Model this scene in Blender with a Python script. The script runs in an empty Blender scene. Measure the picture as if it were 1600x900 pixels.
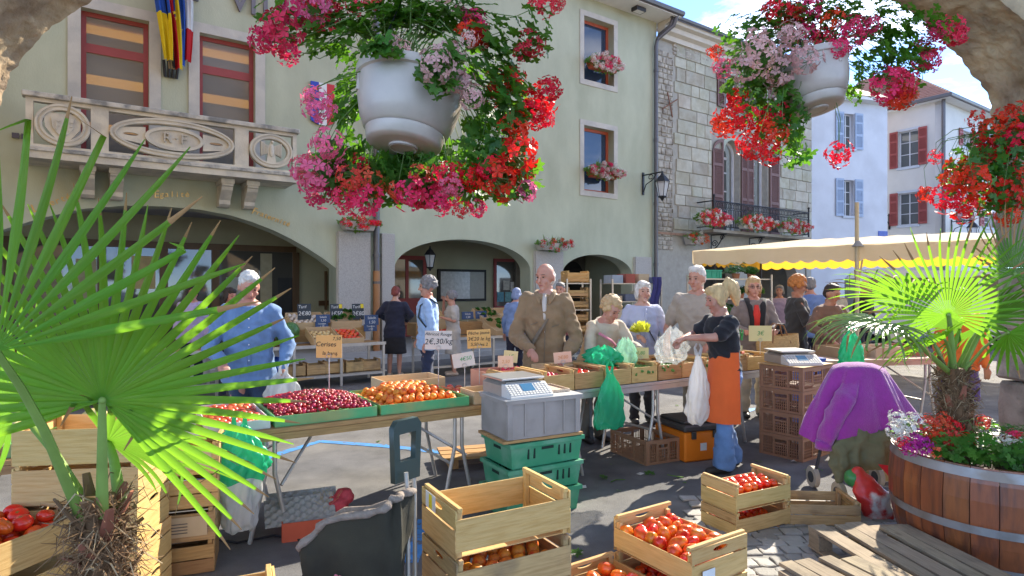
import bpy, bmesh, math, random
from mathutils import Vector, Matrix, noise
random.seed(11)
rnd = random.Random(5)
sc = bpy.context.scene
PI = math.pi
R = math.radians

# ---------------------------------------------------------------- camera
CAMH, FPX = 1.62, 960.0            # eye height, focal length in photo pixels (photo 1600 wide)
cam_d = bpy.data.cameras.new('camera')
cam = bpy.data.objects.new('camera', cam_d)
sc.collection.objects.link(cam)
cam.location = (0, 0, CAMH)
cam.rotation_euler = (PI / 2, 0, 0)
cam_d.sensor_width = 36.0
cam_d.lens = 36.0 * FPX / 1600.0
cam_d.clip_start = 0.05
cam_d.clip_end = 2000
sc.camera = cam

# ---------------------------------------------------------------- sky and sun
SUN_AZ, SUN_EL = R(38), R(33)      # azimuth from the view axis towards the right, elevation
w = bpy.data.worlds.new('World')
sc.world = w
w.use_nodes = True
nt = w.node_tree
bg = nt.nodes['Background']
sky = nt.nodes.new('ShaderNodeTexSky')
sky.sky_type = 'NISHITA'
sky.sun_disc = False
sky.sun_elevation = SUN_EL
sky.sun_rotation = SUN_AZ
sky.air_density = 0.38
sky.dust_density = 0.0
sky.ozone_density = 2.5
tc = nt.nodes.new('ShaderNodeTexCoord')
mp = nt.nodes.new('ShaderNodeMapping')
mp.inputs['Scale'].default_value = (2.2, 2.2, 6.0)
mp.inputs['Location'].default_value = (7.7, 2.2, 5.1)
nz = nt.nodes.new('ShaderNodeTexNoise')
nz.inputs['Scale'].default_value = 1.6
nz.inputs['Detail'].default_value = 8
nz.inputs['Roughness'].default_value = 0.62
rp = nt.nodes.new('ShaderNodeValToRGB')
rp.color_ramp.elements[0].position = 0.49
rp.color_ramp.elements[1].position = 0.78
rp.color_ramp.elements[1].color = (0.75, 0.75, 0.75, 1)
mxs = nt.nodes.new('ShaderNodeMix')
mxs.data_type = 'RGBA'
mxs.inputs[7].default_value = (7.6, 7.5, 7.3, 1)
nt.links.new(tc.outputs['Generated'], mp.inputs['Vector'])
nt.links.new(mp.outputs[0], nz.inputs['Vector'])
nt.links.new(nz.outputs[0], rp.inputs[0])
nt.links.new(rp.outputs[0], mxs.inputs[0])
nt.links.new(sky.outputs[0], mxs.inputs[6])
nt.links.new(mxs.outputs[2], bg.inputs['Color'])
bg.inputs['Strength'].default_value = 0.15

sun_d = bpy.data.lights.new('sun', 'SUN')
sun_d.energy = 2.5
sun_d.angle = R(0.55)
sun_d.color = (1.0, 0.92, 0.78)
sun = bpy.data.objects.new('sun', sun_d)
sc.collection.objects.link(sun)
sdir = Vector((math.sin(SUN_AZ) * math.cos(SUN_EL), math.cos(SUN_AZ) * math.cos(SUN_EL), math.sin(SUN_EL)))
sun.rotation_euler = sdir.to_track_quat('Z', 'Y').to_euler()
sun.location = (0, 0, 20)

vs = sc.view_settings
sc.display_settings.display_device = 'sRGB'
vs.view_transform = 'Standard'
vs.look = 'None'
vs.exposure = 2.22
vs.gamma = 1.0
vs.use_curve_mapping = False
sc.cycles.use_denoising = True
sc.cycles.max_bounces = 8
sc.cycles.diffuse_bounces = 4
sc.cycles.glossy_bounces = 3
sc.cycles.transmission_bounces = 4
sc.cycles.transparent_max_bounces = 8
sc.cycles.caustics_reflective = False
sc.cycles.caustics_refractive = False
sc.cycles.sample_clamp_indirect = 6.0

# ---------------------------------------------------------------- layout helpers
def W(px, py, Y):
    """world point seen at photo pixel (px, py) at distance Y from the camera plane"""
    return Vector(((px - 800) / FPX * Y, Y, CAMH - (py - 450) / FPX * Y))
def G(px, py):
    Y = FPX * CAMH / (py - 450)
    return Vector(((px - 800) / FPX * Y, Y, 0))
_L = math.hypot(1370, 960)
FD = Vector((1370 / _L, 960 / _L, 0))             # along the facade
FN = Vector((FD.y, -FD.x, 0))                     # out of the facade
FO = Vector((-245 / 960 * 14.5, 14.5, 0))
FM = Matrix(((FD.x, -FN.x, 0, FO.x), (FD.y, -FN.y, 0, FO.y), (0, 0, 1, 0), (0, 0, 0, 1)))
def FL(px, py, dep=0.0):
    """facade coordinates (along, height) of a photo pixel, dep metres behind the facade plane"""
    s = (px - 800) / FPX
    ox, oy = FO.x - FN.x * dep, FO.y - FN.y * dep
    t = (s * oy - ox) / (FD.x - s * FD.y)
    return t, CAMH + (450 - py) / FPX * (oy + FD.y * t)

# ---------------------------------------------------------------- objects
C = sc.collection
def props(o, label=None, cat=None, group=None, kind=None):
    if label: o['label'] = label
    if cat: o['category'] = cat
    if group: o['group'] = group
    if kind: o['kind'] = kind
    return o
def link(o, parent=None, M=None):
    C.objects.link(o)
    if parent is not None: o.parent = parent
    if M is not None: o.matrix_local = M
    return o
def empty(name, M=None, label=None, cat=None, group=None, kind=None):
    o = bpy.data.objects.new(name, None)
    o.empty_display_size = 0.1
    link(o, None, M)
    return props(o, label, cat, group, kind)
def TR(x, y, z, rz=0.0, rx=0.0, ry=0.0, s=1.0):
    return Matrix.Translation((x, y, z)) @ Matrix.Rotation(rz, 4, 'Z') @ Matrix.Rotation(rx, 4, 'X') @ Matrix.Rotation(ry, 4, 'Y') @ Matrix.Scale(s, 4)
def inst(name, me, parent=None, M=None, label=None, cat=None, group=None, kind=None):
    o = bpy.data.objects.new(name, me)
    link(o, parent, M)
    return props(o, label, cat, group, kind)

class MB:
    """collects shapes and builds one mesh"""
    def __init__(s):
        s.v = []; s.f = []; s.m = []
    def add(s, vs, fs, mi=0, M=None):
        b = len(s.v)
        if M is not None: vs = [M @ Vector(p) for p in vs]
        s.v += [tuple(p) for p in vs]
        for f in fs:
            s.f.append(tuple(i + b for i in f)); s.m.append(mi)
        return s
    def box(s, x0, x1, y0, y1, z0, z1, mi=0, M=None):
        vs = [(x, y, z) for x in (x0, x1) for y in (y0, y1) for z in (z0, z1)]
        return s.add(vs, [(0, 1, 3, 2), (4, 6, 7, 5), (0, 4, 5, 1), (2, 3, 7, 6), (0, 2, 6, 4), (1, 5, 7, 3)], mi, M)
    def cbox(s, sx, sy, sz, c=0.003, mi=0, M=None):
        """box centred at the origin with chamfered edges"""
        c = min(c, sx * .45, sy * .45, sz * .45)
        h = (sx / 2, sy / 2, sz / 2)
        vs = []; ix = {}
        for a in (-1, 1):
            for b in (-1, 1):
                for d in (-1, 1):
                    for ax in range(3):
                        p = [a * (h[0] - c), b * (h[1] - c), d * (h[2] - c)]
                        sg = (a, b, d)[ax]
                        p[ax] = sg * h[ax]
                        ix[(a, b, d, ax)] = len(vs); vs.append(p)
        fs = []
        for ax in range(3):
            o1, o2 = [(1, 2), (2, 0), (0, 1)][ax]
            for sg in (-1, 1):
                q = []
                for u, v in ((-1, -1), (1, -1), (1, 1), (-1, 1)):
                    k = [0, 0, 0]; k[ax] = sg; k[o1] = u; k[o2] = v
                    q.append(ix[(k[0], k[1], k[2], ax)])
                fs.append(q if sg > 0 else q[::-1])
            for u in (-1, 1):
                for v in (-1, 1):
                    k0 = [0, 0, 0]; k1 = [0, 0, 0]
                    k0[ax] = -1; k1[ax] = 1
                    k0[o1] = k1[o1] = u; k0[o2] = k1[o2] = v
                    fs.append([ix[(*k0, o1)], ix[(*k1, o1)], ix[(*k1, o2)], ix[(*k0, o2)]])
        for a in (-1, 1):
            for b in (-1, 1):
                for d in (-1, 1):
                    fs.append([ix[(a, b, d, i)] for i in range(3)])
        return s.add(vs, fs, mi, M)
    def ring_loft(s, rings, cap=True, mi=0, M=None, closed=False):
        n = len(rings[0]); vs = [p for r in rings for p in r]; fs = []
        k = len(rings)
        for i in range(k if closed else k - 1):
            i2 = (i + 1) % k
            for j in range(n):
                j2 = (j + 1) % n
                fs.append((i * n + j, i * n + j2, i2 * n + j2, i2 * n + j))
        if cap and not closed:
            fs.append(tuple(range(n))[::-1]); fs.append(tuple((k - 1) * n + j for j in range(n)))
        return s.add(vs, fs, mi, M)
    def tube(s, pts, rad, n=8, cap=True, mi=0, M=None, flat=None, round_ends=False):
        pts = [Vector(p) for p in pts]
        if not isinstance(rad, (list, tuple)): rad = [rad] * len(pts)
        rad = list(rad)
        if round_ends:
            d0 = (pts[0] - pts[1]).normalized(); d1 = (pts[-1] - pts[-2]).normalized()
            P = [pts[0] + d0 * rad[0] * .95, pts[0] + d0 * rad[0] * .7] + pts + [pts[-1] + d1 * rad[-1] * .7, pts[-1] + d1 * rad[-1] * .95]
            rad = [rad[0] * .25, rad[0] * .7] + rad + [rad[-1] * .7, rad[-1] * .25]
            pts = P
        rings = []; up = None
        for i, p in enumerate(pts):
            t = (pts[min(i + 1, len(pts) - 1)] - pts[max(i - 1, 0)])
            if t.length < 1e-9: t = Vector((0, 0, 1))
            t.normalize()
            if up is None:
                up = Vector((0, 0, 1)) if abs(t.z) < .9 else Vector((0, 1, 0))
            a = t.cross(up)
            if a.length < 1e-6: a = t.orthogonal()
            a.normalize(); b = a.cross(t).normalized(); up = b
            r = rad[i]; fa, fb = flat if flat else (1, 1)
            rings.append([p + a * (math.cos(q) * r * fa) + b * (math.sin(q) * r * fb) for q in [2 * PI * j / n for j in range(n)]])
        return s.ring_loft(rings, cap, mi, M)
    def lathe(s, prof, n=24, cap=True, mi=0, M=None, cx=0, cy=0):
        rings = [[(cx + r * math.cos(2 * PI * j / n), cy + r * math.sin(2 * PI * j / n), z) for j in range(n)] for r, z in prof]
        return s.ring_loft(rings, cap, mi, M)
    def grid(s, fn, nu, nv, mi=0, M=None):
        vs = [fn(i / nu, j / nv) for i in range(nu + 1) for j in range(nv + 1)]
        fs = [(i * (nv + 1) + j, (i + 1) * (nv + 1) + j, (i + 1) * (nv + 1) + j + 1, i * (nv + 1) + j + 1) for i in range(nu) for j in range(nv)]
        return s.add(vs, fs, mi, M)
    def ball(s, c, r, n=10, m=7, mi=0, M=None):
        if not isinstance(r, (tuple, list)): r = (r, r, r)
        rings = []
        for i in range(m + 1):
            th = PI * (0.03 + .94 * i / m)
            rings.append([(c[0] + r[0] * math.sin(th) * math.cos(2 * PI * j / n), c[1] + r[1] * math.sin(th) * math.sin(2 * PI * j / n), c[2] - r[2] * math.cos(th)) for j in range(n)])
        return s.ring_loft(rings, True, mi, M)
    def prism(s, poly, y0, y1, mi=0, M=None):
        """poly in x,z extruded along y"""
        n = len(poly)
        vs = [(x, y0, z) for x, z in poly] + [(x, y1, z) for x, z in poly]
        fs = [tuple(range(n)), tuple(range(2 * n - 1, n - 1, -1))]
        fs += [(i, i + n, (i + 1) % n + n, (i + 1) % n) for i in range(n)]
        return s.add(vs, fs, mi, M)
    def mesh(s, name, mats, smooth=None):
        me = bpy.data.meshes.new(name)
        me.from_pydata(s.v, [], s.f)
        if not isinstance(mats, (list, tuple)): mats = [mats]
        for m in mats: me.materials.append(m)
        if len(mats) > 1: me.polygons.foreach_set('material_index', s.m)
        if smooth is not None:
            me.polygons.foreach_set('use_smooth', [True] * len(me.polygons))
            if smooth < 180: me.set_sharp_from_angle(angle=R(smooth))
        me.update()
        return me
    def build(s, name, mats, parent=None, M=None, smooth=None, **kw):
        bm = bmesh.new()
        me = s.mesh(name, mats, smooth)
        bm.from_mesh(me); bmesh.ops.recalc_face_normals(bm, faces=bm.faces); bm.to_mesh(me); bm.free()
        return inst(name, me, parent, M, **kw)

scratch = bpy.data.scenes.new('scratch')          # evaluates helper curves apart from the big scene
def evaluated(o):
    scratch.collection.objects.link(o)
    vl = scratch.view_layers[0]; vl.update()
    dg = vl.depsgraph; dg.update()
    me = bpy.data.meshes.new_from_object(o.evaluated_get(dg))
    bpy.data.objects.remove(o)
    return me
def shape2d(outer, holes, depth, name='wall'):
    """flat plate in x,z with holes, front at y=0, extruded back to y=depth; returns a mesh"""
    cu = bpy.data.curves.new(name, 'CURVE')
    cu.dimensions = '2D'; cu.fill_mode = 'BOTH'; cu.extrude = depth / 2
    for loop in [outer] + holes:
        sp = cu.splines.new('POLY'); sp.points.add(len(loop) - 1)
        for p, (x, z) in zip(sp.points, loop): p.co = (x, z, 0, 1)
        sp.use_cyclic_u = True
    me = evaluated(bpy.data.objects.new(name, cu)); bpy.data.curves.remove(cu)
    me.transform(Matrix(((1, 0, 0, 0), (0, 0, -1, depth / 2), (0, 1, 0, 0), (0, 0, 0, 1))))
    return me
def text_mesh(body, size, depth=0.002, shear=0.0, align='CENTER', spacing=1.0):
    cu = bpy.data.curves.new('lettering', 'FONT')
    cu.body = body; cu.size = size; cu.extrude = depth; cu.shear = shear
    cu.align_x = align; cu.align_y = 'CENTER'; cu.space_character = spacing; cu.resolution_u = 3
    me = evaluated(bpy.data.objects.new('lettering', cu)); bpy.data.curves.remove(cu)
    me.transform(Matrix.Rotation(PI / 2, 4, 'X'))          # upright, reads from -y
    return me
def setmat(me, *mats):
    me.materials.clear()
    for m in mats: me.materials.append(m)
    return me
def arch_pts(x0, x1, hs, ha, n=20):
    c = (x0 + x1) / 2; a = (x1 - x0) / 2
    return [(c + a * math.cos(PI * i / n), hs + (ha - hs) * math.sin(PI * i / n)) for i in range(n + 1)]
def remesh(mb, name, mat, vox=0.012, sm=3, disp=None):
    me = mb.mesh(name, mat)
    o = bpy.data.objects.new(name, me)
    bm = bmesh.new(); bm.from_mesh(me); bmesh.ops.recalc_face_normals(bm, faces=bm.faces); bm.to_mesh(me); bm.free()
    md = o.modifiers.new('r', 'REMESH'); md.mode = 'VOXEL'; md.voxel_size = vox
    if sm:
        ms = o.modifiers.new('s', 'SMOOTH'); ms.iterations = sm; ms.factor = .5
    out = evaluated(o); bpy.data.meshes.remove(me)
    out.name = name
    setmat(out, mat)
    if disp:
        n_ = len(out.vertices); co = [0.] * (3 * n_); no = [0.] * (3 * n_)
        out.vertices.foreach_get('co', co); out.vertex_normals.foreach_get('vector', no)
        for i in range(0, 3 * n_, 3):
            k = disp(Vector(co[i:i + 3])); co[i] += no[i] * k; co[i + 1] += no[i + 1] * k; co[i + 2] += no[i + 2] * k
        out.vertices.foreach_set('co', co)
    out.polygons.foreach_set('use_smooth', [True] * len(out.polygons))
    out.polygons.foreach_set('material_index', [0] * len(out.polygons))
    out.update()
    return out

# ---------------------------------------------------------------- materials
MATS = {}
def mat(name, col, rough=.6, var=.12, scale=8., bump=0., bscale=60., metal=0., trans=0., hue=0., objvar=0., spec=.4,
        col2=None, c2scale=3., c2pos=(.45, .62), stretch=(1, 1, 1), sheen=0., alpha=1., tcol=None, coat=0., detail=5.):
    if name in MATS: return MATS[name]
    m = bpy.data.materials.new(name); m.use_nodes = True
    n = m.node_tree.nodes; l = m.node_tree.links
    b = n['Principled BSDF']; out = n['Material Output']
    tx = n.new('ShaderNodeTexCoord'); mp = n.new('ShaderNodeMapping')
    oi = n.new('ShaderNodeObjectInfo')
    ad = n.new('ShaderNodeVectorMath'); ad.operation = 'MULTIPLY_ADD'
    cmb = n.new('ShaderNodeCombineXYZ')
    for i in range(3): l.new(oi.outputs['Random'], cmb.inputs[i])
    l.new(cmb.outputs[0], ad.inputs[0]); ad.inputs[1].default_value = (37, 53, 71)
    l.new(tx.outputs['Object'], ad.inputs[2])
    mp.inputs['Scale'].default_value = stretch
    l.new(ad.outputs[0], mp.inputs['Vector'])
    nz = n.new('ShaderNodeTexNoise'); nz.inputs['Scale'].default_value = scale; nz.inputs['Detail'].default_value = detail
    nz.inputs['Roughness'].default_value = .6
    l.new(mp.outputs[0], nz.inputs['Vector'])
    base = n.new('ShaderNodeRGB'); base.outputs[0].default_value = (*col, 1)
    cur = base.outputs[0]
    if col2:
        n2 = n.new('ShaderNodeTexNoise'); n2.inputs['Scale'].default_value = c2scale; n2.inputs['Detail'].default_value = 6
        l.new(mp.outputs[0], n2.inputs['Vector'])
        rr = n.new('ShaderNodeMapRange'); rr.inputs[1].default_value = c2pos[0]; rr.inputs[2].default_value = c2pos[1]
        l.new(n2.outputs[0], rr.inputs[0])
        mx = n.new('ShaderNodeMix'); mx.data_type = 'RGBA'; mx.inputs[7].default_value = (*col2, 1)
        l.new(rr.outputs[0], mx.inputs[0]); l.new(cur, mx.inputs[6]); cur = mx.outputs[2]
    hs = n.new('ShaderNodeHueSaturation')
    mr = n.new('ShaderNodeMapRange'); mr.inputs[1].default_value = .25; mr.inputs[2].default_value = .75
    mr.inputs[3].default_value = 1 - var; mr.inputs[4].default_value = 1 + var
    l.new(nz.outputs[0], mr.inputs[0])
    val = mr.outputs[0]
    if objvar:
        mo = n.new('ShaderNodeMapRange'); mo.inputs[3].default_value = 1 - objvar; mo.inputs[4].default_value = 1 + objvar
        l.new(oi.outputs['Random'], mo.inputs[0])
        mu = n.new('ShaderNodeMath'); mu.operation = 'MULTIPLY'
        l.new(val, mu.inputs[0]); l.new(mo.outputs[0], mu.inputs[1]); val = mu.outputs[0]
    l.new(val, hs.inputs['Value'])
    if hue:
        mh = n.new('ShaderNodeMapRange'); mh.inputs[3].default_value = .5 - hue; mh.inputs[4].default_value = .5 + hue
        ml = n.new('ShaderNodeMath'); ml.operation = 'MULTIPLY'; ml.inputs[1].default_value = 7.31
        fr = n.new('ShaderNodeMath'); fr.operation = 'FRACT'
        l.new(oi.outputs['Random'], ml.inputs[0]); l.new(ml.outputs[0], fr.inputs[0]); l.new(fr.outputs[0], mh.inputs[0])
        l.new(mh.outputs[0], hs.inputs['Hue'])
    l.new(cur, hs.inputs['Color'])
    l.new(hs.outputs[0], b.inputs['Base Color'])
    b.inputs['Roughness'].default_value = rough; b.inputs['Metallic'].default_value = metal
    b.inputs['Specular IOR Level'].default_value = spec
    if sheen: b.inputs['Sheen Weight'].default_value = sheen
    if coat: b.inputs['Coat Weight'].default_value = coat; b.inputs['Coat Roughness'].default_value = .15
    if bump:
        nb = n.new('ShaderNodeTexNoise'); nb.inputs['Scale'].default_value = bscale; nb.inputs['Detail'].default_value = 5
        l.new(mp.outputs[0], nb.inputs['Vector'])
        bp = n.new('ShaderNodeBump'); bp.inputs['Strength'].default_value = min(1, bump); bp.inputs['Distance'].default_value = .01 * max(1, bump)
        l.new(nb.outputs[0], bp.inputs['Height']); l.new(bp.outputs[0], b.inputs['Normal'])
    surf = b.outputs[0]
    if trans:
        tl = n.new('ShaderNodeBsdfTranslucent'); ms = n.new('ShaderNodeMixShader'); ms.inputs[0].default_value = trans
        if tcol: tl.inputs[0].default_value = (*tcol, 1)
        else: l.new(hs.outputs[0], tl.inputs[0])
        l.new(surf, ms.inputs[1]); l.new(tl.outputs[0], ms.inputs[2]); surf = ms.outputs[0]
    if alpha < 1:
        tp = n.new('ShaderNodeBsdfTransparent'); ms = n.new('ShaderNodeMixShader'); ms.inputs[0].default_value = alpha
        l.new(tp.outputs[0], ms.inputs[1]); l.new(surf, ms.inputs[2]); surf = ms.outputs[0]
    l.new(surf, out.inputs['Surface'])
    MATS[name] = m
    return m
def wood(name, col, dark, rough=.65, knots=True, objvar=.12, gscale=1.0, wear=.0):
    """plank wood with the grain along local x"""
    if name in MATS: return MATS[name]
    m = mat(name, col, rough, .10, 3., bump=.25, bscale=22., col2=dark, c2scale=7. * gscale, c2pos=(.42, .75), stretch=(1.2, 14, 14), objvar=objvar, spec=.25, hue=.008)
    if knots:
        n = m.node_tree.nodes; l = m.node_tree.links
        hs = [x for x in n if x.type == 'HUE_SAT'][0]; b = n['Principled BSDF']
        vo = n.new('ShaderNodeTexVoronoi'); vo.inputs['Scale'].default_value = 3.2
        mp2 = n.new('ShaderNodeMapping'); mp2.inputs['Scale'].default_value = (1.1, 2.3, 2.3)
        ad = [x for x in n if x.type == 'VECT_MATH'][0]
        l.new(ad.outputs[0], mp2.inputs[0]); l.new(mp2.outputs[0], vo.inputs['Vector'])
        mr = n.new('ShaderNodeMapRange'); mr.inputs[1].default_value = .05; mr.inputs[2].default_value = .13
        mr.inputs[3].default_value = .45; mr.inputs[4].default_value = 0
        l.new(vo.outputs['Distance'], mr.inputs[0])
        mx = n.new('ShaderNodeMix'); mx.data_type = 'RGBA'; mx.inputs[7].default_value = (dark[0] * .45, dark[1] * .35, dark[2] * .3, 1)
        l.new(mr.outputs[0], mx.inputs[0]); l.new(hs.outputs[0], mx.inputs[6])
        cur = mx.outputs[2]
        if wear:
            nw = n.new('ShaderNodeTexNoise'); nw.inputs['Scale'].default_value = 5; nw.inputs['Detail'].default_value = 8
            l.new(ad.outputs[0], nw.inputs[0])
            mw = n.new('ShaderNodeMapRange'); mw.inputs[1].default_value = .52; mw.inputs[2].default_value = .72; mw.inputs[4].default_value = wear
            l.new(nw.outputs[0], mw.inputs[0])
            mx2 = n.new('ShaderNodeMix'); mx2.data_type = 'RGBA'; mx2.inputs[7].default_value = (.10, .085, .07, 1)
            l.new(mw.outputs[0], mx2.inputs[0]); l.new(cur, mx2.inputs[6]); cur = mx2.outputs[2]
        l.new(cur, b.inputs['Base Color'])
    return m
def glass(name='window_glass', col=(.05, .06, .07), rough=.03):
    if name in MATS: return MATS[name]
    m = mat(name, col, rough, .05, 2., spec=.9)
    return m
def clear(name, tint=(1, 1, 1), amount=.25, rough=.08, diff=.0, trans=.0):
    """thin clear film or pane: mostly see-through with a reflection"""
    if name in MATS: return MATS[name]
    m = bpy.data.materials.new(name); m.use_nodes = True
    n = m.node_tree.nodes; l = m.node_tree.links
    b = n['Principled BSDF']; out = n['Material Output']
    b.inputs['Base Color'].default_value = (*tint, 1); b.inputs['Roughness'].default_value = rough
    tp = n.new('ShaderNodeBsdfTransparent'); tp.inputs[0].default_value = (*tint, 1)
    s1 = b.outputs[0]
    if trans:
        tl = n.new('ShaderNodeBsdfTranslucent'); tl.inputs[0].default_value = (*tint, 1)
        m1 = n.new('ShaderNodeMixShader'); m1.inputs[0].default_value = trans
        l.new(s1, m1.inputs[1]); l.new(tl.outputs[0], m1.inputs[2]); s1 = m1.outputs[0]
    fr = n.new('ShaderNodeLayerWeight'); fr.inputs[0].default_value = .3
    mr = n.new('ShaderNodeMapRange'); mr.inputs[3].default_value = amount; mr.inputs[4].default_value = min(1, amount + .5)
    l.new(fr.outputs['Facing'], mr.inputs[0])
    ms = n.new('ShaderNodeMixShader')
    l.new(mr.outputs[0], ms.inputs[0]); l.new(tp.outputs[0], ms.inputs[1]); l.new(s1, ms.inputs[2])
    l.new(ms.outputs[0], out.inputs['Surface'])
    MATS[name] = m
    return m
# ================================================================ SETTING
M_asph = mat('asphalt', (.145, .142, .142), .88, .35, 2.6, bump=.7, bscale=240, col2=(.20, .19, .175), c2scale=1.1, c2pos=(.42, .7), spec=.25, detail=12)
M_asph2 = mat('worn_asphalt', (.15, .145, .135), .9, .2, 3, bump=.5, bscale=150, col2=(.10, .10, .10), c2scale=1.2, spec=.2)
M_sett = mat('paving_stone', (.34, .32, .29), .8, .16, 9, bump=.5, bscale=70, objvar=.22, hue=.01)
M_kerb = mat('kerb_stone', (.36, .35, .33), .8, .15, 4, bump=.4, bscale=60)
M_blue = mat('blue_road_paint', (.06, .24, .55), .7, .2, 14, col2=(.12, .13, .15), c2scale=16, c2pos=(.55, .63))
g = MB(); g.add([(-150, -60, 0), (150, -60, 0), (150, 250, 0), (-150, 250, 0)], [(0, 1, 2, 3)])
g.build('ground', M_asph, kind='structure')
g = MB(); g.add([(1.0, 0.4, .004), (6, .4, .004), (6, 4.75, .004), (2.2, 4.75, .004), (1.25, 4.15, .004)], [(0, 1, 2, 3, 4)])
pav = g.build('pavement', mat('mortar', (.26, .25, .23), .9, .2, 12, bump=.4), kind='structure')
k = 0
for j in range(15):
    y = 3.05 + j * .115
    x = 1.12 + (.06 if j % 2 else 0) + .22 * max(0, (y - 3.9))
    while x < 2.75:
        wd = rnd.uniform(.095, .16)
        cx, cy = x + wd / 2, y + .05 * math.sin(cx * 5) if False else y + .04 * math.sin(x * 5 + j)
        a, b = wd / 2 - .007, .05
        pts = [(-a, -b), (-a * .2, -b * 1.08), (a, -b), (a * 1.04, 0), (a, b), (-a * .1, b * 1.06), (-a, b), (-a * 1.05, 0)]
        pts = [(p + rnd.uniform(-.008, .008), q + rnd.uniform(-.008, .008)) for p, q in pts]
        m = MB(); h = rnd.uniform(.008, .016)
        m.ring_loft([[(p, q, 0) for p, q in pts], [(p, q, h * .7) for p, q in pts], [(p * .86, q * .84, h) for p, q in pts]])
        m.build('paving_stone', M_sett, pav, TR(cx, cy, .005, rnd.uniform(-.1, .1)))
        x += wd; k += 1
# blue parking lines painted on the asphalt
def strip(pts, wd, z, name, m, **kw):
    P = [Vector((p[0], p[1], 0)) for p in pts]; vs_ = []
    for i, p in enumerate(P):
        d = (P[min(i + 1, len(P) - 1)] - P[max(i - 1, 0)]).normalized(); nn = Vector((-d.y, d.x, 0)) * wd / 2
        vs_ += [(*(p - nn).xy, z), (*(p + nn).xy, z)]
    return MB().add(vs_, [(2 * i, 2 * i + 2, 2 * i + 3, 2 * i + 1) for i in range(len(P) - 1)]).build(name, m, **kw)
bl = [G(250, 775), G(330, 745), G(440, 708), G(500, 690), G(600, 697), G(690, 707), G(740, 712)]
strip(bl, .11, .004, 'road_marking', M_blue, kind='structure')
strip([G(640, 880), G(655, 845), G(664, 812)], .10, .004, 'road_marking', M_blue, kind='structure')
strip([G(1130, 655), G(1175, 640), G(1260, 628)], .1, .004, 'road_marking', M_blue, kind='structure')
# raised pavement in front of the town hall
m = MB(); m.box(-14, 20, -1.5, 4.2, 0, .12)
m.build('pavement', M_kerb, None, FM, kind='structure')
m = MB(); m.box(-14, 20, -1.66, -1.503, 0, .125)
m.build('kerb', mat('kerb_edge', (.45, .45, .44), .8, .12, 5, bump=.3), None, FM, kind='structure')

# ================================================================ FOREGROUND STONE ARCH
M_rough = mat('rough_stone', (.44, .32, .19), .95, .35, 3.2, bump=2.2, bscale=16, col2=(.24, .17, .11), c2scale=3.5, c2pos=(.4, .68), spec=.1)
M_pier = mat('pier_stone', (.38, .33, .25), .92, .2, 4, bump=1., bscale=40, col2=(.24, .21, .16), c2scale=5, spec=.15, objvar=.12)
arch = empty('stone_arch', TR(0, 0, 0), 'rough brown stone arch and pier framing the market from the arcade', 'arch')
AC, AA, AS, AH, Y0, Y1 = -.14, 4.0, 2.75, 1.94, 4.30, 4.90
def acurve(u):       # u 0..1 from right spring to left spring
    a = PI * u
    return AC + AA * math.cos(a), AS + AH * math.sin(a)
def rough(p, amp=.045, s=1.7):
    v = Vector(p)
    return v + Vector((noise.noise(v * s), noise.noise(v * s + Vector((9, 3, 1))), noise.noise(v * s + Vector((2, 8, 5))))) * amp + Vector((noise.noise(v * 6), 0, noise.noise(v * 6 + Vector((4, 4, 4))))) * amp * .6 + Vector((noise.noise(v * 15), noise.noise(v * 15 + Vector((1, 5, 2))), noise.noise(v * 15 + Vector((7, 7, 7))))) * amp * .45
NA = 260
m = MB()
m.grid(lambda a, b: rough((acurve(a)[0], Y0 + (Y1 - Y0) * b, acurve(a)[1])), NA, 26)
def oface(a, b, y):
    x, z = acurve(a); X = 8.5 * max(-1, min(1, 1.5 * math.cos(PI * a))); Z = 7.2 if .23 < a < .77 else AS + (7.2 - AS) * min(1, math.sin(PI * a) * 1.5)
    return (x + (X - x) * b, y, z + (Z - z) * b)
for y in (Y0, Y1):
    m.grid(lambda a, b: rough(oface(a, b, y), .045 if b < .3 else .02), NA, 14)
m.build('arch_ring', M_rough, arch, smooth=60)
opp = empty('arcade_building', TR(0, 0, 0), 'cream building over the arcade with a brown tiled roof', 'building')
for x0, x1 in ((-22, -8.6), (8.6, 22)): MB().box(x0, x1, Y0, Y1, 0, 7.2).build('wall', mat('opposite_render', (.52, .44, .32), .9, .1, 2), opp)
MB().box(-22, 22, Y0 + .05, Y1 + .03, 7.22, 9.2).build('upper_wall', MATS['opposite_render'], opp)
for i in range(7):
    xw = -15 + i * 5; MB().box(xw, xw + 1.1, Y1 + .031, Y1 + .06, 7.4, 9.0).build('window', glass('dark_pane', (.03, .03, .035)), opp)
MB().add([(-22, Y1 + .8, 9.15), (22, Y1 + .8, 9.15), (22, Y1 + .8, 9.3), (-22, Y1 + .8, 9.3), (22, -1.0, 12.5), (-22, -1.0, 12.5), (22, -1.0, 9.2), (-22, -1.0, 9.2)], [(0, 1, 2, 3), (3, 2, 4, 5), (0, 7, 6, 1), (1, 6, 4, 2), (0, 3, 5, 7)]).build('roof', mat('opposite_tile', (.26, .14, .09), .85, .25, 6), opp)
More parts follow.
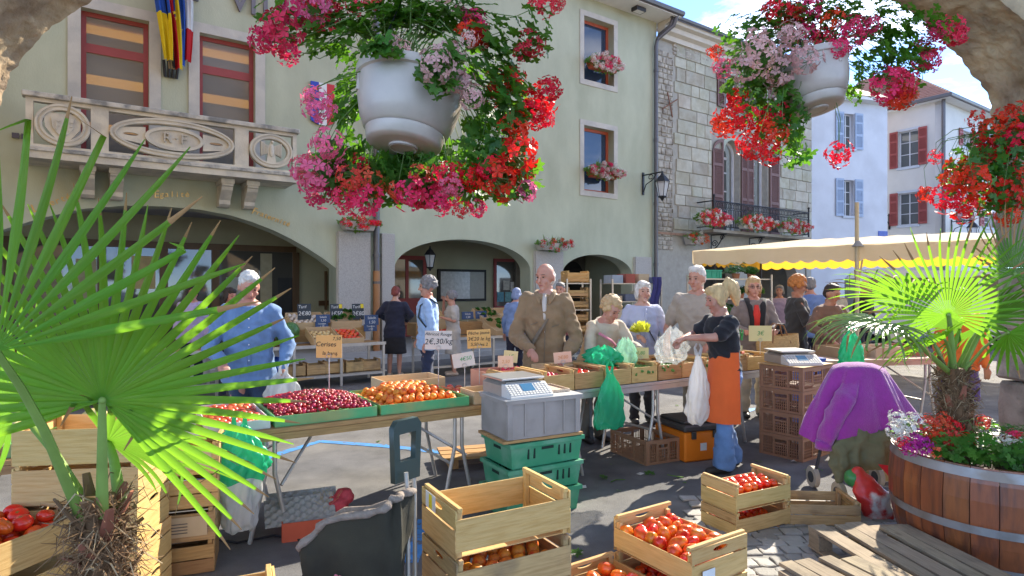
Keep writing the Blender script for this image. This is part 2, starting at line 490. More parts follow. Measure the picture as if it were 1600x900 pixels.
for side in (1, -1):
    z = 0.0
    for i, h in enumerate((.46, .44, .38, .5, .5, .49)):
        X0 = AC + side * AA; wd = 2.2
        mm = MB(); mm.cbox(wd, Y1 - Y0 - .01 * (i % 2), h - .012, .022)
        bm = bmesh.new(); me = mm.mesh('stone_block', M_pier); bm.from_mesh(me)
        bmesh.ops.subdivide_edges(bm, edges=bm.edges, cuts=4, use_grid_fill=True)
        off = Vector((i * 3.1, side * 4, 0))
        for v in bm.verts:
            v.co += Vector((noise.noise(v.co * 7 + off), noise.noise(v.co * 7 + off + Vector((5, 0, 0))), noise.noise(v.co * 9 + off))) * .012
        bm.normal_update(); bm.to_mesh(me); bm.free()
        inst('stone_block', me, arch, TR(X0 + side * (wd / 2 + rnd.uniform(-.02, .01) - .0), (Y0 + Y1) / 2, z + h / 2))
        z += h

# ================================================================ TOWN HALL
M_render = mat('green_render', (.455, .475, .355), .92, .09, 2.2, bump=.35, bscale=55, col2=(.38, .40, .295), c2scale=.9, c2pos=(.42, .70), stretch=(1, 1, .45), spec=.15, detail=9)
M_olive = mat('olive_render', (.43, .41, .27), .9, .08, 2, bump=.2, bscale=50)
M_lime = mat('limestone', (.52, .49, .43), .85, .1, 3, bump=.3, bscale=60, col2=(.45, .43, .39), c2scale=2.2)
M_speck = mat('speckled_granite', (.40, .38, .35), .8, .25, 45, bump=.3, bscale=80, spec=.3)
M_red = mat('red_window_paint', (.30, .055, .055), .5, .1, 6)
M_red2 = mat('rust_red_paint', (.42, .09, .045), .5, .1, 6)
M_glass = glass()
M_zinc = mat('dark_zinc', (.13, .125, .13), .45, .12, 5, metal=.5)
M_cream = mat('balcony_stone', (.60, .55, .45), .85, .12, 4, bump=.35, bscale=45, col2=(.47, .44, .38), c2scale=3)
M_dirty = mat('weathered_coping', (.50, .47, .41), .9, .25, 7, bump=.5, bscale=50, col2=(.22, .22, .21), c2scale=4, c2pos=(.5, .66))
M_gold = mat('gilded_metal', (.55, .36, .13), .35, .1, 8, metal=.7)
M_brown = mat('brown_timber', (.13, .075, .035), .5, .2, 6, stretch=(1, 1, .2))
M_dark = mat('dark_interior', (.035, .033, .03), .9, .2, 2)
M_white = mat('white_paint', (.72, .72, .70), .6, .05, 4)
hall = empty('town_hall', FM, 'pale green town hall with stone balcony and three ground-floor arches', 'building')
def A(px, dep=0.): return FL(px, 450, dep)[0]
holes = []
def archhole(t0, t1, hs, ha, n=24): return [(t0, -.2)] + arch_pts(t0, t1, hs, ha, n)[::-1] + [(t1, -.2)]
big = [(-7.4, -.2)] + [(t, h) for t, h in [(-7.4, 2.05), (-7.1, 2.3), (-6.46, 2.63), (-5.9, 2.88), (-5.26, 3.1), (-4.6, 3.21), (-3.95, 3.245), (-3.3, 3.23), (-2.72, 3.15), (-2.3, 3.04), (-1.82, 2.87), (-1.45, 2.7), (-1.12, 2.52), (-.78, 2.31), (-.46, 2.08)]] + [(-.46, -.2)]
a2 = archhole(1.0, 5.16, 2.1, 2.9); a3 = archhole(6.34, 9.24, 2.05, 2.65)
WB = [(-5.3, -4.2), (-3.31, -2.23)]
holes = [[(a, 3.96), (b, 3.96), (b, 6.86), (a, 6.86)] for a, b in WB]
WR = [(7.17, 8.42, 4.58, 6.56), (7.17, 8.42, 7.95, 9.88)]
holes += [[(a, c), (b, c), (b, d), (a, d)] for a, b, c, d in WR]
outer = [(-14, 0.1)] + [(-7.4, .1)] + big[1:-1] + [(-.46, .1), (1.0, .1)] + a2[1:-1] + [(5.16, .1), (6.34, .1)] + a3[1:-1] + [(9.24, .1), (10.4, .1), (10.4, 10.45), (-14, 10.45)]
me = setmat(shape2d(outer, holes, .5), M_render); inst('wall', me, hall)
# arcade behind the arches
m = MB()
for i in range(1): m.box(-9, 10.3, 3.5, 3.7, .1, 3.6)
m.build('arcade_wall', M_olive, hall)
MB().box(-9, 10.3, .5, 3.5, 3.42, 3.6).build('arcade_ceiling', mat('grey_ceiling', (.30, .30, .33), .8, .1, 3), hall)
MB().box(10.25, 10.399, .5, 3.5, .1, 3.42).build('arcade_end_wall', M_olive, hall)
MB().box(.72, .98, .5, 3.5, .1, 3.42).build('arcade_cross_wall', M_olive, hall)
for a, b, h in ((-.44, .35, 2.94), (.63, .97, 2.94), (5.28, 6.3, 2.68), (9.31, 10.06, 2.63)):
    q = MB(); q.cbox(b - a, .1, h - .1, .012, M=TR((a + b) / 2, -.05 + .002, (h + .1) / 2))
    q.build('stone_pier', M_speck, hall)
    if b - a > .6:
        MB().box(a - .02, a + .1, -.055, -.0, .12, h - .02).build('pier_edge', M_lime, hall)
# windows
def window(parent, t0, t1, h0, h1, dep, fm, fw=.07, transoms=(), mullions=(), pane=None, thick=.06, name='window', fd=None):
    m = MB()
    y0, y1 = dep, dep + thick
    m.box(t0, t0 + fw, y0, y1, h0, h1); m.box(t1 - fw, t1, y0, y1, h0, h1)
    m.box(t0 + fw, t1 - fw, y0, y1, h0, h0 + fw); m.box(t0 + fw, t1 - fw, y0, y1, h1 - fw, h1)
    for z, s in transoms: m.box(t0 + fw, t1 - fw, y0 + .004, y1 - .004, z - s / 2, z + s / 2)
    for x, s in mullions: m.box(x - s / 2, x + s / 2, y0 + .008, y1 - .008, h0 + fw, h1 - fw)
    f = m.build(name, fm, parent)
    zs = [h0 + fw] + [z for z, s in transoms] + [h1 - fw]; xs = [t0 + fw] + [x for x, s in mullions] + [t1 - fw]
    for i in range(len(xs) - 1):
        for j in range(len(zs) - 1):
            MB().box(xs[i], xs[i + 1], dep + .028, dep + .034, zs[j], zs[j + 1]).build('pane', pane or M_glass, f)
    return f
def surround(parent, t0, t1, h0, h1, wd, m, out=.03, bottom=True, dep=.3):
    for a, b, c, d in ((t0 - wd, t0, h0, h1), (t1, t1 + wd, h0, h1), (t0 - wd, t1 + wd, h1, h1 + wd)) + (((t0 - wd, t1 + wd, h0 - wd, h0),) if bottom else ()):
        q = MB(); q.box(a, b, -out, -.001, c, d); q.build('window_surround', m, parent)
M_officeglass = clear('office_glass', (.60, .58, .54), .26, .03)
M_bandwarm = bpy.data.materials.new('warm_band_glow'); M_bandwarm.use_nodes = True  # emissive orange that imitates warm reflections in the balcony windows
_b = M_bandwarm.node_tree.nodes['Principled BSDF']; _b.inputs['Base Color'].default_value = (.9, .5, .1, 1); _b.inputs['Emission Color'].default_value = (1, .5, .08, 1); _b.inputs['Emission Strength'].default_value = .3
M_beige = mat('beige_ceiling', (.34, .25, .15), .8, .1, 3)
for a, b in WB:
    window(hall, a, b, 3.96, 6.86, .16, M_red, .085, transoms=((6.18, .17),), pane=M_officeglass)
    surround(hall, a, b, 3.98, 6.86, .2, M_lime, bottom=False)
    # the office behind
    MB().box(a - .35, b + .35, .52, 4.0, 6.95, 7.0).box(a - .35, b + .35, 3.96, 4.0, 3.98, 6.95).box(a - .4, a - .35, .52, 4, 3.98, 6.95).box(b + .35, b + .4, .52, 4, 3.98, 6.95).box(a - .35, b + .35, .52, 3.96, 3.9, 3.975).build('office_room', M_beige, hall)
    for q, zq in ((.9, 5.75), (1.6, 4.95)):
        MB().box(a - .2, b + .3, q + .4, q + .55, zq - .28, zq - .06).build('brown_reflection_band', mat('reflected_brown', (.10, .06, .035), .7, .3, 6), hall)  # added brown bar in place of a dark band reflected in the pane
        MB().box(a - .1, b + .3, q, q + .2, zq, zq + .14).build('warm_reflection_band', M_bandwarm, hall)  # added glowing strip in place of an orange reflection band
    for q in (1.0, 2.3):
        MB().box(a - .2, b + .3, q, q + .35, 6.86, 6.92).build('warm_reflection_band', M_bandwarm, hall)  # more added glow strips imitating warm reflections, no real fittings
    MB().box(a, b, .7, 2.0, 4.0, 4.75).build('office_cabinet', mat('grey_cabinet', (.2, .2, .21), .6), hall)
for i, (a, b, c, d) in enumerate(WR):
    window(hall, a, b, c, d, .24, M_red2, .09, pane=glass('sky_glass', (.03, .05, .09)))
    surround(hall, a, b, c, d, .16, M_lime, .025)
# shop front in the big arch (back wall)
D = 3.44
shop = MB()
sx = [A(20, D), A(190, D), A(252, D), A(330, D), A(466, D)]
sx = [-8.5, -6.6, -4.9, -3.62, -2.45, -.42]
for x in sx: shop.box(x - .09, x + .09, D - .06, D + .05, .12, 2.6)
shop.box(sx[0], sx[-1], D - .08, D + .05, 2.6, 2.76); shop.box(sx[0], sx[-1], D - .05, D + .04, .12, .45)
sf = shop.build('shop_front', M_brown, hall)
M_shopglass = glass('shop_glass', (.09, .085, .075), .04)
for i in range(len(sx) - 1):
    MB().box(sx[i] + .09, sx[i + 1] - .09, D - .01, D, .45, 2.6).build('pane', M_shopglass, sf)
for x0, x1, z0, z1, c in ((-1.35, -1.05, .5, 2.55, (.42, .38, .25)), (-5.4, -5.0, 1.1, 2.3, (.4, .36, .22)), (-.9, -.5, .5, 1.9, (.03, .03, .03)), (-2.2, -1.7, 1.0, 1.9, (.45, .5, .48)), (-4.3, -3.8, 1.6, 2.4, (.5, .4, .2))):
    MB().box(x0, x1, D - .03, D - .012, z0, z1).build('shop_panel', mat('shop_panel_%d' % int(x0 * -100), c, .6, .2, 5), sf)
MB().box(A(498, D), A(513, D), D - .03, D + .02, 1.12, 1.26).build('letter_box', mat('bronze', (.16, .09, .05), .4, metal=.6), hall)
MB().box(.40, .44, D - .1, D + .03, 1.0, 2.1).build('door_edge', M_brown, hall)
# arch 2: notice board, doors, window
nb = MB(); nb.box(4.02, 5.84, D - .05, D + .02, 1.19, 2.23); nbo = nb.build('notice_board', mat('black_frame', (.02, .018, .015), .5), hall)
MB().box(4.11, 5.75, D - .06, D - .052, 1.27, 2.15).build('notice_sheet', mat('pale_notices', (.5, .5, .48), .25, .25, 9, spec=.6), nbo)
MB().box(5.2, 5.75, D - .066, D - .061, 1.27, 2.15).build('notice_sheet', mat('plain_notice', (.33, .32, .26), .4, .1, 9, spec=.6), nbo)
window(hall, 6.17, 7.2, .9, 2.62, D - .04, M_red, .1, pane=M_shopglass)
for x, z, c in ((6.3, 1.15, (.1, .3, .4)), (6.62, 1.15, (.15, .35, .38)), (6.85, 1.5, (.5, .5, .48)), (6.55, 1.55, (.45, .45, .4))):
    MB().box(x, x + .26, D - .03, D - .018, z, z + .33).build('poster', mat('poster_%d' % int(x * 100 + z * 10), c, .5, .4, 14), hall)
window(hall, 2.2, 3.62, .12, 2.62, D - .04, M_red, .12, transoms=((1.05, .5),), mullions=((2.95, .1),), pane=M_shopglass, name='door')
# arch 3: rough stone and dark doorway at the back
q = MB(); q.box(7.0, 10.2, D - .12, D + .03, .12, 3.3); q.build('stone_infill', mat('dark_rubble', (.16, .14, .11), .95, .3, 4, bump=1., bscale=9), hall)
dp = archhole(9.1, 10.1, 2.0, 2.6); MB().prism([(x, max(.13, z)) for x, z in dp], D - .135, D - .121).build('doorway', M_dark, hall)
# balcony
B = -.9
bal = empty('balcony', None); bal.parent = hall; bal['label'] = 'carved cream stone balcony with round openings'
t0, t1 = -6.07, -1.59
MB().box(t0, t1, B, -.001, 3.82, 3.97).build('balcony_slab', M_cream, bal)
q = MB(); q.cbox(t1 - t0 + .08, .22, .09, .012, M=TR((t0 + t1) / 2, B + .07, 4.89)); q.build('coping', M_dirty, bal)
q = MB(); q.cbox(t1 - t0 + .02, .05, .07, .01, M=TR((t0 + t1) / 2, B - .01, 3.975)); q.build('moulding', M_dirty, bal)
bays = [(A(52, B), A(142, B)), (A(170, B), A(367, B)), (A(389, B), A(458, B))]
me = setmat(shape2d([(t0 + .01, 3.98), (t1 - .01, 3.98), (t1 - .01, 4.845), (t0 + .01, 4.845)], [[(a, 4.06), (b, 4.06), (b, 4.78), (a, 4.78)] for a, b in bays], .13), M_cream)
inst('balustrade_panel', me, bal, TR(0, B + .02, 0))
def annulus(cx, cz, ax, az, wd, n=40):
    return [(cx + ax * math.cos(2 * PI * i / n), cz + az * math.sin(2 * PI * i / n)) for i in range(n)], [(cx + (ax - wd) * math.cos(2 * PI * i / n), cz + (az - wd) * math.sin(2 * PI * i / n)) for i in range(n)]
def ringpart(cx, cz, ax, az, wd, y, th, name='ring'):
    o, i = annulus(cx, cz, ax, az, wd)
    return inst(name, setmat(shape2d(o, [i], th), M_cream), bal, TR(0, y, 0))
for bi, (a, b) in enumerate(bays):
    cx, cz, ax, az = (a + b) / 2, 4.42, (b - a) / 2 - .005, .365
    if bi == 2: az = .35
    ringpart(cx, cz, ax, az, .115, B - .005, .1); ringpart(cx, cz, ax - .012, az - .012, .03, B - .022, .03)
    ringpart(cx, cz, ax - .075, az - .075, .03, B - .022, .03)
    if bi != 1:
        if bi == 0:   # shield
            sh = [(cx - .27, 4.62), (cx + .27, 4.62), (cx + .24, 4.36), (cx + .12, 4.2), (cx, 4.13), (cx - .12, 4.2), (cx - .24, 4.36)]
            MB().prism(sh, B + .01, B + .06).build('shield_relief', M_cream, bal)
            sh2 = [(cx + (x - cx) * .6, 4.4 + (z - 4.4) * .66) for x, z in sh]
            MB().prism(sh2, B - .012, B + .008).build('shield_relief', M_cream, bal)
            for r_ in (-.085, .085):
                MB().box(cx + r_ - .012, cx + r_ + .012, B - .022, B - .012, 4.33, 4.5).box(cx + r_, cx + r_ + .06, B - .024, B - .013, 4.47, 4.5).box(cx + r_, cx + r_ + .05, B - .023, B - .012, 4.40, 4.425).build('shield_mark', M_cream, bal)
        else:         # spread-winged bird
            MB().prism([(cx - .21, 4.6), (cx - .05, 4.52), (cx, 4.63), (cx + .05, 4.52), (cx + .21, 4.6), (cx + .2, 4.3), (cx + .07, 4.36), (cx + .09, 4.2), (cx, 4.15), (cx - .09, 4.2), (cx - .07, 4.36), (cx - .2, 4.3)], B + .0, B + .06).build('bird_relief', M_cream, bal)
            for s in (-1, 1):
                for i in range(5):
                    MB().prism([(cx + s * (.07 + .028 * i), 4.52 + .014 * i), (cx + s * (.085 + .028 * i), 4.52 + .014 * i), (cx + s * (.09 + .026 * i), 4.36 - .012 * i), (cx + s * (.078 + .026 * i), 4.36 - .01 * i)][::s], B - .012, B - .001).build('feather_relief', M_cream, bal)
            MB().ball((cx, B - .005, 4.42), (.05, .025, .13), 10, 6).ball((cx + .015, B - .01, 4.6), .032, 8, 6).build('bird_body', M_cream, bal, smooth=60)
    else:
        ringpart(cx, cz, ax * .47, az * .60, .06, B - .012, .1)
        ip = [(cx + (ax * .44) * math.cos(2 * PI * i / 32), cz + (az * .5) * math.sin(2 * PI * i / 32)) for i in range(32)]
        MB().prism(ip, B + .02, B + .07).build('cartouche', M_cream, bal)
        for s in (-1, 1):
            x0, x1 = cx + s * ax * .46, cx + s * (ax - .1)
            pl = [(x0, cz + .16), (x1, cz + .1), (x1, cz - .1), (x0, cz - .16)]
            pl = pl if s > 0 else pl[::-1]
            mx_ = (x0 + x1) / 2
            lens = [(mx_ + .12 * math.cos(2 * PI * i / 16), cz + .028 * math.sin(2 * PI * i / 16)) for i in range(16)]
            inst('link_panel', setmat(shape2d(pl, [lens], .06), M_cream), bal, TR(0, B + .02, 0))
            MB().box(cx - .2, cx + .2, B + .015, B + .07, cz + s * .29 - .05, cz + s * .29 + .05).build('link_block', M_cream, bal)
        tm = setmat(text_mesh('R·F', .26, .02, spacing=1.25), mat('relief_letter', (.46, .42, .35), .85, .1, 5))
        inst('lettering', tm, bal, TR(cx, B - .0, cz))
for px in (137, 182, 352, 391):
    tcx = A(px, -.35)
    pr = [(-.62, 3.82), (-.62, 3.68), (-.58, 3.66), (-.55, 3.6), (-.42, 3.5), (-.3, 3.42), (-.29, 3.34), (-.22, 3.29), (-.0, 3.29), (-.0, 3.82)]
    q = MB(); n_ = len(pr); hw = .105
    q.add([(tcx - hw, y, z) for y, z in pr] + [(tcx + hw, y, z) for y, z in pr], [tuple(range(n_)), tuple(range(2 * n_ - 1, n_ - 1, -1))] + [(i, (i + 1) % n_, (i + 1) % n_ + n_, i + n_) for i in range(n_)])
    q.box(tcx - hw - .02, tcx + hw + .02, -.65, -.002, 3.72, 3.81)
    q.build('corbel', M_cream, bal)
# lettering on the facade
M_letter = mat('grey_letter', (.16, .15, .17), .5, .05)
x_ = -2.66
for ch, wd in (('V', .42), ('I', .25), ('L', .38), ('L', .36), ('E', .4)):
    tm = setmat(text_mesh(ch, .82, .03, align='LEFT'), M_letter); inst('letter', tm, hall, TR(x_ - .14, -.05, 7.72)); x_ += wd
for ch, xx in (('D', -4.12), ('E', -3.72)):
    tm = setmat(text_mesh(ch, .82, .03, align='LEFT'), M_letter); inst('letter', tm, hall, TR(xx, -.05, 7.72))
def curve_word(word, c0, c1, size):
    n_ = len(word)
    for i, ch in enumerate(word):
        u = i / (n_ - 1); tt = c0[0] + (c1[0] - c0[0]) * u; hh = c0[1] + (c1[1] - c0[1]) * u
        an = math.atan2(c1[1] - c0[1], c1[0] - c0[0])
        tm = setmat(text_mesh(ch, size * (1.25 if i == 0 else 1), .008, shear=.12), M_gold)
        inst('letter', tm, hall, Matrix.Translation((tt, -.012, hh)) @ Matrix.Rotation(-an, 4, 'Y'))
curve_word('Liberté', FL(54, 326), FL(106, 308), .165)
curve_word('Egalité', FL(244, 304), FL(292, 304), .165)
curve_word('Fraternité', FL(397, 330), FL(450, 350), .165)
# small square lights on the wall, at the left
for s in (0, 1): MB().box(-6.3 + s * .13, -6.2 + s * .13, -.04, -.001, 4.28, 4.37).build('wall_light', mat('wall_light', (.08, .08, .12), .3), hall)
# eaves, gutter, roof
MB().box(-14, 10.75, -.75, .5, 10.452, 10.54).build('eaves', M_white, hall)
MB().tube([(-14, -.78, 10.56), (10.8, -.78, 10.56)], .09, 8).build('gutter', M_zinc, hall)
MB().add([(-14, -.8, 10.6), (10.8, -.8, 10.6), (10.8, 4.5, 13.2), (-14, 4.5, 13.2), (-14, 4.5, 10.5), (10.8, 4.5, 10.5)], [(0, 1, 2, 3), (1, 5, 2), (0, 3, 4)]).build('roof', mat('slate_roof', (.15, .12, .11), .8, .2, 4), hall)
fl = MB(); fl.box(8.9, 9.3, -.55, -.3, 10.33, 10.45); flo = fl.build('floodlight', mat('black_metal', (.03, .03, .035), .5), hall)
MB().box(8.94, 9.26, -.52, -.33, 10.322, 10.329).build('lamp_glass', M_white, flo)
# downpipes
dpz = MB(); dpz.tube([(10.6, -.7, 10.5), (10.55, -.6, 10.2), (10.3, -.13, 9.85), (10.24, -.12, 9.6), (10.24, -.12, .12)], .065, 10)
dpo = dpz.build('downpipe', M_zinc, hall, smooth=40)
for z in (8.8, 6.5, 4.4, 2.4): MB().tube([(10.24, -.12, z - .05), (10.24, -.12, z + .05)], .08, 10).build('pipe_collar', M_zinc, dpo)
dpo = MB().tube([(.49, -.1, 9.5), (.49, -.1, 2.02)], .075, 10).build('downpipe', M_zinc, hall, smooth=40)
MB().tube([(.49, -.1, 2.03), (.49, -.1, .12)], .085, 10).build('pipe_sleeve', mat('copper_brown', (.36, .17, .07), .5, .2, 3, metal=.2), dpo, smooth=40)
for z in (2.4, 1.75): MB().tube([(.49, -.1, z - .03), (.49, -.1, z + .03)], .095, 10).build('pipe_collar', M_zinc, dpo)
# tricolour shield on the wall
sx0, sz0 = A(503), FL(503, 165)[1]
pl = empty('wall_shield', FM @ TR(sx0, -.05, sz0), 'tricolour shield plaque fixed to the wall beside the balcony', 'plaque')
for i, c in enumerate(((.03, .06, .42), (.7, .7, .7), (.55, .03, .04))):
    x0, x1 = -.27 + .18 * i, -.09 + .18 * i
    b0 = -.38 - .12 * (1 - abs(x0) / .27) ; b1 = -.38 - .12 * (1 - abs(x1) / .27)
    MB().prism([(x0, .5), (x1, .5), (x1, b1), (x0, b0)], -.02, .02).build('band', mat('shield_%d' % i, c, .5, .05), pl)

# ================================================================ STONE HOUSE
M_ash = mat('ashlar', (.43, .415, .34), .9, .13, 6, bump=.5, bscale=35, objvar=.13, hue=.02, col2=(.37, .34, .26), c2scale=2)
M_mort = mat('house_mortar', (.36, .345, .30), .95, .15, 5, bump=.5, bscale=30)
M_rub = mat('rubble', (.42, .39, .33), .95, .3, 5, bump=.6, bscale=30, col2=(.28, .25, .21), c2scale=3.5)
M_shut = mat('brown_shutter', (.17, .085, .07), .6, .12, 6)
M_iron = mat('black_iron', (.018, .018, .022), .5, .2, 10)
stone = empty('stone_house', FM, 'grey ashlar stone house with iron balcony and brown arched shutters', 'building')
T0, T1 = 10.402, 19.97
wA = [(14.0, 14.98), (15.8, 16.78)]
lower = [(A(1082), A(1150), 2.0, 2.95), (A(1178), A(1246), 2.0, 2.95), (A(1258), 19.6, 2.0, 2.9)]
op = [[(a, 3.66)] + arch_pts(a, b, 6.62, 7.1, 12)[::-1] + [(b, 3.66)] for a, b in wA]
up = [(14.05, 14.9, 8.25, 9.5), (15.85, 16.7, 8.25, 9.5)]
op += [[(a, c), (b, c), (b, d), (a, d)] for a, b, c, d in up]
outl = [(T0, .1)]
for a, b, s, h in lower: outl += [(a, .1)] + arch_pts(a, b, s, h, 14)[::-1] + [(b, .1)]
outl += [(T1, .1), (T1, 10.0), (T0, 10.0)]
inst('wall', setmat(shape2d(outl, op, .45), M_mort), stone, TR(0, .01, 0))
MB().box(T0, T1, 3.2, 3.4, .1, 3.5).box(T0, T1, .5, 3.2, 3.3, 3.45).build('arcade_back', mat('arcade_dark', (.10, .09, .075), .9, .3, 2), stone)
MB().box(T1 - .3, T1, .46, 9, .1, 10.0).build('side_wall', M_mort, stone)
avoid = [(13.28, 17.55, 3.5, 7.2)] + [(13.55, 17.2, 8.1, 9.65)]
z = 3.62; row = 0
while z < 9.55:
    hh = rnd.choice((.36, .40, .44, .48)); x = 11.2 + rnd.uniform(0, .3)
    if row == 0: pass
    while x < T1 - .05:
        ln = min(rnd.uniform(.42, 1.05), T1 - .02 - x)
        if T1 - .02 - (x + ln) < .25: ln = T1 - .02 - x
        segs = [(x, x + ln)]
        for a, b, c, d in avoid:
            if z + hh > c and z < d:
                segs = [s for p, q in segs for s in ((p, min(q, a)), (max(p, b), q)) if s[1] - s[0] > .12]
        for p, q in segs:
            bx = MB(); bx.cbox(q - p - .022, .05, hh - .022, .012, M=TR((p + q) / 2, -.002 - rnd.uniform(0, .012), z + hh / 2))
            bx.build('stone_block', M_ash, stone)
        x += ln
    z += hh; row += 1
# rubble edge and upper band, too small to pick apart
rb = MB()
def rubble(x0, x1, z0, z1, s):
    z = z0
    while z < z1:
        h = rnd.uniform(.6, 1.3) * s; x = x0
        while x < x1:
            w_ = min(rnd.uniform(.8, 1.9) * s, x1 - x)
            rb.cbox(max(.03, w_ - .025), rnd.uniform(.04, .09), max(.03, h - .025), .02, M=TR(x + w_ / 2, 0, z + h / 2, 0, 0, rnd.uniform(-.12, .12)))
            x += w_
        z += h
rubble(T0 + .02, 11.2, 2.9, 9.6, .2); rubble(11.2, T1, 9.58, 9.93, .2)
for a, b in ((12.2, 12.7),): pass
rb.build('rubble', M_rub, stone, kind='stuff')
q = MB(); q.tube([(10.6, -.07, 7.6), (11.35, -.07, 8.05)], .02, 6).tube([(10.85, -.08, 8.2), (11.1, -.08, 7.4)], .02, 6)
q.build('wall_anchor', mat('rusty_iron', (.22, .1, .06), .8), stone)
MB().box(T0 + .01, 12.6, -.05, -.001, 3.42, 3.5).build('string_course', mat('old_brick', (.32, .2, .14), .9, .3, 8), stone)
# cornice and roof
cp = [(0, 9.95), (-.12, 9.95), (-.14, 10.1), (-.3, 10.16), (-.34, 10.3), (-.5, 10.34), (-.52, 10.45), (0, 10.45)]
q = MB(); n_ = len(cp); q.add([(T0 + .05, y, z) for y, z in cp] + [(T1 + .3, y, z) for y, z in cp], [tuple(range(n_)), tuple(range(2 * n_ - 1, n_ - 1, -1))] + [(i, (i + 1) % n_, (i + 1) % n_ + n_, i + n_) for i in range(n_)])
q.build('cornice', mat('cornice_cream', (.58, .54, .46), .8, .1, 3), stone)
MB().add([(T0, -.62, 10.47), (T1 + .5, -.62, 10.47), (T1 + .5, 4, 12.6), (T0, 4, 12.6), (T0, -.62, 10.53), (T1 + .5, -.62, 10.53), (T1 + .5, 4, 12.68), (T0, 4, 12.68)], [(0, 1, 2, 3), (7, 6, 5, 4), (0, 4, 5, 1), (1, 5, 6, 2), (0, 3, 7, 4)]).build('roof', mat('brown_tile', (.2, .1, .075), .85, .25, 9), stone)
MB().tube([(T0, -.6, 10.5), (T1 + .5, -.6, 10.5)], .07, 8).build('gutter', M_zinc, stone)
MB().tube([(10.55, -.55, 10.42), (10.5, -.5, 10.2), (10.36, -.16, 10.0), (10.27, -.15, 9.8)], .06, 8).build('downpipe', M_zinc, stone, smooth=40)
M_wwin = mat('white_window_paint', (.62, .64, .68), .5, .06, 5)
M_reveal = mat('sage_reveal', (.40, .44, .36), .9, .08, 3)
for a, b in wA:
    pts = arch_pts(a, b, 6.62, 7.1, 12)
    inn = arch_pts(a + .07, b - .07, 6.62, 7.02, 12)
    f = inst('window', setmat(shape2d([(a, 3.66)] + pts[::-1] + [(b, 3.66)], [[(a + .07, 3.75)] + inn[::-1] + [(b - .07, 3.75)]], .07), M_wwin), stone, TR(0, .26, 0))
    q = MB(); q.box((a + b) / 2 - .04, (a + b) / 2 + .04, .262, .32, 3.75, 7.0)
    for zz in (4.6, 5.3, 6.0): q.box(a + .07, b - .07, .266, .315, zz - .025, zz + .025)
    q.box(a + .07, b - .07, .258, .325, 6.5, 6.6)
    q.build('glazing_bar', M_wwin, f)
    MB().prism([(a + .05, 3.7)] + inn[::-1] + [(b - .05, 3.7)], .29, .3).build('pane', glass('house_glass', (.10, .11, .11)), f)
    oo = arch_pts(a - .16, b + .16, 6.62, 7.26, 14); ii = arch_pts(a, b, 6.62, 7.1, 14)
    inst('window_surround', setmat(shape2d(oo[::-1] + ii, [], .05), M_reveal), stone, TR(0, -.03, 0))
for a, b, c, d in up:
    window(stone, a, b, c, d, .2, M_wwin, .06, transoms=((c + .65, .04),), mullions=(((a + b) / 2, .06),), pane=glass('house_glass'))
    surround(stone, a, b, c, d, .1, M_reveal, .03)
def shutter(parent, x0, x1, z0, z1, m, y=-.07, arch_top=0, th=.035, name='shutter', slats=True):
    fw = (x1 - x0) * .13
    q = MB()
    q.box(x0, x0 + fw, y, y + th, z0, z1 - (arch_top if arch_top > 0 else 0)); q.box(x1 - fw, x1, y, y + th, z0, z1 - (-arch_top if arch_top < 0 else 0))
    for zz in (z0, z0 + (z1 - z0) * .36, z0 + (z1 - z0) * .7): q.box(x0 + fw, x1 - fw, y, y + th, zz, zz + .1)
    if arch_top:
        n_ = 8; top = []
        for i in range(n_ + 1):
            u = i / n_; k_ = u if arch_top > 0 else 1 - u
            top.append((x0 + (x1 - x0) * u, z1 - abs(arch_top) * (1 - math.sqrt(1 - (1 - k_) ** 2))))
        q.prism(top[::-1] + [(x, zz - .12) for x, zz in top], y + .001, y + th - .001)
    else: q.box(x0 + fw, x1 - fw, y, y + th, z1 - .1, z1)
    f = q.build(name, m, parent)
    if slats:
        s = MB(); zz = z0 + .11
        while zz < z1 - .12 - abs(arch_top) * .6:
            s.add([(x0 + fw, y + .003, zz), (x1 - fw, y + .003, zz), (x1 - fw, y + th - .004, zz + .05), (x0 + fw, y + th - .004, zz + .05)], [(0, 1, 2, 3)])
            s.add([(x0 + fw, y + .003, zz - .012), (x1 - fw, y + .003, zz - .012), (x1 - fw, y + th - .004, zz + .038), (x0 + fw, y + th - .004, zz + .038)], [(0, 1, 2, 3)])
            zz += .06
        s.box(x0 + fw, x1 - fw, y + th - .003, y + th, z0, z1 - abs(arch_top))
        s.build('louvre', m, f)
    return f
for x0, x1, at in ((13.3, 13.92, .5), (15.02, 15.36, -.3), (15.4, 15.76, .3), (16.86, 17.5, -.5)):
    shutter(stone, x0, x1, 3.7, 7.05, M_shut, arch_top=at)
for x0, x1 in ((13.58, 13.98), (14.97, 15.37), (15.4, 15.8), (16.77, 17.17)): shutter(stone, x0, x1, 8.22, 9.52, M_shut)
# iron balcony of the stone house
MB().box(12.4, 18.6, -.75, -.001, 3.54, 3.64).build('balcony_floor', mat('weathered_slab', (.30, .27, .22), .9, .2, 4), stone)
rl = MB(); rl.tube([(12.45, -.001, 4.62), (12.45, -.7, 4.62), (18.5, -.7, 4.62), (18.5, -.001, 4.62)], .025, 6).tube([(12.45, -.001, 3.75), (12.45, -.7, 3.75), (18.5, -.7, 3.75), (18.5, -.001, 3.75)], .018, 6).tube([(12.45, -.7, 4.36), (18.5, -.7, 4.36)], .014, 6)
rlo = rl.build('railing', M_iron, stone)
x = 12.5; q = MB(); sc_ = MB()
while x < 18.5:
    q.box(x - .01, x + .01, -.71, -.69, 3.75, 4.36); 
    for s in (0,):
        pts = [(x + .045 + .045 * math.cos(a), -.7, 4.49 + .1 * math.sin(a)) for a in [2 * PI * i / 10 for i in range(11)]]
        sc_.tube(pts, .011, 5)
    x += .1
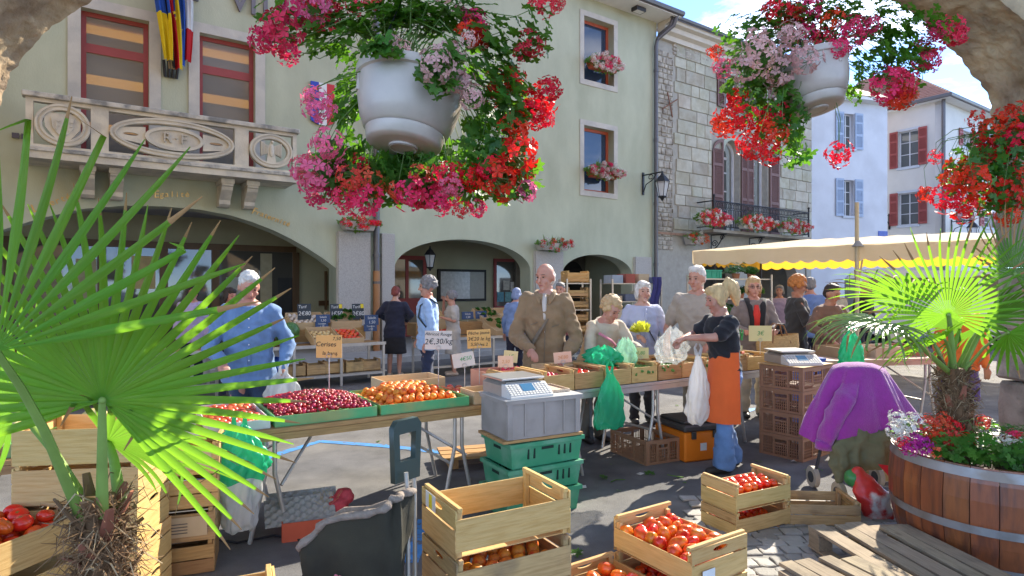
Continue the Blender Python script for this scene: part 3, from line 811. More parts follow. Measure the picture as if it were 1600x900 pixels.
q.build('baluster', M_iron, rlo, kind='stuff'); sc_.build('scrollwork', M_iron, rlo, kind='stuff')
for x in (12.5, 18.5): MB().tube([(x, -.7, 3.6), (x, -.7, 4.78)], .03, 8).ball((x, -.7, 4.8), .05, 8, 6).build('railing_post', M_iron, rlo)
for x in (13.2, 15.5, 17.8):
    pts = [(x, -.08 - .5 * u, 3.0 + .5 * u ** 2) for u in [i / 10 for i in range(11)]]
    sp = [(x, -.2 - .13 * (1 - i / 20) * math.cos(i * .6), 3.2 + .13 * (1 - i / 20) * math.sin(i * .6)) for i in range(18)]
    sp2 = [(x, -.52 - .1 * (1 - i / 20) * math.cos(i * .6), 3.4 + .1 * (1 - i / 20) * math.sin(i * .6)) for i in range(16)]
    MB().tube(pts, .02, 6).tube(sp, .016, 6).tube(sp2, .014, 6).tube([(x, -.06, 2.95), (x, -.06, 3.5)], .02, 6).tube([(x, -.06, 3.51), (x, -.7, 3.51)], .02, 6).build('scroll_bracket', M_iron, stone)

# ================================================================ HOUSES BEHIND
def frame2(P0, P1):
    d = (Vector(P1) - Vector(P0)); ln = d.length; d.normalize()
    return Matrix(((d.x, -d.y, 0, P0[0]), (d.y, d.x, 0, P0[1]), (0, 0, 1, 0), (0, 0, 0, 1))), ln
M_wall_w = mat('white_render', (.62, .645, .70), .9, .05, 1.5, bump=.2, bscale=40, col2=(.56, .58, .63), c2scale=.8)
M_wall_c = mat('cream_render', (.62, .61, .58), .9, .06, 1.5, bump=.2, bscale=40)
M_bshut = mat('pale_blue_shutter', (.36, .45, .60), .6, .08, 5)
M_rshut = mat('red_shutter', (.33, .08, .075), .6, .1, 5)
M_greyst = mat('pale_blue_trim', (.50, .55, .62), .8, .08, 4)
M_tile = mat('roof_tile', (.33, .19, .145), .85, .22, 5, objvar=.2, hue=.01)
def at_face(Fm, px, py):
    """along / height on the face with frame Fm of a photo pixel"""
    o = Fm.translation; d = Fm.col[0].xyz; s = (px - 800) / FPX
    t = (s * o.y - o.x) / (d.x - s * d.y)
    return t, CAMH + (450 - py) / FPX * (o.y + d.y * t)
Wm, wl = frame2((13.65, 28.0, 0), (17.9, 29.3, 0))
wh = empty('white_house', Wm, 'white rendered house with pale blue shutters beyond the stone house', 'building')
wins = []
for (x0, x1, y0, y1) in ((1318, 1334, 177, 233), (1318, 1334, 281, 338)):
    a, h1 = at_face(Wm, x0, y0); b, h0 = at_face(Wm, x1, y1); wins.append((a, b, h0, h1))
inst('wall', setmat(shape2d([(-.6, 0), (wl, 0), (wl, 10.3), (-.6, 10.3)], [[(a, c), (b, c), (b, d), (a, d)] for a, b, c, d in wins], .35), M_wall_w), wh)
MB().box(-.6, wl, .36, 8, 0, 10.3).build('house_body', M_wall_w, wh)
for a, b, c, d in wins:
    window(wh, a, b, c, d, .18, M_wwin, .05, transoms=((c + (d - c) * .35, .035), (c + (d - c) * .68, .035)), mullions=(((a + b) / 2, .05),), pane=glass('house_glass'))
    MB().box(a - .1, b + .1, -.08, -.001, c - .1, c).build('window_sill', M_greyst, wh)
    shutter(wh, a - .48, a - .03, c - .02, d + .05, M_bshut, slats=True); shutter(wh, b + .03, b + .5, c - .02, d + .05, M_bshut, slats=True)
MB().box(-.9, wl + .4, -.5, 8, 10.3, 10.45).build('eaves', M_white, wh)
MB().add([(-.9, -.55, 10.46), (wl + .4, -.55, 10.46), (wl + .4, 4.5, 13), (-.9, 4.5, 13), (-.9, 8.5, 10.46), (wl + .4, 8.5, 10.46)], [(0, 1, 2, 3), (3, 2, 5, 4), (0, 3, 4), (1, 5, 2)]).build('roof', M_tile, wh)
t_, h_ = at_face(Wm, 1379, 366)
MB().box(t_ - .28, t_ + .28, -.03, -.001, h_ - .15, h_ + .15).build('street_plate', mat('blue_plate', (.08, .13, .45), .4), wh)

P0, P1, P2 = Vector((19.56, 32.0, 0)), Vector((20.9, 29.86, 0)), Vector((20.9, 29.86, 0)) + FD * 9
Cm, cl = frame2(P0, P1); Dm, dl = frame2(P1, P2)
Cm_e, cl_e = frame2(P0 - (P1 - P0).normalized() * 2.5, P1)
ch = empty('corner_house', TR(0, 0, 0), 'white corner house with red shutters and brown tiled hip roof', 'building')
def face(Fm, ln, wl_, root, x_lo=0.0, shm=M_rshut, wm=M_wall_c):
    ws = []
    for (x0, x1, y0, y1) in wl_:
        a, h1 = at_face(Fm, x0, y0); b, h0 = at_face(Fm, x1, y1); ws.append((a, b, h0, h1))
    k = empty('facade', Fm); k.parent = root
    me = shape2d([(x_lo, 0), (ln, 0), (ln, 10.75), (x_lo, 10.75)], [[(a, c), (b, c), (b, d), (a, d)] for a, b, c, d in ws], .3)
    inst('wall', setmat(me, wm), k)
    for a, b, c, d in ws:
        f = window(k, a, b, c, d, .14, M_wwin, .05, transoms=((c + (d - c) * .35, .035), (c + (d - c) * .68, .035)), mullions=(((a + b) / 2, .05),), pane=glass('house_glass'))
        MB().box(a - .06, b + .06, -.06, -.001, c - .12, c).build('window_sill', M_greyst, k)
        MB().box(a - .06, b + .06, -.03, -.002, d, d + .12).build('window_lintel', M_greyst, k)
        sw = (b - a) * .42
        shutter(k, a - sw - .02, a - .02, c, d + .04, shm); shutter(k, b + .02, b + sw + .02, c, d + .04, shm)
    return k
face(Cm, cl - .002, [(1404, 1435, 207, 258), (1404, 1435, 303, 350)], ch, -2.5)
face(Dm, dl, [(1503, 1515, 203, 232), (1500, 1514, 320, 352), (1538, 1552, 225, 260), (1536, 1550, 330, 356)], ch, .002)
q = MB(); q.tube([(20.86, 29.7, 0), (20.86, 29.7, 10.8)], .085, 8); q.build('downpipe', M_zinc, ch)
# hip roof of the corner house, tile courses as stepped strips
e0, e1, e2 = P0 - (P1 - P0).normalized() * 3 , P1, P2
cc = Vector((24.3, 37.0, 0))
roof = MB()
def slope(a, b, apex_a, apex_b, n=26, nz_=10.85):
    a = Vector((a.x, a.y, nz_)); b = Vector((b.x, b.y, nz_))
    nrm = (b - a).cross(apex_a - a).normalized()
    if nrm.z < 0: nrm = -nrm
    for i in range(n):
        u0, u1 = i / n, (i + 1) / n
        p, q_, r_, s_ = a.lerp(apex_a, u0), b.lerp(apex_b, u0), b.lerp(apex_b, u1), a.lerp(apex_a, u1)
        roof.add([p + nrm * .06, q_ + nrm * .06, r_ + nrm * .0, s_ + nrm * .0, p, q_], [(0, 1, 2, 3), (0, 4, 5, 1)])
out1 = (P1 - P0).cross(Vector((0, 0, 1))).normalized() * .6; out2 = FN * .6
corner = P1 + out1 + out2
ap = Vector((22.6, 36.0, 14.4)); ap2 = ap + FD * 6
slope(e0 + out1, corner, ap + (e0 - P1) * .4, ap); slope(corner, P2 + out2, ap, ap2)
roof.build('roof', M_tile, ch, kind=None)
gt = MB(); gt.tube([(*(e0 + out1).xy, 10.8), (*corner.xy, 10.8), (*(P2 + out2).xy, 10.8)], .11, 8); gt.build('gutter', M_zinc, ch)
MB().add([(*(e0).xy, 10.74), (*(P1).xy, 10.74), (*(P2).xy, 10.74), (*(P2 + out2).xy, 10.74), (*corner.xy, 10.74), (*(e0 + out1).xy, 10.74)], [(0, 1, 4, 5), (1, 2, 3, 4)]).build('eaves', M_white, ch)

# ================================================================ WALL LANTERNS
M_lampglass = clear('lantern_glass', (.9, .92, .95), .35, .1)
def lantern(M, s, label, bracket=True, group='wall lanterns'):
    o = empty('wall_lantern', M @ Matrix.Scale(s, 4), label, 'lantern', group)
    if bracket:
        MB().tube([(0, 0, .35), (0, -.62, .35)], .016, 6).tube([(0, -.02, -.05), (0, -.1, .12), (0, -.3, .2), (0, -.42, .33)], .012, 6).tube([(0, -.25 - .07 * math.cos(i * .6), .28 + .05 * math.sin(i * .6)) for i in range(10)], .01, 5).box(-.03, .03, -.02, -.0, -.12, .42).build('bracket', M_iron, o)
        y = -.6
    else: y = 0
    MB().lathe([(.02, .36), (.03, .3), (.05, .27), (.09, .24), (.17, .13), (.18, .11), (.0, .11)], 6, True, cx=0, cy=y).build('lamp_cap', M_iron, o)
    fr = MB()
    for i in range(6):
        a = 2 * PI * i / 6
        fr.tube([(.165 * math.cos(a), y + .165 * math.sin(a), .11), (.095 * math.cos(a), y + .095 * math.sin(a), -.22)], .01, 4)
    fr.lathe([(.1, -.22), (.11, -.24), (.05, -.27), (.015, -.33)], 6, True, cx=0, cy=y); fr.build('lamp_frame', M_iron, o)
    MB().lathe([(.157, .11), (.09, -.22)], 6, False, cx=0, cy=y).build('lamp_glass', M_lampglass, o)
    return o
t_, h_ = FL(1004, 297)
lantern(FM @ TR(t_, -.02, h_), 1.35, 'black iron lantern on bracket beside the long downpipe of the green facade')
lantern(FM @ TR(A(672, 1.2), 1.2, 2.42), 1.0, 'black lantern hanging inside the middle arch above the notice board', False)
t_, h_ = at_face(Cm, 1390, 350)
lantern(Cm @ TR(t_, -.02, h_ - .1), 1.5, 'black lantern on the corner house near the blue street plate')
t_, h_ = at_face(Dm, 1486, 360)
lantern(Dm @ TR(t_, -.02, h_ - .1), 1.5, 'black lantern on the corner house right of its downpipe')
# ================================================================ MARKET: WOOD, CRATES, FRUIT
M_ply = wood('pale_poplar', (.60, .38, .15), (.47, .27, .09))
M_ply2 = wood('weathered_poplar', (.50, .33, .15), (.36, .22, .09), wear=.5)
M_ply3 = wood('fresh_pine', (.64, .42, .165), (.54, .32, .10))
M_plank = wood('pallet_plank', (.36, .29, .20), (.25, .195, .13), wear=.55, rough=.9)
M_board = wood('table_board', (.46, .27, .11), (.33, .18, .07), wear=.2)
M_alu = mat('aluminium', (.55, .52, .47), .42, .12, 9, metal=.65)
_cache = {}
def plank_mesh(l, w_, t, m):
    k = (round(l, 3), round(w_, 3), round(t, 4), m.name)
    if k not in _cache: _cache[k] = MB().cbox(l, w_, t, .0018).mesh('board', m)
    return _cache[k]
def endboard_mesh(W_, h, t, m, slot=True):
    """board in x,z with a hand slot"""
    k = ('end', W_, h, t, m.name, slot)
    if k not in _cache:
        o = [(-W_ / 2, 0), (W_ / 2, 0), (W_ / 2, h), (-W_ / 2, h)]
        hs = []
        if slot:
            sw, sh, sz = .055, .013, h * .62
            hs = [[(sw * math.cos(a) * (1 if True else 1), sz + sh * math.sin(a)) for a in [2 * PI * i / 14 for i in range(14)]]]
        _cache[k] = setmat(shape2d(o, hs, t), m)
    return _cache[k]
def crate(M, label, L=.58, Wd=.38, H=.2, m=None, side=.62, endh=None, group='wooden fruit crates', slot=True, slats=1, gap_low=True):
    """poplar fruit crate, long along x; sides leave a gap below the rim of the crate above"""
    m = m or M_ply
    o = empty('wooden_crate', M, label, 'crate', group)
    t = .007; endh = endh or H
    for s in (-1, 1):
        e = inst('end_board', endboard_mesh(round(Wd, 3), round(endh * .56, 3), .009, m, False), o, Matrix.Translation((s * (L / 2), 0, .004)) @ Matrix.Rotation(PI / 2 * s, 4, 'Z') @ Matrix.Translation((0, 0, 0)))
        inst('end_board', endboard_mesh(round(Wd, 3), round(endh * .36, 3), .009, m, slot), o, Matrix.Translation((s * (L / 2), 0, endh * .63)) @ Matrix.Rotation(PI / 2 * s, 4, 'Z'))
        inst('end_rail', plank_mesh(Wd, .022, .02, m), o, Matrix.Translation((s * (L / 2 - .024), 0, endh + .0)) @ Matrix.Rotation(PI / 2, 4, 'Z'))
        n_ = slats; zz = .004
        for i in range(n_):
            h = H * side / n_ - .006
            inst('side_slat', plank_mesh(L - .004, h, t, m), o, Matrix.Translation((0, s * (Wd / 2 - .003), zz + H * (1 - side) * (.42 if gap_low else 0) + h / 2 + i * H * side / n_)) @ Matrix.Rotation(PI / 2, 4, 'X'))
        for q in (-1, 1):
            inst('corner_post', plank_mesh(H * 1.0, .026, .026, m), o, Matrix.Translation((s * (L / 2 - .024), q * (Wd / 2 - .022), H * .5 + .004)) @ Matrix.Rotation(PI / 2, 4, 'Y'))
    for i in range(5):
        y = (-.5 + (i + .5) / 5) * (Wd - .02)
        inst('bottom_slat', plank_mesh(L - .02, (Wd - .02) / 5 - .006, .005, m), o, Matrix.Translation((0, y, .0065)))
    return o
def corner_M(P, Q, L, Wd, z):
    """frame of a box whose front-left bottom corner is P, long front edge towards Q"""
    d = (Vector(Q) - Vector(P)); d.z = 0; d.normalize(); nn = Vector((-d.y, d.x, 0))
    c = Vector((P[0], P[1], 0)) + d * L / 2 + nn * Wd / 2
    return Matrix.Translation((c.x, c.y, z)) @ Matrix.Rotation(math.atan2(d.y, d.x), 4, 'Z')
def slabstack(P, Q, L, Wd, z, m): pass
# fruit meshes
def fruit_mesh(name, m, r=1., flat=.85, ribs=0, dimple=.25, n=16, k=10, stem=None, crease=0.):
    mb = MB(); rings = []
    for i in range(k + 1):
        th = PI * (0.02 + .96 * i / k)
        rings.append([])
        for j in range(n):
            a = 2 * PI * j / n
            rr = 1 + (.06 * math.cos(ribs * a) if ribs else 0) - crease * max(0, math.cos(a)) ** 12
            z = -math.cos(th) * flat
            if z > 0: z -= dimple * max(0, 1 - math.sin(th) * 2.2) * flat
            rings[-1].append((r * math.sin(th) * rr * math.cos(a), r * math.sin(th) * rr * math.sin(a), r * z))
    mb.ring_loft(rings, True, 0)
    ms = [m]
    if stem:
        ms.append(stem)
        for j in range(5):
            a = 2 * PI * j / 5
            mb.add([(0, 0, r * (flat - dimple * .7)), (r * .16 * math.cos(a - .35), r * .16 * math.sin(a - .35), r * (flat - dimple * .55)), (r * .42 * math.cos(a), r * .42 * math.sin(a), r * (flat - .12)), (r * .16 * math.cos(a + .35), r * .16 * math.sin(a + .35), r * (flat - dimple * .55))], [(0, 1, 2, 3)], 1)
    return mb.mesh(name, ms, 180)
M_tom = mat('tomato_skin', (.72, .065, .010), .26, .15, 1.5, spec=.5, hue=.012, objvar=.15, col2=(.72, .13, .02), c2scale=.9, c2pos=(.52, .75))
M_heir = mat('ribbed_tomato_skin', (.72, .085, .012), .28, .2, 1.2, spec=.5, hue=.02, objvar=.2, col2=(.72, .24, .03), c2scale=1.1, c2pos=(.46, .66))
M_apri = mat('apricot_skin', (.80, .25, .03), .45, .15, 3, spec=.3, hue=.018, objvar=.15, col2=(.70, .09, .02), c2scale=1.0, c2pos=(.5, .68))
M_nect = mat('nectarine_skin', (.70, .16, .05), .3, .15, 3, hue=.02, objvar=.2, col2=(.5, .03, .02), c2scale=8)
M_cher = mat('cherry_skin', (.36, .010, .028), .16, .25, 4, spec=.6, objvar=.5, hue=.012)
M_stemg = mat('green_stem', (.10, .18, .03), .6)
M_stemb = mat('cherry_stem', (.20, .22, .06), .6)
F_tom = fruit_mesh('tomato', M_tom, 1, .82, 0, .2, stem=M_stemg)
F_heir = [fruit_mesh('ribbed_tomato', M_heir, 1, .72, 9, .3, 36, 10, stem=M_stemg), fruit_mesh('ribbed_tomato', M_heir, 1, .78, 7, .25, 28, 10)]
F_ox = fruit_mesh('long_tomato', M_heir, 1, 1.45, 5, .1, 20, 12)
F_apri = fruit_mesh('apricot', M_apri, 1, .93, 0, .12, 14, 9, crease=.08)
F_nect = fruit_mesh('nectarine', M_nect, 1, .93, 0, .12, 14, 9, crease=.08)
mb = MB(); 
F_cher = []
for s in range(3):
    mb = MB(); mb.ball((0, 0, 0), (1, 1, .9), 9, 6); a = s * 2.1
    if s == 1: mb.tube([(0, 0, .8), (.5 * math.cos(a), .5 * math.sin(a), 1.7), (1.2 * math.cos(a), 1.2 * math.sin(a), 2.2)], .07, 3, mi=1)
    F_cher.append(mb.mesh('cherry', [M_cher, M_stemb], 180))
def heap(M, L, Wd, z0, r, fm, name, label, cat, group, n_max=200, dome=0., layers=1, jit=.25, mask=None, tilt=.6, rv=.12):
    """hexagonal layers of fruit filling an L x Wd tray"""
    c = 0
    for ly in range(layers):
        l2, w2 = L - 2 * r * ly * .9, Wd - 2 * r * ly * .9
        if l2 < r or w2 < r: break
        ny = max(1, int(w2 / (1.78 * r))); nx = max(1, int(l2 / (2.04 * r)))
        for j in range(ny):
            for i in range(nx):
                x = -l2 / 2 + r + (i + (.5 if (j + ly) % 2 else 0)) * (l2 - 2 * r) / max(1, nx - .5); y = -w2 / 2 + r + j * (w2 - 2 * r) / max(1, ny - 1) if ny > 1 else 0
                x += rnd.uniform(-jit, jit) * r; y += rnd.uniform(-jit, jit) * r
                if abs(x) > L / 2 - r * .8 or (mask and not mask(x, y)): continue
                z = z0 + r * .85 + ly * r * 1.45 + dome * (1 - (2 * x / L) ** 2) * (1 - (2 * y / Wd) ** 2) + rnd.uniform(-.15, .2) * r
                f = fm if not isinstance(fm, list) else rnd.choice(fm)
                s = r * rnd.uniform(1 - rv, 1 + rv * .6)
                inst(name, f, None, M @ Matrix.Translation((x, y, z)) @ Matrix.Rotation(rnd.uniform(0, 6.28), 4, 'Z') @ Matrix.Rotation(rnd.uniform(-tilt, tilt), 4, 'X') @ Matrix.Rotation(rnd.uniform(-tilt, tilt), 4, 'Y') @ Matrix.Scale(s, 4), label, cat, group)
                c += 1
                if c >= n_max: return

# ---- centre stack of three crates with apricots
P, Q = (-.248, 2.64, 0), (.275, 2.93, 0)
lb = ('wooden crate of apricots at the bottom of the stack beside the green trolley bag', 'stained wooden crate of apricots, middle of the stack beside the trolley bag', 'empty pale wooden crate on top of the stack beside the trolley bag')
for i in range(3):
    z = i * .222
    M = corner_M(P, Q, .6, .4, z) @ TR(rnd.uniform(-.006, .006), rnd.uniform(-.006, .006), 0, rnd.uniform(-.02, .02))
    crate(M, lb[i], .6, .4, .212, (M_ply, M_ply2, M_ply3)[i], side=.70)
    if i < 2: heap(M, .54, .34, .085, .036, F_apri, 'apricot', 'apricot inside the crate stack beside the trolley bag', 'apricot', 'apricots in the stacked crates', layers=1, n_max=40, dome=.02)
    if i == 2:
        tg = MB(); tg.box(-.07, .05, -.001, .0, 0, .075); t_ = tg.build('paper_label', mat('label_white', (.7, .7, .68), .5), None)
        t_.parent = [x for x in C.objects if x.get('label') == lb[2]][0]; t_.matrix_local = Matrix.Translation((-.3065, .06, .14)) @ Matrix.Rotation(-PI / 2, 4, 'Z')
        tg = MB(); tg.box(-.03, .01, -.0016, -.0012, .005, .07); y_ = tg.build('label_stripe', mat('label_yellow', (.75, .6, .02), .5), t_)
# ---- front tomato crates
c1, lft, rgt = Vector((.863, 2.95, 0)), Vector((.565, 3.41, 0)), Vector((1.215, 3.18, 0))
d_long = (c1 - lft).normalized()
M0 = corner_M(lft, c1, .55, .42, 0)
crate(M0, 'lower wooden crate of dark tomatoes under the front tomato crate', .55, .42, .155, M_ply, side=.6)
heap(M0, .5, .37, .02, .034, F_tom, 'tomato', 'dark red tomato in the shaded lower front crate', 'tomato', 'tomatoes in the lower front crate', n_max=60)
M1 = corner_M(lft, c1, .55, .42, .165)
o1 = crate(M1, 'wooden crate of large mixed tomatoes, top of the front stack', .55, .42, .155, M_ply3, side=.72, endh=.19)
heap(M1, .52, .38, .075, .037, [F_ox, F_heir[1], F_heir[0], F_ox], 'tomato', 'large orange-red tomato in the top front crate', 'tomato', 'tomatoes in the top front crate', n_max=60, dome=.03, tilt=1.4, jit=.45)
heap(M1, .5, .36, .02, .036, F_tom, 'tomato', 'large orange-red tomato in the top front crate', 'tomato', 'tomatoes in the top front crate', n_max=50)
q = MB(); q.box(-.045, .045, -.001, 0, 0, .05); pp = q.build('paper_label', MATS['label_white'], o1, Matrix.Translation((.2845, -.1, .03)) @ Matrix.Rotation(PI / 2, 4, 'Z'))
nn = Vector((-d_long.y, d_long.x, 0))
M2 = corner_M(lft - nn * .40 + d_long * .01, c1 - nn * .40, .55, .36, 0)
crate(M2, 'wooden crate of ribbed tomatoes on the ground at the front edge', .55, .36, .17, M_ply, side=.72)
heap(M2, .5, .31, .03, .046, F_heir, 'ribbed_tomato', 'ribbed red tomato in the low front crate', 'tomato', 'ribbed tomatoes in the low front crate', n_max=40, dome=.01, layers=2)
# ---- back tomato stack
cB, rB = Vector((1.44, 3.95, 0)), Vector((1.894, 4.18, 0))
for i in range(2):
    M = corner_M(cB, rB, .51, .31, i * .165)
    crate(M, ('lower wooden tomato crate of the pair behind the front crates', 'upper wooden crate of round tomatoes beside the empty crate')[i], .51, .31, .155, (M_ply, M_ply3)[i], side=.66, endh=(.155, .175)[i], slot=False)
    heap(M, .47, .27, (.02, .055)[i], .030, F_tom, 'tomato', ('round tomato in the lower crate of the rear pair', 'round red tomato in the upper crate of the rear pair')[i], 'tomato', ('tomatoes in the lower rear crate', 'tomatoes in the upper rear crate')[i], n_max=70, layers=1 + i, dome=.0)
# ---- empty crate on the ground
M = Matrix.Translation((2.12, 4.32, .004)) @ Matrix.Rotation(R(-4), 4, 'Z')
crate(M, 'empty low wooden crate on the ground between tomatoes and watermelon', .5, .3, .16, M_ply2, side=.9, slats=2, gap_low=False)
# ---- pallets
def pallet(M, label, n=5, L=1.2, Wd=.8, miss=()):
    o = empty('wooden_pallet', M, label, 'pallet', 'pallets on the paving')
    for i in range(n):
        if i in miss: continue
        w_ = .085 if i % 2 else .11
        inst('deck_plank', plank_mesh(L + rnd.choice((-.12, -.03, .02, .03)), w_, .02, M_plank), o, TR(rnd.uniform(-.05, .03), -Wd / 2 + w_ / 2 + i * (Wd - .12) / (n - 1), .132, rnd.uniform(-.04, .04)))
    for s in (-1, 0, 1):
        inst('bearer', plank_mesh(Wd, .09, .02, M_plank), o, TR(s * (L / 2 - .06), 0, .110, PI / 2))
        for q in (-1, 0, 1): inst('block', plank_mesh(.1, .09, .085, M_plank), o, TR(s * (L / 2 - .06), q * (Wd / 2 - .05), .0575))
    for q in (-1, 0, 1): inst('base_board', plank_mesh(L, .09, .012, M_plank), o, TR(0, q * (Wd / 2 - .05), .009))
    return o
pd = Vector((690 - 800, 960, 0)).normalized()     # planks run towards the camera
a_ = math.atan2(pd.y, pd.x)
pc = W(1300, 825, 3.86); 
pallet(Matrix.Translation((2.18, 3.32, .028)) @ Matrix.Rotation(a_, 4, 'Z'), 'weathered wooden pallet on the paving beside the planted barrel', 5, 1.0, .62)
pallet(Matrix.Translation((1.74, 2.90, .036)) @ Matrix.Rotation(a_ + .22, 4, 'Z'), 'second wooden pallet lying nearer the tomato crates', 4, .8, .5)
# ---- left: stacks of crates and tomatoes
Mtop = None
cL = Vector((-1.90, 3.16, 0))
for i in range(5):
    M = Matrix.Translation((-2.12 + rnd.uniform(-.01, .01), 3.14, i * .192)) @ Matrix.Rotation(R(8) + rnd.uniform(-.02, .02), 4, 'Z')
    crate(M, 'pale wooden crate, number %s from the ground in the tall stack behind the left palm' % ('one', 'two', 'three', 'four', 'five')[i], .56, .38, .185, M_ply3, side=.95, gap_low=False, group='crates stacked behind the left palm')
for i in range(4):
    M = Matrix.Translation((-1.93 + .012 * i, 3.58, i * .188)) @ Matrix.Rotation(R(20) + rnd.uniform(-.03, .03), 4, 'Z')
    o = crate(M, 'wooden crate, %s of the short stack beside the hanging bag' % ('lowest', 'second from below', 'third from below', 'topmost')[i], .38, .3, .18, (M_board, M_ply2, M_ply, M_ply3)[i], side=.9, slats=2, gap_low=False, group='crates stacked beside the hanging bag')
    if i in (3, 1):
        q = MB(); q.box(-.13, .13, -.002, 0, 0, .11); cd = q.build('printed_card', mat('kraft_card', (.55, .42, .26), .7, .1, 8), o, TR(.02, -.1535, .035))
        for k_, (x, z, c) in enumerate(((-.1, .045, (.5, .02, .02)), (-.1, .075, (.5, .02, .02)), (.06, .075, (.05, .22, .05)), (.085, .07, (.05, .22, .05)), (.08, .045, (.05, .25, .08)))):
            if i == 1 and k_ > 1: continue
            MB().prism([(x + .014 * math.cos(a) * (1 if k_ < 4 else 2), z + .016 * math.sin(a) * (1 if k_ < 4 else .6)) for a in [2 * PI * j / 10 for j in range(10)]], -.0035, -.0025).build('print_mark', mat('card_%d' % int(c[0] * 100 + c[1] * 10 + c[2] * 1000), c, .6), cd)
        for k_ in range(4): MB().box(-.06, .03, -.0034, -.0026, .02 + .017 * k_, .026 + .017 * k_).build('print_mark', mat('card_ink', (.16, .13, .1), .7), cd)
# tomato crate bottom left
M = Matrix.Translation((-2.30, 2.68, .0)) @ Matrix.Rotation(R(76), 4, 'Z')
for i in range(3):
    Mi = M @ Matrix.Translation((0, 0, i * .2))
    crate(Mi, ('lowest', 'middle', 'topmost tomato-filled')[i] + ' crate of the stack at the lower left edge', .58, .38, .19, M_ply, side=.8, gap_low=False, group='crates at the lower left edge')
heap(Mi, .52, .34, .08, .040, F_tom, 'tomato', 'orange tomato in the crate at the lower left edge', 'tomato', 'tomatoes at the lower left edge', n_max=60, layers=2)
for i in range(2):
    crate(Matrix.Translation((-1.22, 2.48, i * .2)) @ Matrix.Rotation(R(24), 4, 'Z'), ('lower', 'upper')[i] + ' pale crate at the bottom edge left of the trolley bag', .5, .32, .19, M_ply3, side=.9, gap_low=False, group='crates at the bottom edge')

# ================================================================ TABLES
TD = Vector((2.57, 1.61, 0)).normalized(); TN = Vector((-TD.y, TD.x, 0)); TA = math.atan2(TD.y, TD.x)
T_A = Vector((-1.85, 3.70, 0))
def TM(s, dpt=0., z=0., rz=0.):   # frame at s metres along the table front edge, dpt behind it
    p = T_A + TD * s + TN * dpt
    return Matrix.Translation((p.x, p.y, z)) @ Matrix.Rotation(TA + rz, 4, 'Z')
def table(M, L, Wd, H, label, nb=3, legs=((.18, .9), (.82, .9)), top=M_board):
    o = empty('trestle_table', M, label, 'table', 'market trestle tables')
    for i in range(nb):
        inst('top_board', plank_mesh(L, Wd / nb - .006, .028, top), o, TR(L / 2, (i + .5) * Wd / nb, H - .014))
    MB().box(0, L, .004, .024, H - .075, H - .03).build('apron_rail', top, o)
    for u, sp in legs:
        x = L * u
        for y in (.06, Wd - .06):
            for s in (-1, 1):
                MB().tube([(x + s * .03, y, H - .03), (x + s * .03, y, H - .3), (x + s * .12, y, .0)], .015, 8).build('leg', M_alu, o, smooth=50)
        MB().tube([(x - .07, .06, .3), (x - .07, Wd - .06, .3)], .011, 6).build('crossbar', M_alu, o)
        MB().tube([(x + .07, .06, .34), (x + .42 * (1 if u < .5 else -1), Wd / 2, H - .04)], .011, 6).build('brace', M_alu, o)
        MB().tube([(x - .07, Wd - .06, .34), (x + .38 * (1 if u < .5 else -1), Wd / 2, H - .04)], .011, 6).build('brace', M_alu, o)
    return o
table(TM(0), 2.12, .78, .72, 'trestle table carrying the cherry and apricot trays')
table(TM(2.16), 3.3, .74, .75, 'long trestle table carrying the row of wooden vegetable crates', legs=((.2, .9), (.5, .9), (.86, .9)), top=M_alu)
table(TM(-2.2), 2.1, .78, .72, 'trestle table with melons at the left edge', legs=((.1, .9), (.42, .9)))
# trays on table 1
M_tray = mat('green_tray_card', (.10, .42, .16), .5, .15, 6, col2=(.28, .33, .12), c2scale=3)
def tray(M, L, Wd, H, label, m, th=.006):
    o = empty('fruit_tray', M, label, 'tray', 'fruit trays on the front table')
    MB().box(-L / 2, L / 2, -Wd / 2, Wd / 2, 0, .005).build('tray_base', m, o)
    for s in (-1, 1):
        MB().box(-L / 2, L / 2, s * Wd / 2 - .003, s * Wd / 2 + .003, .006, H).build('tray_side', m, o)
        MB().box(s * L / 2 - .003, s * L / 2 + .003, -Wd / 2 + .004, Wd / 2 - .004, .006, H).build('tray_side', m, o)
    return o
Mc = TM(.75, .40, .722)
tray(Mc, .68, .72, .07, 'green tray heaped with dark cherries', M_tray)
Ma = TM(1.47, .40, .722)
tray(Ma, .70, .72, .07, 'green tray heaped with apricots', M_tray)
Mp = TM(.20, .40, .722)
tray(Mp, .36, .72, .06, 'pale tray of peaches on white paper at the table end', mat('white_tray_card', (.6, .6, .55), .6))
def dome(x, y, L, Wd): return max(0, (1 - (2 * x / L) ** 2)) ** .6 * max(0, (1 - (2 * y / Wd) ** 2)) ** .6
cand = []
for i in range(2600):
    x, y = rnd.uniform(-.32, .32), rnd.uniform(-.34, .34)
    cand.append((x, y))
pts_ = []
cell = {}
rr = .0145
for x, y in cand:
    kx, ky = int(x / .025), int(y / .025)
    ok = all((x - a) ** 2 + (y - b) ** 2 > (.0245) ** 2 for ii in (-1, 0, 1) for jj in (-1, 0, 1) for a, b in cell.get((kx + ii, ky + jj), ()))
    if ok: cell.setdefault((kx, ky), []).append((x, y)); pts_.append((x, y, .05 + .085 * dome(x, y, .68, .74) + rnd.uniform(-.006, .010)))
pts_.sort(key=lambda p: p[1])
near, far_ = pts_[:300], pts_[300:]
for x, y, z in near:
    inst('cherry', rnd.choice(F_cher), None, Mc @ TR(x, y, z, rnd.uniform(0, 6), rnd.uniform(-1.3, 1.3), rnd.uniform(-1, 1), rr * rnd.uniform(.9, 1.12)), 'small dark red cherry heaped in the green tray', 'cherry', 'cherries in the green tray')
mb = MB()
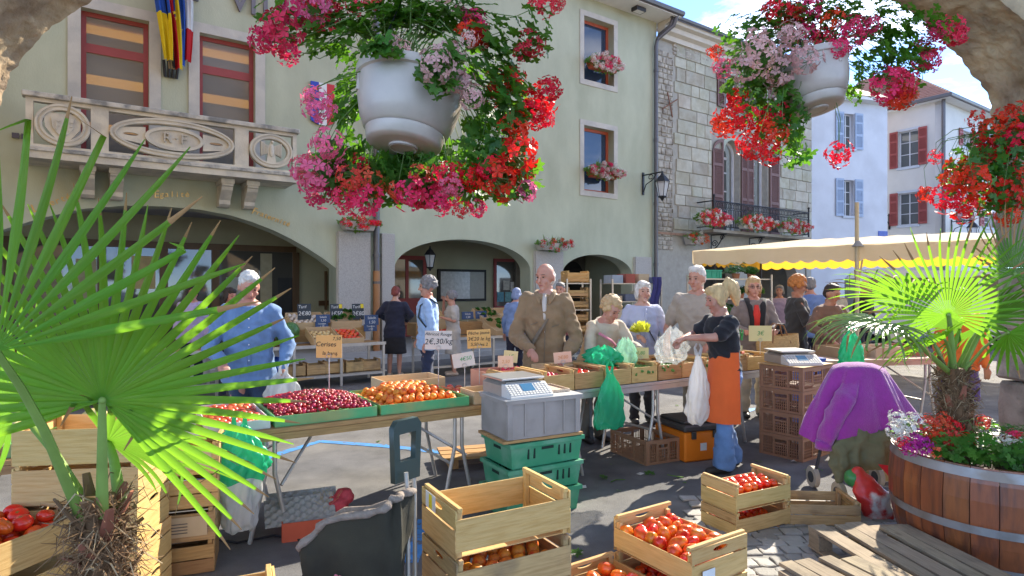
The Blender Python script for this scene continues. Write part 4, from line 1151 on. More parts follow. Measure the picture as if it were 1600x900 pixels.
def addmesh(mb, me, M):
    mb.add([v.co.copy() for v in me.vertices], [tuple(p.vertices) for p in me.polygons], 0, M)
    k_ = len(me.polygons); mb.m[-k_:] = [p.material_index for p in me.polygons]
for x, y, z in far_ + [(rnd.uniform(-.3, .3), rnd.uniform(-.32, .32), 0) for i in range(500)]:
    if z == 0: z = .035 + .08 * dome(x, y, .68, .74)
    addmesh(mb, F_cher[0], Mc @ TR(x, y, z, rnd.uniform(0, 6), rnd.uniform(-1, 1), 0, rr * 1.05))
me = mb.mesh('cherries', [M_cher, M_stemb], 180)
inst('cherry_heap', me, None, None, 'rest of the dark cherries at the back of the green tray', 'cherries', None, 'stuff')
mask = None
for ly, (L_, W_, zz) in enumerate(((.68, .7, .0), (.56, .58, .045), (.4, .42, .085))):
    heap(Ma, L_, W_, .006 + zz, .029, F_apri, 'apricot', 'orange apricot heaped in the green tray', 'apricot', 'apricots in the green tray', n_max=140, layers=1, dome=.012, mask=(lambda x, y: abs(x) > .19 or y < -.16 or y > .28) if ly == 0 else ((lambda x, y: abs(x) > .1 or y < -.06) if ly == 1 else None))
heap(Mp, .34, .7, .006, .033, F_nect, 'peach', 'rosy peach in the tray at the table end', 'peach', 'peaches at the table end', n_max=60)
# boxes behind the trays
def card_box(M, L, Wd, H, label, m, fruit=None, fl=None, fz=.03, fr=.035, nm='produce', n=30, name='cardboard_box', grp='produce boxes on the front table'):
    o = empty(name, M, label, 'box', grp)
    for s in (-1, 1):
        MB().box(-L / 2, L / 2, s * Wd / 2 - .004, s * Wd / 2 + .004, .0, H).build('box_side', m, o)
        MB().box(s * L / 2 - .004, s * L / 2 + .004, -Wd / 2 + .005, Wd / 2 - .005, .0, H).build('box_side', m, o)
    MB().box(-L / 2, L / 2, -Wd / 2 + .005, Wd / 2 - .005, .001, .008).build('box_base', m, o)
    if fruit: heap(M, L - .03, Wd - .03, fz, fr, fruit, nm, fl, nm, fl + 's' if not fl.endswith('s') else fl, n_max=n)
    return o
M_pinkc = mat('salmon_box', (.62, .30, .20), .7, .1, 6)
M_kraft = mat('pale_box_wood', (.60, .43, .24), .7, .1, 6, stretch=(1, 8, 8))
card_box(TM(1.72, 1.0, .70), .55, .36, .13, 'low wooden box behind the apricot tray', M_kraft)
M_rad = mat('radish_skin', (.55, .02, .06), .3, .2, 4, objvar=.2)
F_rad = fruit_mesh('radish', M_rad, 1, 1., 0, .05, 10, 7)
M_pot = mat('pale_potato', (.62, .45, .2), .7, .2, 5, objvar=.15)
F_potato = fruit_mesh('potato', M_pot, 1, .75, 0, .0, 10, 7)
M_zuc = mat('courgette_skin', (.10, .22, .03), .4, .3, 8, objvar=.25)
F_zuc = MB().tube([(-3.2, 0, 0), (-1.5, .1, 0), (1.5, 0, .1), (3.2, .1, .1)], [.7, .95, 1., .75], 10, round_ends=True).mesh('courgette', M_zuc, 180)
M_garl = mat('garlic_skin', (.62, .52, .42), .6, .2, 6, objvar=.1)
F_garl = fruit_mesh('garlic', M_garl, 1, .85, 7, -.3, 14, 8)
heap(TM(1.95, .52, .722), .2, .34, .0, .036, F_nect, 'peach', 'pink peach beside the apricot tray', 'peach', 'peaches beside the apricots', n_max=14)
card_box(TM(1.98, .16, .722), .22, .24, .10, 'small pale wooden box right of the apricot tray', M_kraft)
# row of crates on table 2
s = 2.18; i = 0
cont = [(F_garl, 'garlic_bulb', .028), (F_rad, 'radish', .02), (F_tom, 'tomato', .028), (F_tom, 'tomato', .028), (F_zuc, 'courgette', .017), (F_zuc, 'courgette', .017), (F_potato, 'potato', .026), (F_zuc, 'courgette', .017), (F_potato, 'potato', .026), (F_potato, 'potato', .024)]
ordn = ['first', 'second', 'third', 'fourth', 'fifth', 'sixth', 'seventh', 'eighth', 'ninth', 'tenth']
while i < 10:
    M = TM(s + .16, .22, .752, rnd.uniform(-.03, .03))
    crate(M, '%s wooden produce crate from the grey scale bin along the long table' % ordn[i], .31, .40, .17, (M_ply, M_ply3, M_board)[i % 3], side=.85, slats=1, gap_low=False, slot=True, group='produce crates along the long table')
    f, nm, r_ = cont[i]
    heap(M @ TR(0, 0, .0), .27, .36, .085, r_, f, nm, '%s in the %s crate of the long table' % (nm.replace('_', ' '), ordn[i]), nm.replace('_', ' '), '%ss in the %s crate' % (nm.replace('_', ' '), ordn[i]), n_max=40, layers=1, dome=.02)
    if i in (0, 2, 3, 4, 6, 8):
        card_box(TM(s + .16, .57, .752), .3, .26, .15, 'low box in the back row behind the %s crate of the long table' % ordn[i], (M_pinkc, M_kraft)[i % 4 // 2])
    s += .325; i += 1
heap(TM(2.55, .58, .752), .3, .24, .06, .024, F_rad, 'radish', 'bright red radish in the back row of the long table', 'radish', 'radishes in the back row', n_max=40, dome=.03, layers=2)

# ================================================================ SCALES, BINS, PLASTIC CRATES
M_grey = mat('grey_plastic', (.34, .31, .28), .5, .12, 5, col2=(.27, .25, .22), c2scale=4)
M_green = mat('green_plastic', (.05, .30, .15), .45, .12, 5, col2=(.12, .33, .2), c2scale=5)
M_brownp = mat('brown_plastic', (.30, .16, .085), .5, .12, 5, objvar=.08)
M_scale = mat('scale_plastic', (.62, .60, .55), .4, .05, 6)
M_key = mat('scale_key', (.50, .49, .45), .5, .05)
M_steel = mat('brushed_steel', (.62, .60, .57), .3, .1, 20, metal=.8, stretch=(1, 20, 1))
M_lcd = mat('blue_display', (.05, .17, .28), .2, .1, 5)
def bin_box(M, L, Wd, H, label, m, ribs=3, taper=.0, name='plastic_bin', th=.006):
    o = empty(name, M, label, 'bin')
    for s in (-1, 1):
        MB().box(-L / 2, L / 2, s * Wd / 2 - (th if s > 0 else 0), s * Wd / 2 + (th if s < 0 else 0), .006, H).build('bin_side', m, o)
        MB().box(s * L / 2 - (th if s > 0 else 0), s * L / 2 + (th if s < 0 else 0), -Wd / 2 + th, Wd / 2 - th, .006, H - .001).build('bin_side', m, o)
        for i in range(ribs):
            x = (-.5 + (i + .5) / ribs) * L * .8
            MB().box(x - .004, x + .004, s * Wd / 2 - .012 * (s < 0), s * Wd / 2 + .012 * (s > 0), .02, H - .02).build('rib', m, o)
        for q in (-1, 1): MB().box(q * (L / 2 - .02) - .02, q * (L / 2 - .02) + .02, s * (Wd / 2 + .005) - .007, s * (Wd / 2 + .005) + .007, .004, H - .003).build('corner_rib', m, o)
        MB().box(-L / 2 - .012, L / 2 + .012, s * (Wd / 2 + .004) - .012, s * (Wd / 2 + .004) + .012, H - .022, H + .002).build('rim', m, o)
        MB().box(s * (L / 2 + .004) - .012, s * (L / 2 + .004) + .012, -Wd / 2 + .009, Wd / 2 - .009, H - .022, H + .001).build('rim', m, o)
    MB().box(-L / 2, L / 2, -Wd / 2, Wd / 2, 0, .006).build('bin_base', m, o)
    return o
def scale(M, label):
    o = empty('market_scale', M, label, 'scale', 'electronic market scales')
    b = MB(); b.prism([(-.17, 0), (.17, 0), (.17, .075), (.13, .10), (-.13, .10), (-.17, .075)], -.10, .2); b.build('scale_body', mat('scale_base', (.36, .30, .24), .5, .1), o)
    p = MB(); p.cbox(.36, .32, .018, .006, M=TR(0, .045, .118)); p.build('weighing_pan', M_steel, o)
    k_ = MB(); k_.add([(-.175, -.24, .015), (.175, -.24, .015), (.175, -.125, .09), (-.175, -.125, .09), (-.175, -.24, 0), (.175, -.24, 0), (.175, -.1, 0), (-.175, -.1, 0), (.175, -.1, .09), (-.175, -.1, .09)], [(0, 1, 2, 3), (4, 5, 1, 0), (1, 5, 6, 8, 2), (0, 3, 9, 7, 4), (3, 2, 8, 9), (7, 6, 5, 4), (6, 7, 9, 8)])
    kp = k_.build('key_panel', M_scale, o)
    sl = math.atan2(.075, .115)
    Mk = Matrix.Translation((0, -.24, .015)) @ Matrix.Rotation(sl, 4, 'X')
    MB().box(-.05, .05, .05, .125, .001, .004, M=Mk).build('display', M_lcd, kp)
    for i in range(13):
        for j in range(6):
            x = -.158 + i * .0263; y = .02 + j * .0195
            if abs(x) < .058 and y > .045: continue
            MB().box(x - .0095, x + .0095, y - .007, y + .007, .001, .004, M=Mk).build('key', M_key, kp)
    return o
P, Q = Vector((-.035, 4.23, 0)), Vector((.508, 4.52, 0))
Mb = corner_M(P, Q, .6, .4, 0)
def green_crate(M, label):
    o = empty('plastic_crate', M, label, 'crate', 'green plastic crates under the scale')
    m = MB(); a, b, c, d = .285, .185, .305, .205
    for (x0, y0, x1, y1) in ((-1, -1, 1, -1), (1, -1, 1, 1), (1, 1, -1, 1), (-1, 1, -1, -1)):
        m.add([(x0 * a, y0 * b, 0), (x1 * a, y1 * b, 0), (x1 * c, y1 * d, .175), (x0 * c, y0 * d, .175)], [(0, 1, 2, 3)])
    m.add([(-a, -b, .0), (a, -b, .0), (a, b, .0), (-a, b, .0)], [(0, 1, 2, 3)])
    m.build('crate_body', M_green, o)
    for s in (-1, 1):
        MB().box(-c - .012, c + .012, s * d - .012, s * d + .012, .15, .178).build('rim', M_green, o)
        MB().box(s * c - .012, s * c + .012, -d + .012, d - .012, .15, .177).build('rim', M_green, o)
        MB().box(-.05, .05, s * .199 - .004, s * .199 + .004, .115, .135).build('hand_slot', mat('slot_dark', (.01, .03, .02), .8), o)
        for x in (-.16, -.11, .1, .15, .2): MB().box(x - .006, x + .006, s * .196 - .006, s * .196 + .006, .06, .13).build('rib_slot', MATS['slot_dark'], o)
        MB().box(s * .299 - .004, s * .299 + .004, -.05, .05, .115, .135).build('hand_slot', MATS['slot_dark'], o)
    return o
for i in range(3): green_crate(Mb @ TR(.01 * i, 0, .18 * i, .02 * i), 'green plastic crate, %s of three under the grey bin' % ('lowest', 'middle', 'uppermost')[i])
bd = empty('wooden_board', Mb @ TR(0, 0, .541), 'wooden board between the green crates and the grey bin', 'board')
for i in range(3): inst('plank', plank_mesh(.66, .13, .02, M_board), bd, TR(0, (i - 1) * .14, .012))
Mg = Mb @ TR(0, 0, .566)
bin_box(Mg, .6, .4, .27, 'dusty grey plastic bin with ribs holding up the left scale', M_grey, 3)
MB().box(-.32, .32, -.22, .22, 0, .006).build('bin_lid', mat('lid_grey', (.5, .48, .44), .5), None, Mg @ TR(0, 0, .274), label='flat grey lid on the plastic bin under the left scale', cat='lid')
scale(Mg @ TR(-.10, .04, .281, .03), 'electronic scale with keypad on the grey bin')
bk = card_box(Mg @ TR(.19, .05, .281), .2, .28, .02, 'shallow tray of beans beside the left scale', mat('speckled_beans', (.55, .42, .3), .7, .5, 60))
# brown slatted crates
def brown_crate(M, label, L=.6, Wd=.4, H=.215, grp='brown plastic crates'):
    o = empty('plastic_crate', M, label, 'crate', grp)
    th = .012
    def side(w_, Mx):
        f = MB()
        f.box(-w_ / 2, w_ / 2, 0, th, .0, .022).box(-w_ / 2, w_ / 2, 0, th, H - .03, H)
        f.box(-w_ / 2, -w_ / 2 + .03, .001, th - .001, .022, H - .03).box(w_ / 2 - .03, w_ / 2, .001, th - .001, .022, H - .03)
        for u in (-.17, .17): f.box(w_ * u - .01, w_ * u + .01, .001, th - .001, .022, H - .03)
        f.box(-.07, .07, .002, th - .002, H - .045, H - .03).box(-.07, .07, .002, th - .002, H - .09, H - .075)
        x = -w_ / 2 + .045
        while x < w_ / 2 - .04:
            f.box(x - .003, x + .003, .003, th - .003, .022, H - (.03 if abs(x) > .07 else .085)); x += .021
        zz = .05
        while zz < H - .04:
            f.box(-w_ / 2 + .03, w_ / 2 - .03, .004, th - .004, zz - .003, zz + .003) if zz < H - .1 else None
            zz += .026
        f.build('crate_side', M_brownp, o, Mx)
    for s in (0, 1):
        side(L, Matrix.Rotation(PI * s, 4, 'Z') @ Matrix.Translation((0, -Wd / 2, 0)))
        side(Wd - .026, Matrix.Rotation(PI / 2 + PI * s, 4, 'Z') @ Matrix.Translation((0, -L / 2, 0)))
    MB().box(-L / 2 + .013, L / 2 - .013, -Wd / 2 + .013, Wd / 2 - .013, .004, .012).build('crate_base', M_brownp, o)
    return o
P, Q = Vector((2.7, 5.7, 0)), Vector((3.14, 6.03, 0))
Ms = corner_M(P, Q, .55, .44, 0)
for i in range(4): brown_crate(Ms @ TR(rnd.uniform(-.004, .004), 0, i * .218), 'brown slatted plastic crate, %s in the stack under the right scale' % ('lowest', 'second from below', 'third from below', 'topmost')[i], .55, .44, .214, 'stacked brown crates under the right scale')
MB().box(-.29, .29, -.23, .23, 0, .008).build('wooden_board', M_board, None, Ms @ TR(0, 0, .874), label='thin board under the right scale on brown crates', cat='board')
scale(Ms @ TR(-.02, .03, .884, -.5), 'electronic scale on the stack of brown crates')
P, Q = Vector((1.22, 5.59, 0)), Vector((1.57, 5.76, 0))
Mbr = corner_M(P, Q, .4, .56, 0)
brown_crate(Mbr @ Matrix.Rotation(PI / 2, 4, 'Z'), 'empty brown slatted crate on the asphalt beside the orange box', .56, .4, .22, 'brown crates on the ground')
# orange tool box
P, Q = Vector((1.60, 5.68, 0)), Vector((1.98, 5.82, 0))
Mo = corner_M(P, Q, .42, .5, 0)
M_or = mat('orange_plastic', (.78, .20, .012), .4, .06, 5)
ob = empty('orange_box', Mo, 'orange plastic box with dark lid and black latches on the asphalt', 'box')
q = MB(); q.cbox(.42, .5, .28, .015, M=TR(0, 0, .14)); q.build('box_body', M_or, ob)
M_lid = mat('dark_lid', (.05, .045, .04), .5, .2, 5)
q = MB(); q.cbox(.45, .53, .06, .015, M=TR(0, 0, .312)); q.cbox(.36, .4, .03, .01, M=TR(0, 0, .355)); q.build('lid', M_lid, ob)
for x in (-.12, .12): q = MB(); q.cbox(.05, .02, .07, .005, M=TR(x, -.262, .25)); q.build('latch', M_lid, ob)
MB().box(-.04, .03, -.2525, -.2505, .1, .17).build('sticker', MATS['label_white'], ob)

# ================================================================ SIGNS
M_cardo = mat('orange_card', (.66, .38, .12), .8, .06, 5)
M_cardw = mat('pale_card', (.62, .55, .46), .8, .06, 5)
M_cardp = mat('pink_card', (.70, .45, .30), .8, .06, 5)
M_cardy = mat('yellow_card', (.66, .58, .28), .8, .06, 5)
M_ink = mat('black_ink', (.02, .02, .02), .7, .0)
M_inkg = mat('green_ink', (.08, .28, .08), .7, .0)
M_slate = mat('chalk_board', (.035, .045, .055), .7, .2, 8)
M_slateb = mat('blue_chalk_board', (.035, .07, .16), .6, .2, 8)
M_chalk = mat('chalk', (.65, .65, .62), .9, .1)
def sign(base, w_, h, rz, tilt, m, lines, label, pole=.2, ink=None, cat='price sign', group='handwritten price cards'):
    """card on a wire stand; base is the foot of the wire"""
    o = empty('price_sign', Matrix.Translation(base) @ Matrix.Rotation(rz, 4, 'Z'), label, cat, group)
    c_ = MB(); c_.box(-w_ / 2, w_ / 2, -.002, .002, 0, h); Mcard = Matrix.Translation((0, 0, pole)) @ Matrix.Rotation(tilt, 4, 'Y')
    cd = c_.build('card', m, o, Mcard)
    MB().tube([(0, .006, 0), (0, .006, pole + h * .25)], .0035, 6).build('wire_stand', M_alu, o)
    ring = [(.018 * math.cos(a), -.004, h * .08 + .018 * math.sin(a)) for a in [2 * PI * i / 10 for i in range(11)]]
    MB().tube(ring, .0025, 4).build('clip', M_alu, cd)
    for k_, (tx, sz, x, z) in enumerate(lines):
        tm = setmat(text_mesh(tx, sz * h, .0006, shear=.18), ink or M_ink)
        inst('lettering', tm, cd, Matrix.Translation((x * w_, -.0032, z * h)) @ Matrix.Rotation(rnd.uniform(-.05, .05), 4, 'Y'))
    return o
def sign_at(px, pytop, pybot, wpx, Y, zb, *a, **k):
    """card whose centre column is at photo px, top and bottom rows known, at distance Y, foot at height zb"""
    p = W(px, pybot, Y); t_ = W(px, pytop, Y)
    return sign(Vector((p.x, Y, zb)), wpx / FPX * Y, t_.z - p.z, k.pop('rz', 0.), k.pop('tilt', 0.), *a, pole=p.z - zb, **k)
sign_at(514, 524, 559, 40, 4.75, .80, M_cardo, [('Cerises', .3, -.12, .6), ('7,50', .22, .3, .85), ('la barq.', .24, .05, .2)], 'orange handwritten card on a wire standing in the cherries')
sign_at(685, 517, 546, 42, 4.95, .80, M_cardw, [('Abricot Rouge', .24, 0, .82), ('2€,30/kg', .42, 0, .42)], 'pale handwritten apricot card on a wire above the apricots')
sign_at(749, 515, 544, 37, 5.25, .80, M_cardo, [('Pêche jaune', .24, 0, .82), ('3€20 le kg', .28, 0, .5), ('5,50 les 2', .24, 0, .2)], 'orange handwritten card on a wire right of the pale apricot card', tilt=-.05)
sign_at(726, 551, 573, 34, 5.05, .80, M_cardw, [('4€50', .4, .1, .55)], 'small pale card leaning left beside the low wooden boxes', tilt=-.17, ink=M_inkg)
sign_at(790, 556, 574, 24, 5.3, .93, M_cardp, [('2,50', .4, 0, .5)], 'small pink card on the garlic box', ink=mat('orange_ink', (.6, .25, .08), .7, 0.))
sign_at(797, 548, 566, 22, 5.6, .93, M_cardy, [('1€', .45, 0, .5)], 'yellow card behind the pink card over the radishes', ink=M_inkg, tilt=.1)
sign_at(880, 550, 567, 28, 5.55, .9, M_cardp, [('2€80', .45, 0, .5)], 'pink price card in front of the man in the beige jacket', ink=MATS['orange_ink'], tilt=-.1)
sign_at(1001, 543, 560, 25, 5.9, .92, M_cardy, [('1,80', .45, 0, .5)], 'yellow-green price card in front of the smiling woman', ink=M_inkg)
sign_at(1188, 509, 533, 36, 6.5, .92, M_cardy, [('3€', .4, 0, .5)], 'large cream price card standing among the potatoes', ink=M_inkg)
sign_at(1150, 540, 556, 20, 6.3, .92, M_cardy, [('2€', .4, 0, .5)], 'small cream price card beside the apron vendor', ink=M_inkg)
# ================================================================ PLANTS
def leafmat(name, col, tr=.45, var=.25, rough=.45, hue=.015, objvar=.3, tcol=None, stretch=(1, 1, 1), col2=None):
    return mat(name, col, rough, var, 6, trans=tr, hue=hue, objvar=objvar, spec=.35, tcol=tcol, stretch=stretch, bump=.4 if col2 else 0, bscale=10, col2=col2, c2scale=3, c2pos=(.5, .7))
M_leaf = leafmat('geranium_leaf', (.055, .16, .022), .42, tcol=(.17, .42, .025))
M_leaf2 = leafmat('pale_leaf', (.12, .24, .05), .42, tcol=(.25, .45, .05))
PET = {k: leafmat('petal_' + k, c, .35, .15, .5, .01, .15) for k, c in dict(red=(.80, .02, .012), hot=(.80, .035, .10), pink=(.86, .15, .27), pale=(.80, .46, .42), white=(.78, .74, .68), coral=(.82, .10, .045), mag=(.50, .02, .28)).items()}
M_stem = mat('plant_stem', (.12, .20, .05), .6, .2, 9)
def leaf_mesh(m, lobes=5, name='leaf'):
    mb = MB(); n = lobes * 4; vs = [(0, .06, .03)]
    ring2 = []
    for i in range(n + 1):
        a = -PI * .82 + 2 * PI * .82 * i / n + PI / 2
        r = .82 + .20 * math.cos(lobes * 2 * PI * i / n + PI)
        vs.append((r * .55 * math.cos(a), r * .55 * math.sin(a) , .12)); ring2.append((r * math.cos(a), r * math.sin(a), .10 + .10 * math.sin(i * 2.4)))
    vs += ring2; fs = []
    for i in range(n):
        fs.append((0, 1 + i, 2 + i)); fs.append((1 + i, n + 2 + i, n + 3 + i, 2 + i))
    mb.add(vs, fs); return mb.mesh(name, m, 180)
LEAF = [leaf_mesh(M_leaf, 5), leaf_mesh(M_leaf, 6), leaf_mesh(M_leaf2, 5)]
def cluster_mesh(m, seed, n=20, ps=.34, loose=1.0):
    r_ = random.Random(seed); mb = MB()
    for i in range(n):
        z = 1 - 1.55 * (i + .5) / n; a = i * 2.4 + r_.uniform(-.3, .3); q = math.sqrt(max(0, 1 - z * z))
        d = Vector((q * math.cos(a), q * math.sin(a), z)).normalized(); c = d * r_.uniform(.62, 1.05)
        u = d.orthogonal().normalized(); v = d.cross(u); a0 = r_.uniform(0, 6)
        for k in range(5):
            b = a0 + 2 * PI * k / 5 + r_.uniform(-.15, .15); l_ = ps * r_.uniform(.8, 1.15)
            e = (u * math.cos(b) + v * math.sin(b)); f = (u * -math.sin(b) + v * math.cos(b))
            p0 = c; p1 = c + e * l_ * .6 + f * l_ * .33 + d * .05; p2 = c + e * l_ + d * r_.uniform(-.06, .12); p3 = c + e * l_ * .6 - f * l_ * .33 + d * .05
            mb.add([p0, p1, p2, p3], [(0, 1, 2, 3)])
        mb.tube([(0, 0, -.4), c * .98], .014, 3, False, mi=1)
    return mb.mesh('flower_cluster', [m, M_stem])
CLU = {k: [cluster_mesh(m, 31 + i, 18 + 4 * i) for i in range(3)] for k, m in PET.items()}
def rot_to(d, spin):
    return Vector(d).to_track_quat('Z', 'Y').to_matrix().to_4x4() @ Matrix.Rotation(spin, 4, 'Z')
def plant(name, label, cat, base, leaves, clusters, lr=.036, group=None, nleaf_obj=240, stems=True, up=.3, seed=1):
    """leaves: (centre, radii, n); clusters: (pos, colour, radius)"""
    r_ = random.Random(seed); base = Vector(base)
    o = empty(name, Matrix.Translation(base), label, cat, group)
    allp = []
    for c, rad, n in leaves:
        c = Vector(c)
        for i in range(n):
            d = Vector((r_.gauss(0, 1), r_.gauss(0, 1), r_.gauss(0, 1))).normalized() * (r_.random() ** .45)
            allp.append(c + Vector((d.x * rad[0], d.y * rad[1], d.z * rad[2])))
    allp.sort(key=lambda p: p.length - r_.uniform(0, .3))
    rest = MB()
    for i, p in enumerate(allp):
        nrm = (p - base).normalized() * .6 + Vector((r_.uniform(-.7, .7), r_.uniform(-.9, .3), r_.uniform(-.2, 1) + up))
        M = Matrix.Translation(p - base) @ rot_to(nrm, r_.uniform(0, 6.28)) @ Matrix.Scale(lr * r_.uniform(.65, 1.25), 4)
        me = LEAF[0] if r_.random() < .5 else (LEAF[1] if r_.random() < .7 else LEAF[2])
        if i < nleaf_obj: inst('leaf', me, o, M)
        else: addmesh(rest, me, M)
    if rest.v: inst('foliage', rest.mesh('foliage', M_leaf, 180), o, None, kind='stuff')
    for p, k, rad in clusters:
        p = Vector(p); d = (p - base).normalized() + Vector((r_.uniform(-.4, .4), -.5, r_.uniform(-.1, .4)))
        inst('flower_cluster', r_.choice(CLU[k]), o, Matrix.Translation(p - base) @ rot_to(d, r_.uniform(0, 6)) @ Matrix.Scale(rad, 4))
    if stems:
        mb = MB()
        lone = [c for c in clusters if not any(0 < (Vector(c[0]) - Vector(e[0])).length < .14 for e in clusters)]
        for p in [c[0] for c in clusters[::2] + lone] + allp[::16]:
            p = Vector(p) - base; m1 = p * .5 + Vector((0, 0, .08 + .1 * p.length))
            k_ = Vector((r_.uniform(-.12, .12), r_.uniform(-.12, .12), 0))
            if p.length > .9: continue
            if p.z < -.1: m1 = Vector((p.x * .8, p.y * .8 + .06, p.z * .25)) + k_ * .5; q_ = Vector((p.x, p.y, p.z * .65)) + k_ * .4
            else: m1 += k_; q_ = p * .85 + k_ * .3
            mb.tube([(p.x * .15, p.y * .15, 0), p * .18 + Vector((0, 0, .06)), m1, q_, p], [.003, .003, .0022, .002, .0016], 4)
        mb.build('stem', M_stem, o, kind='stuff')
    return o
M_pot2 = mat('white_pot', (.53, .44, .37), .35, .1, 6, col2=(.42, .35, .28), c2scale=5, c2pos=(.5, .72), spec=.5, bump=.08, bscale=20)
def pot(M, s, label):
    o = empty('hanging_pot', M @ Matrix.Scale(s, 4), label, 'planter', 'white hanging pots')
    prof = [(.0, .0), (.06, .0), (.062, .008), (.115, .008), (.15, .012), (.158, .02), (.166, .06), (.160, .064), (.176, .07), (.199, .12), (.216, .19), (.224, .27), (.235, .275), (.238, .31), (.226, .315), (.218, .27), (.15, .2), (0, .2)]
    mb = MB(); rings = [[(r * math.cos(2 * PI * j / 48), r * math.sin(2 * PI * j / 48), z) for j in range(48)] for r, z in prof[1:-1]]
    mb.ring_loft(rings, True); mb.build('pot_body', M_pot2, o, smooth=50)
    for k in range(4):
        a = 2 * PI * k / 4 + .4
        MB().tube([(.214 * math.cos(a), .214 * math.sin(a), .20), (.218 * math.cos(a), .218 * math.sin(a), .27)], .012, 6).build('lug', M_pot2, o)
    MB().tube([(.03, 0, .0015), (.058, 0, .0015)], .002, 4).lathe([(.05, -.002), (.055, -.004), (.058, -.002)], 24, False).build('drain_ring', M_pot2, o)
    for k in range(3):
        a = 2 * PI * k / 3
        MB().tube([(.226 * math.cos(a), .226 * math.sin(a), .30), (.02 * math.cos(a), .02 * math.sin(a), .95), (0, 0, 2.2)], .003, 4).build('hanging_wire', M_iron, o)
    return o
def pxl(lst, Y, dy=.18, seed=3):
    r_ = random.Random(seed)
    return [(W(x, y, Y + r_.uniform(-dy, dy * .6) + (k[3] if len(k) > 3 else 0)), k[0], k[1] / FPX * Y) for (x, y, *k) in lst]
def blobs(lst, Y, dy=.16):
    out = []
    for (x, y, rx, ry, n, *z) in lst:
        yy = Y + (z[0] if z else 0)
        out.append((W(x, y, yy), (rx / FPX * yy, z[1] if len(z) > 1 else dy, ry / FPX * yy), n))
    return out
# left hanging basket
YL = 2.5
pl_ = W(630, 232, YL)
pot(Matrix.Translation(pl_) @ Matrix.Rotation(R(6), 4, 'Y') @ Matrix.Rotation(R(-9), 4, 'X'), .97, 'large white pot hanging left of centre under pink and red geraniums')
cl = pxl([(440, 50, 'hot', 34), (470, 18, 'hot', 36), (415, 62, 'hot', 26), (505, 22, 'hot', 36), (455, 80, 'hot', 24), (498, 14, 'pink', 26), (500, 165, 'pink', 26), (485, 150, 'pink', 16),
          (512, 225, 'pink', 28), (490, 272, 'pink', 32), (500, 296, 'hot', 30), (478, 262, 'pink', 24), (527, 255, 'pink', 18), (540, 312, 'hot', 24), (570, 312, 'hot', 30), (548, 280, 'coral', 24), (580, 283, 'coral', 26), (562, 255, 'red', 18),
          (640, 302, 'hot', 28), (668, 300, 'hot', 34), (690, 312, 'hot', 26), (705, 290, 'pink', 20), (620, 298, 'coral', 18), (655, 272, 'coral', 20), (700, 272, 'red', 24), (720, 325, 'red', 16), (745, 325, 'hot', 18), (736, 278, 'red', 22),
          (780, 135, 'red', 28), (800, 125, 'red', 24), (768, 150, 'red', 20), (845, 155, 'red', 32), (858, 140, 'red', 22), (828, 175, 'red', 30), (800, 205, 'red', 30), (850, 185, 'red', 18), (795, 250, 'red', 40), (810, 240, 'red', 34), (780, 280, 'red', 34), (765, 265, 'red', 22), (820, 270, 'red', 20), (822, 298, 'pink', 20), (790, 295, 'coral', 22),
          (735, 52, 'red', 24), (752, 62, 'red', 18), (742, 38, 'hot', 24), (830, 68, 'hot', 24), (815, 82, 'hot', 16), (845, 8, 'hot', 24), (868, 3, 'hot', 16), (720, 20, 'pink', 14), (560, 8, 'hot', 20), (590, 5, 'coral', 14),
          (640, 112, 'pale', 22), (625, 95, 'pale', 14), (690, 128, 'pale', 26), (712, 110, 'pale', 22), (725, 152, 'pale', 22), (702, 148, 'pale', 18), (742, 175, 'pale', 20), (738, 90, 'pale', 14), (700, 20, 'pale', 20)], YL, .14)
cl = [(p + Vector((0, -.2, 0)) * (YL - .2) / YL if k == 'pale' else p, k, r_) for p, k, r_ in cl]
lv = blobs([(630, 25, 150, 36, 300), (520, 60, 60, 45, 60), (760, 70, 70, 60, 80), (545, 150, 22, 90, 60, .12, .1), (540, 265, 50, 60, 170, .1, .12), (660, 280, 130, 45, 300, .12, .14), (780, 170, 50, 100, 190), (790, 270, 55, 45, 120), (650, 250, 100, 40, 120, .3, .08), (690, 110, 40, 45, 60, -.24, .05), (450, 35, 55, 28, 24), (835, 60, 30, 45, 22), (600, 75, 40, 18, 20, -.22, .04), (745, 215, 30, 60, 40)], YL)
plant('hanging_geranium', 'trailing pink and red geraniums spilling over the large left pot', 'plant', pl_ + Vector((0, 0, .30)), lv, cl, .036, 'hanging geraniums', 300, seed=4)
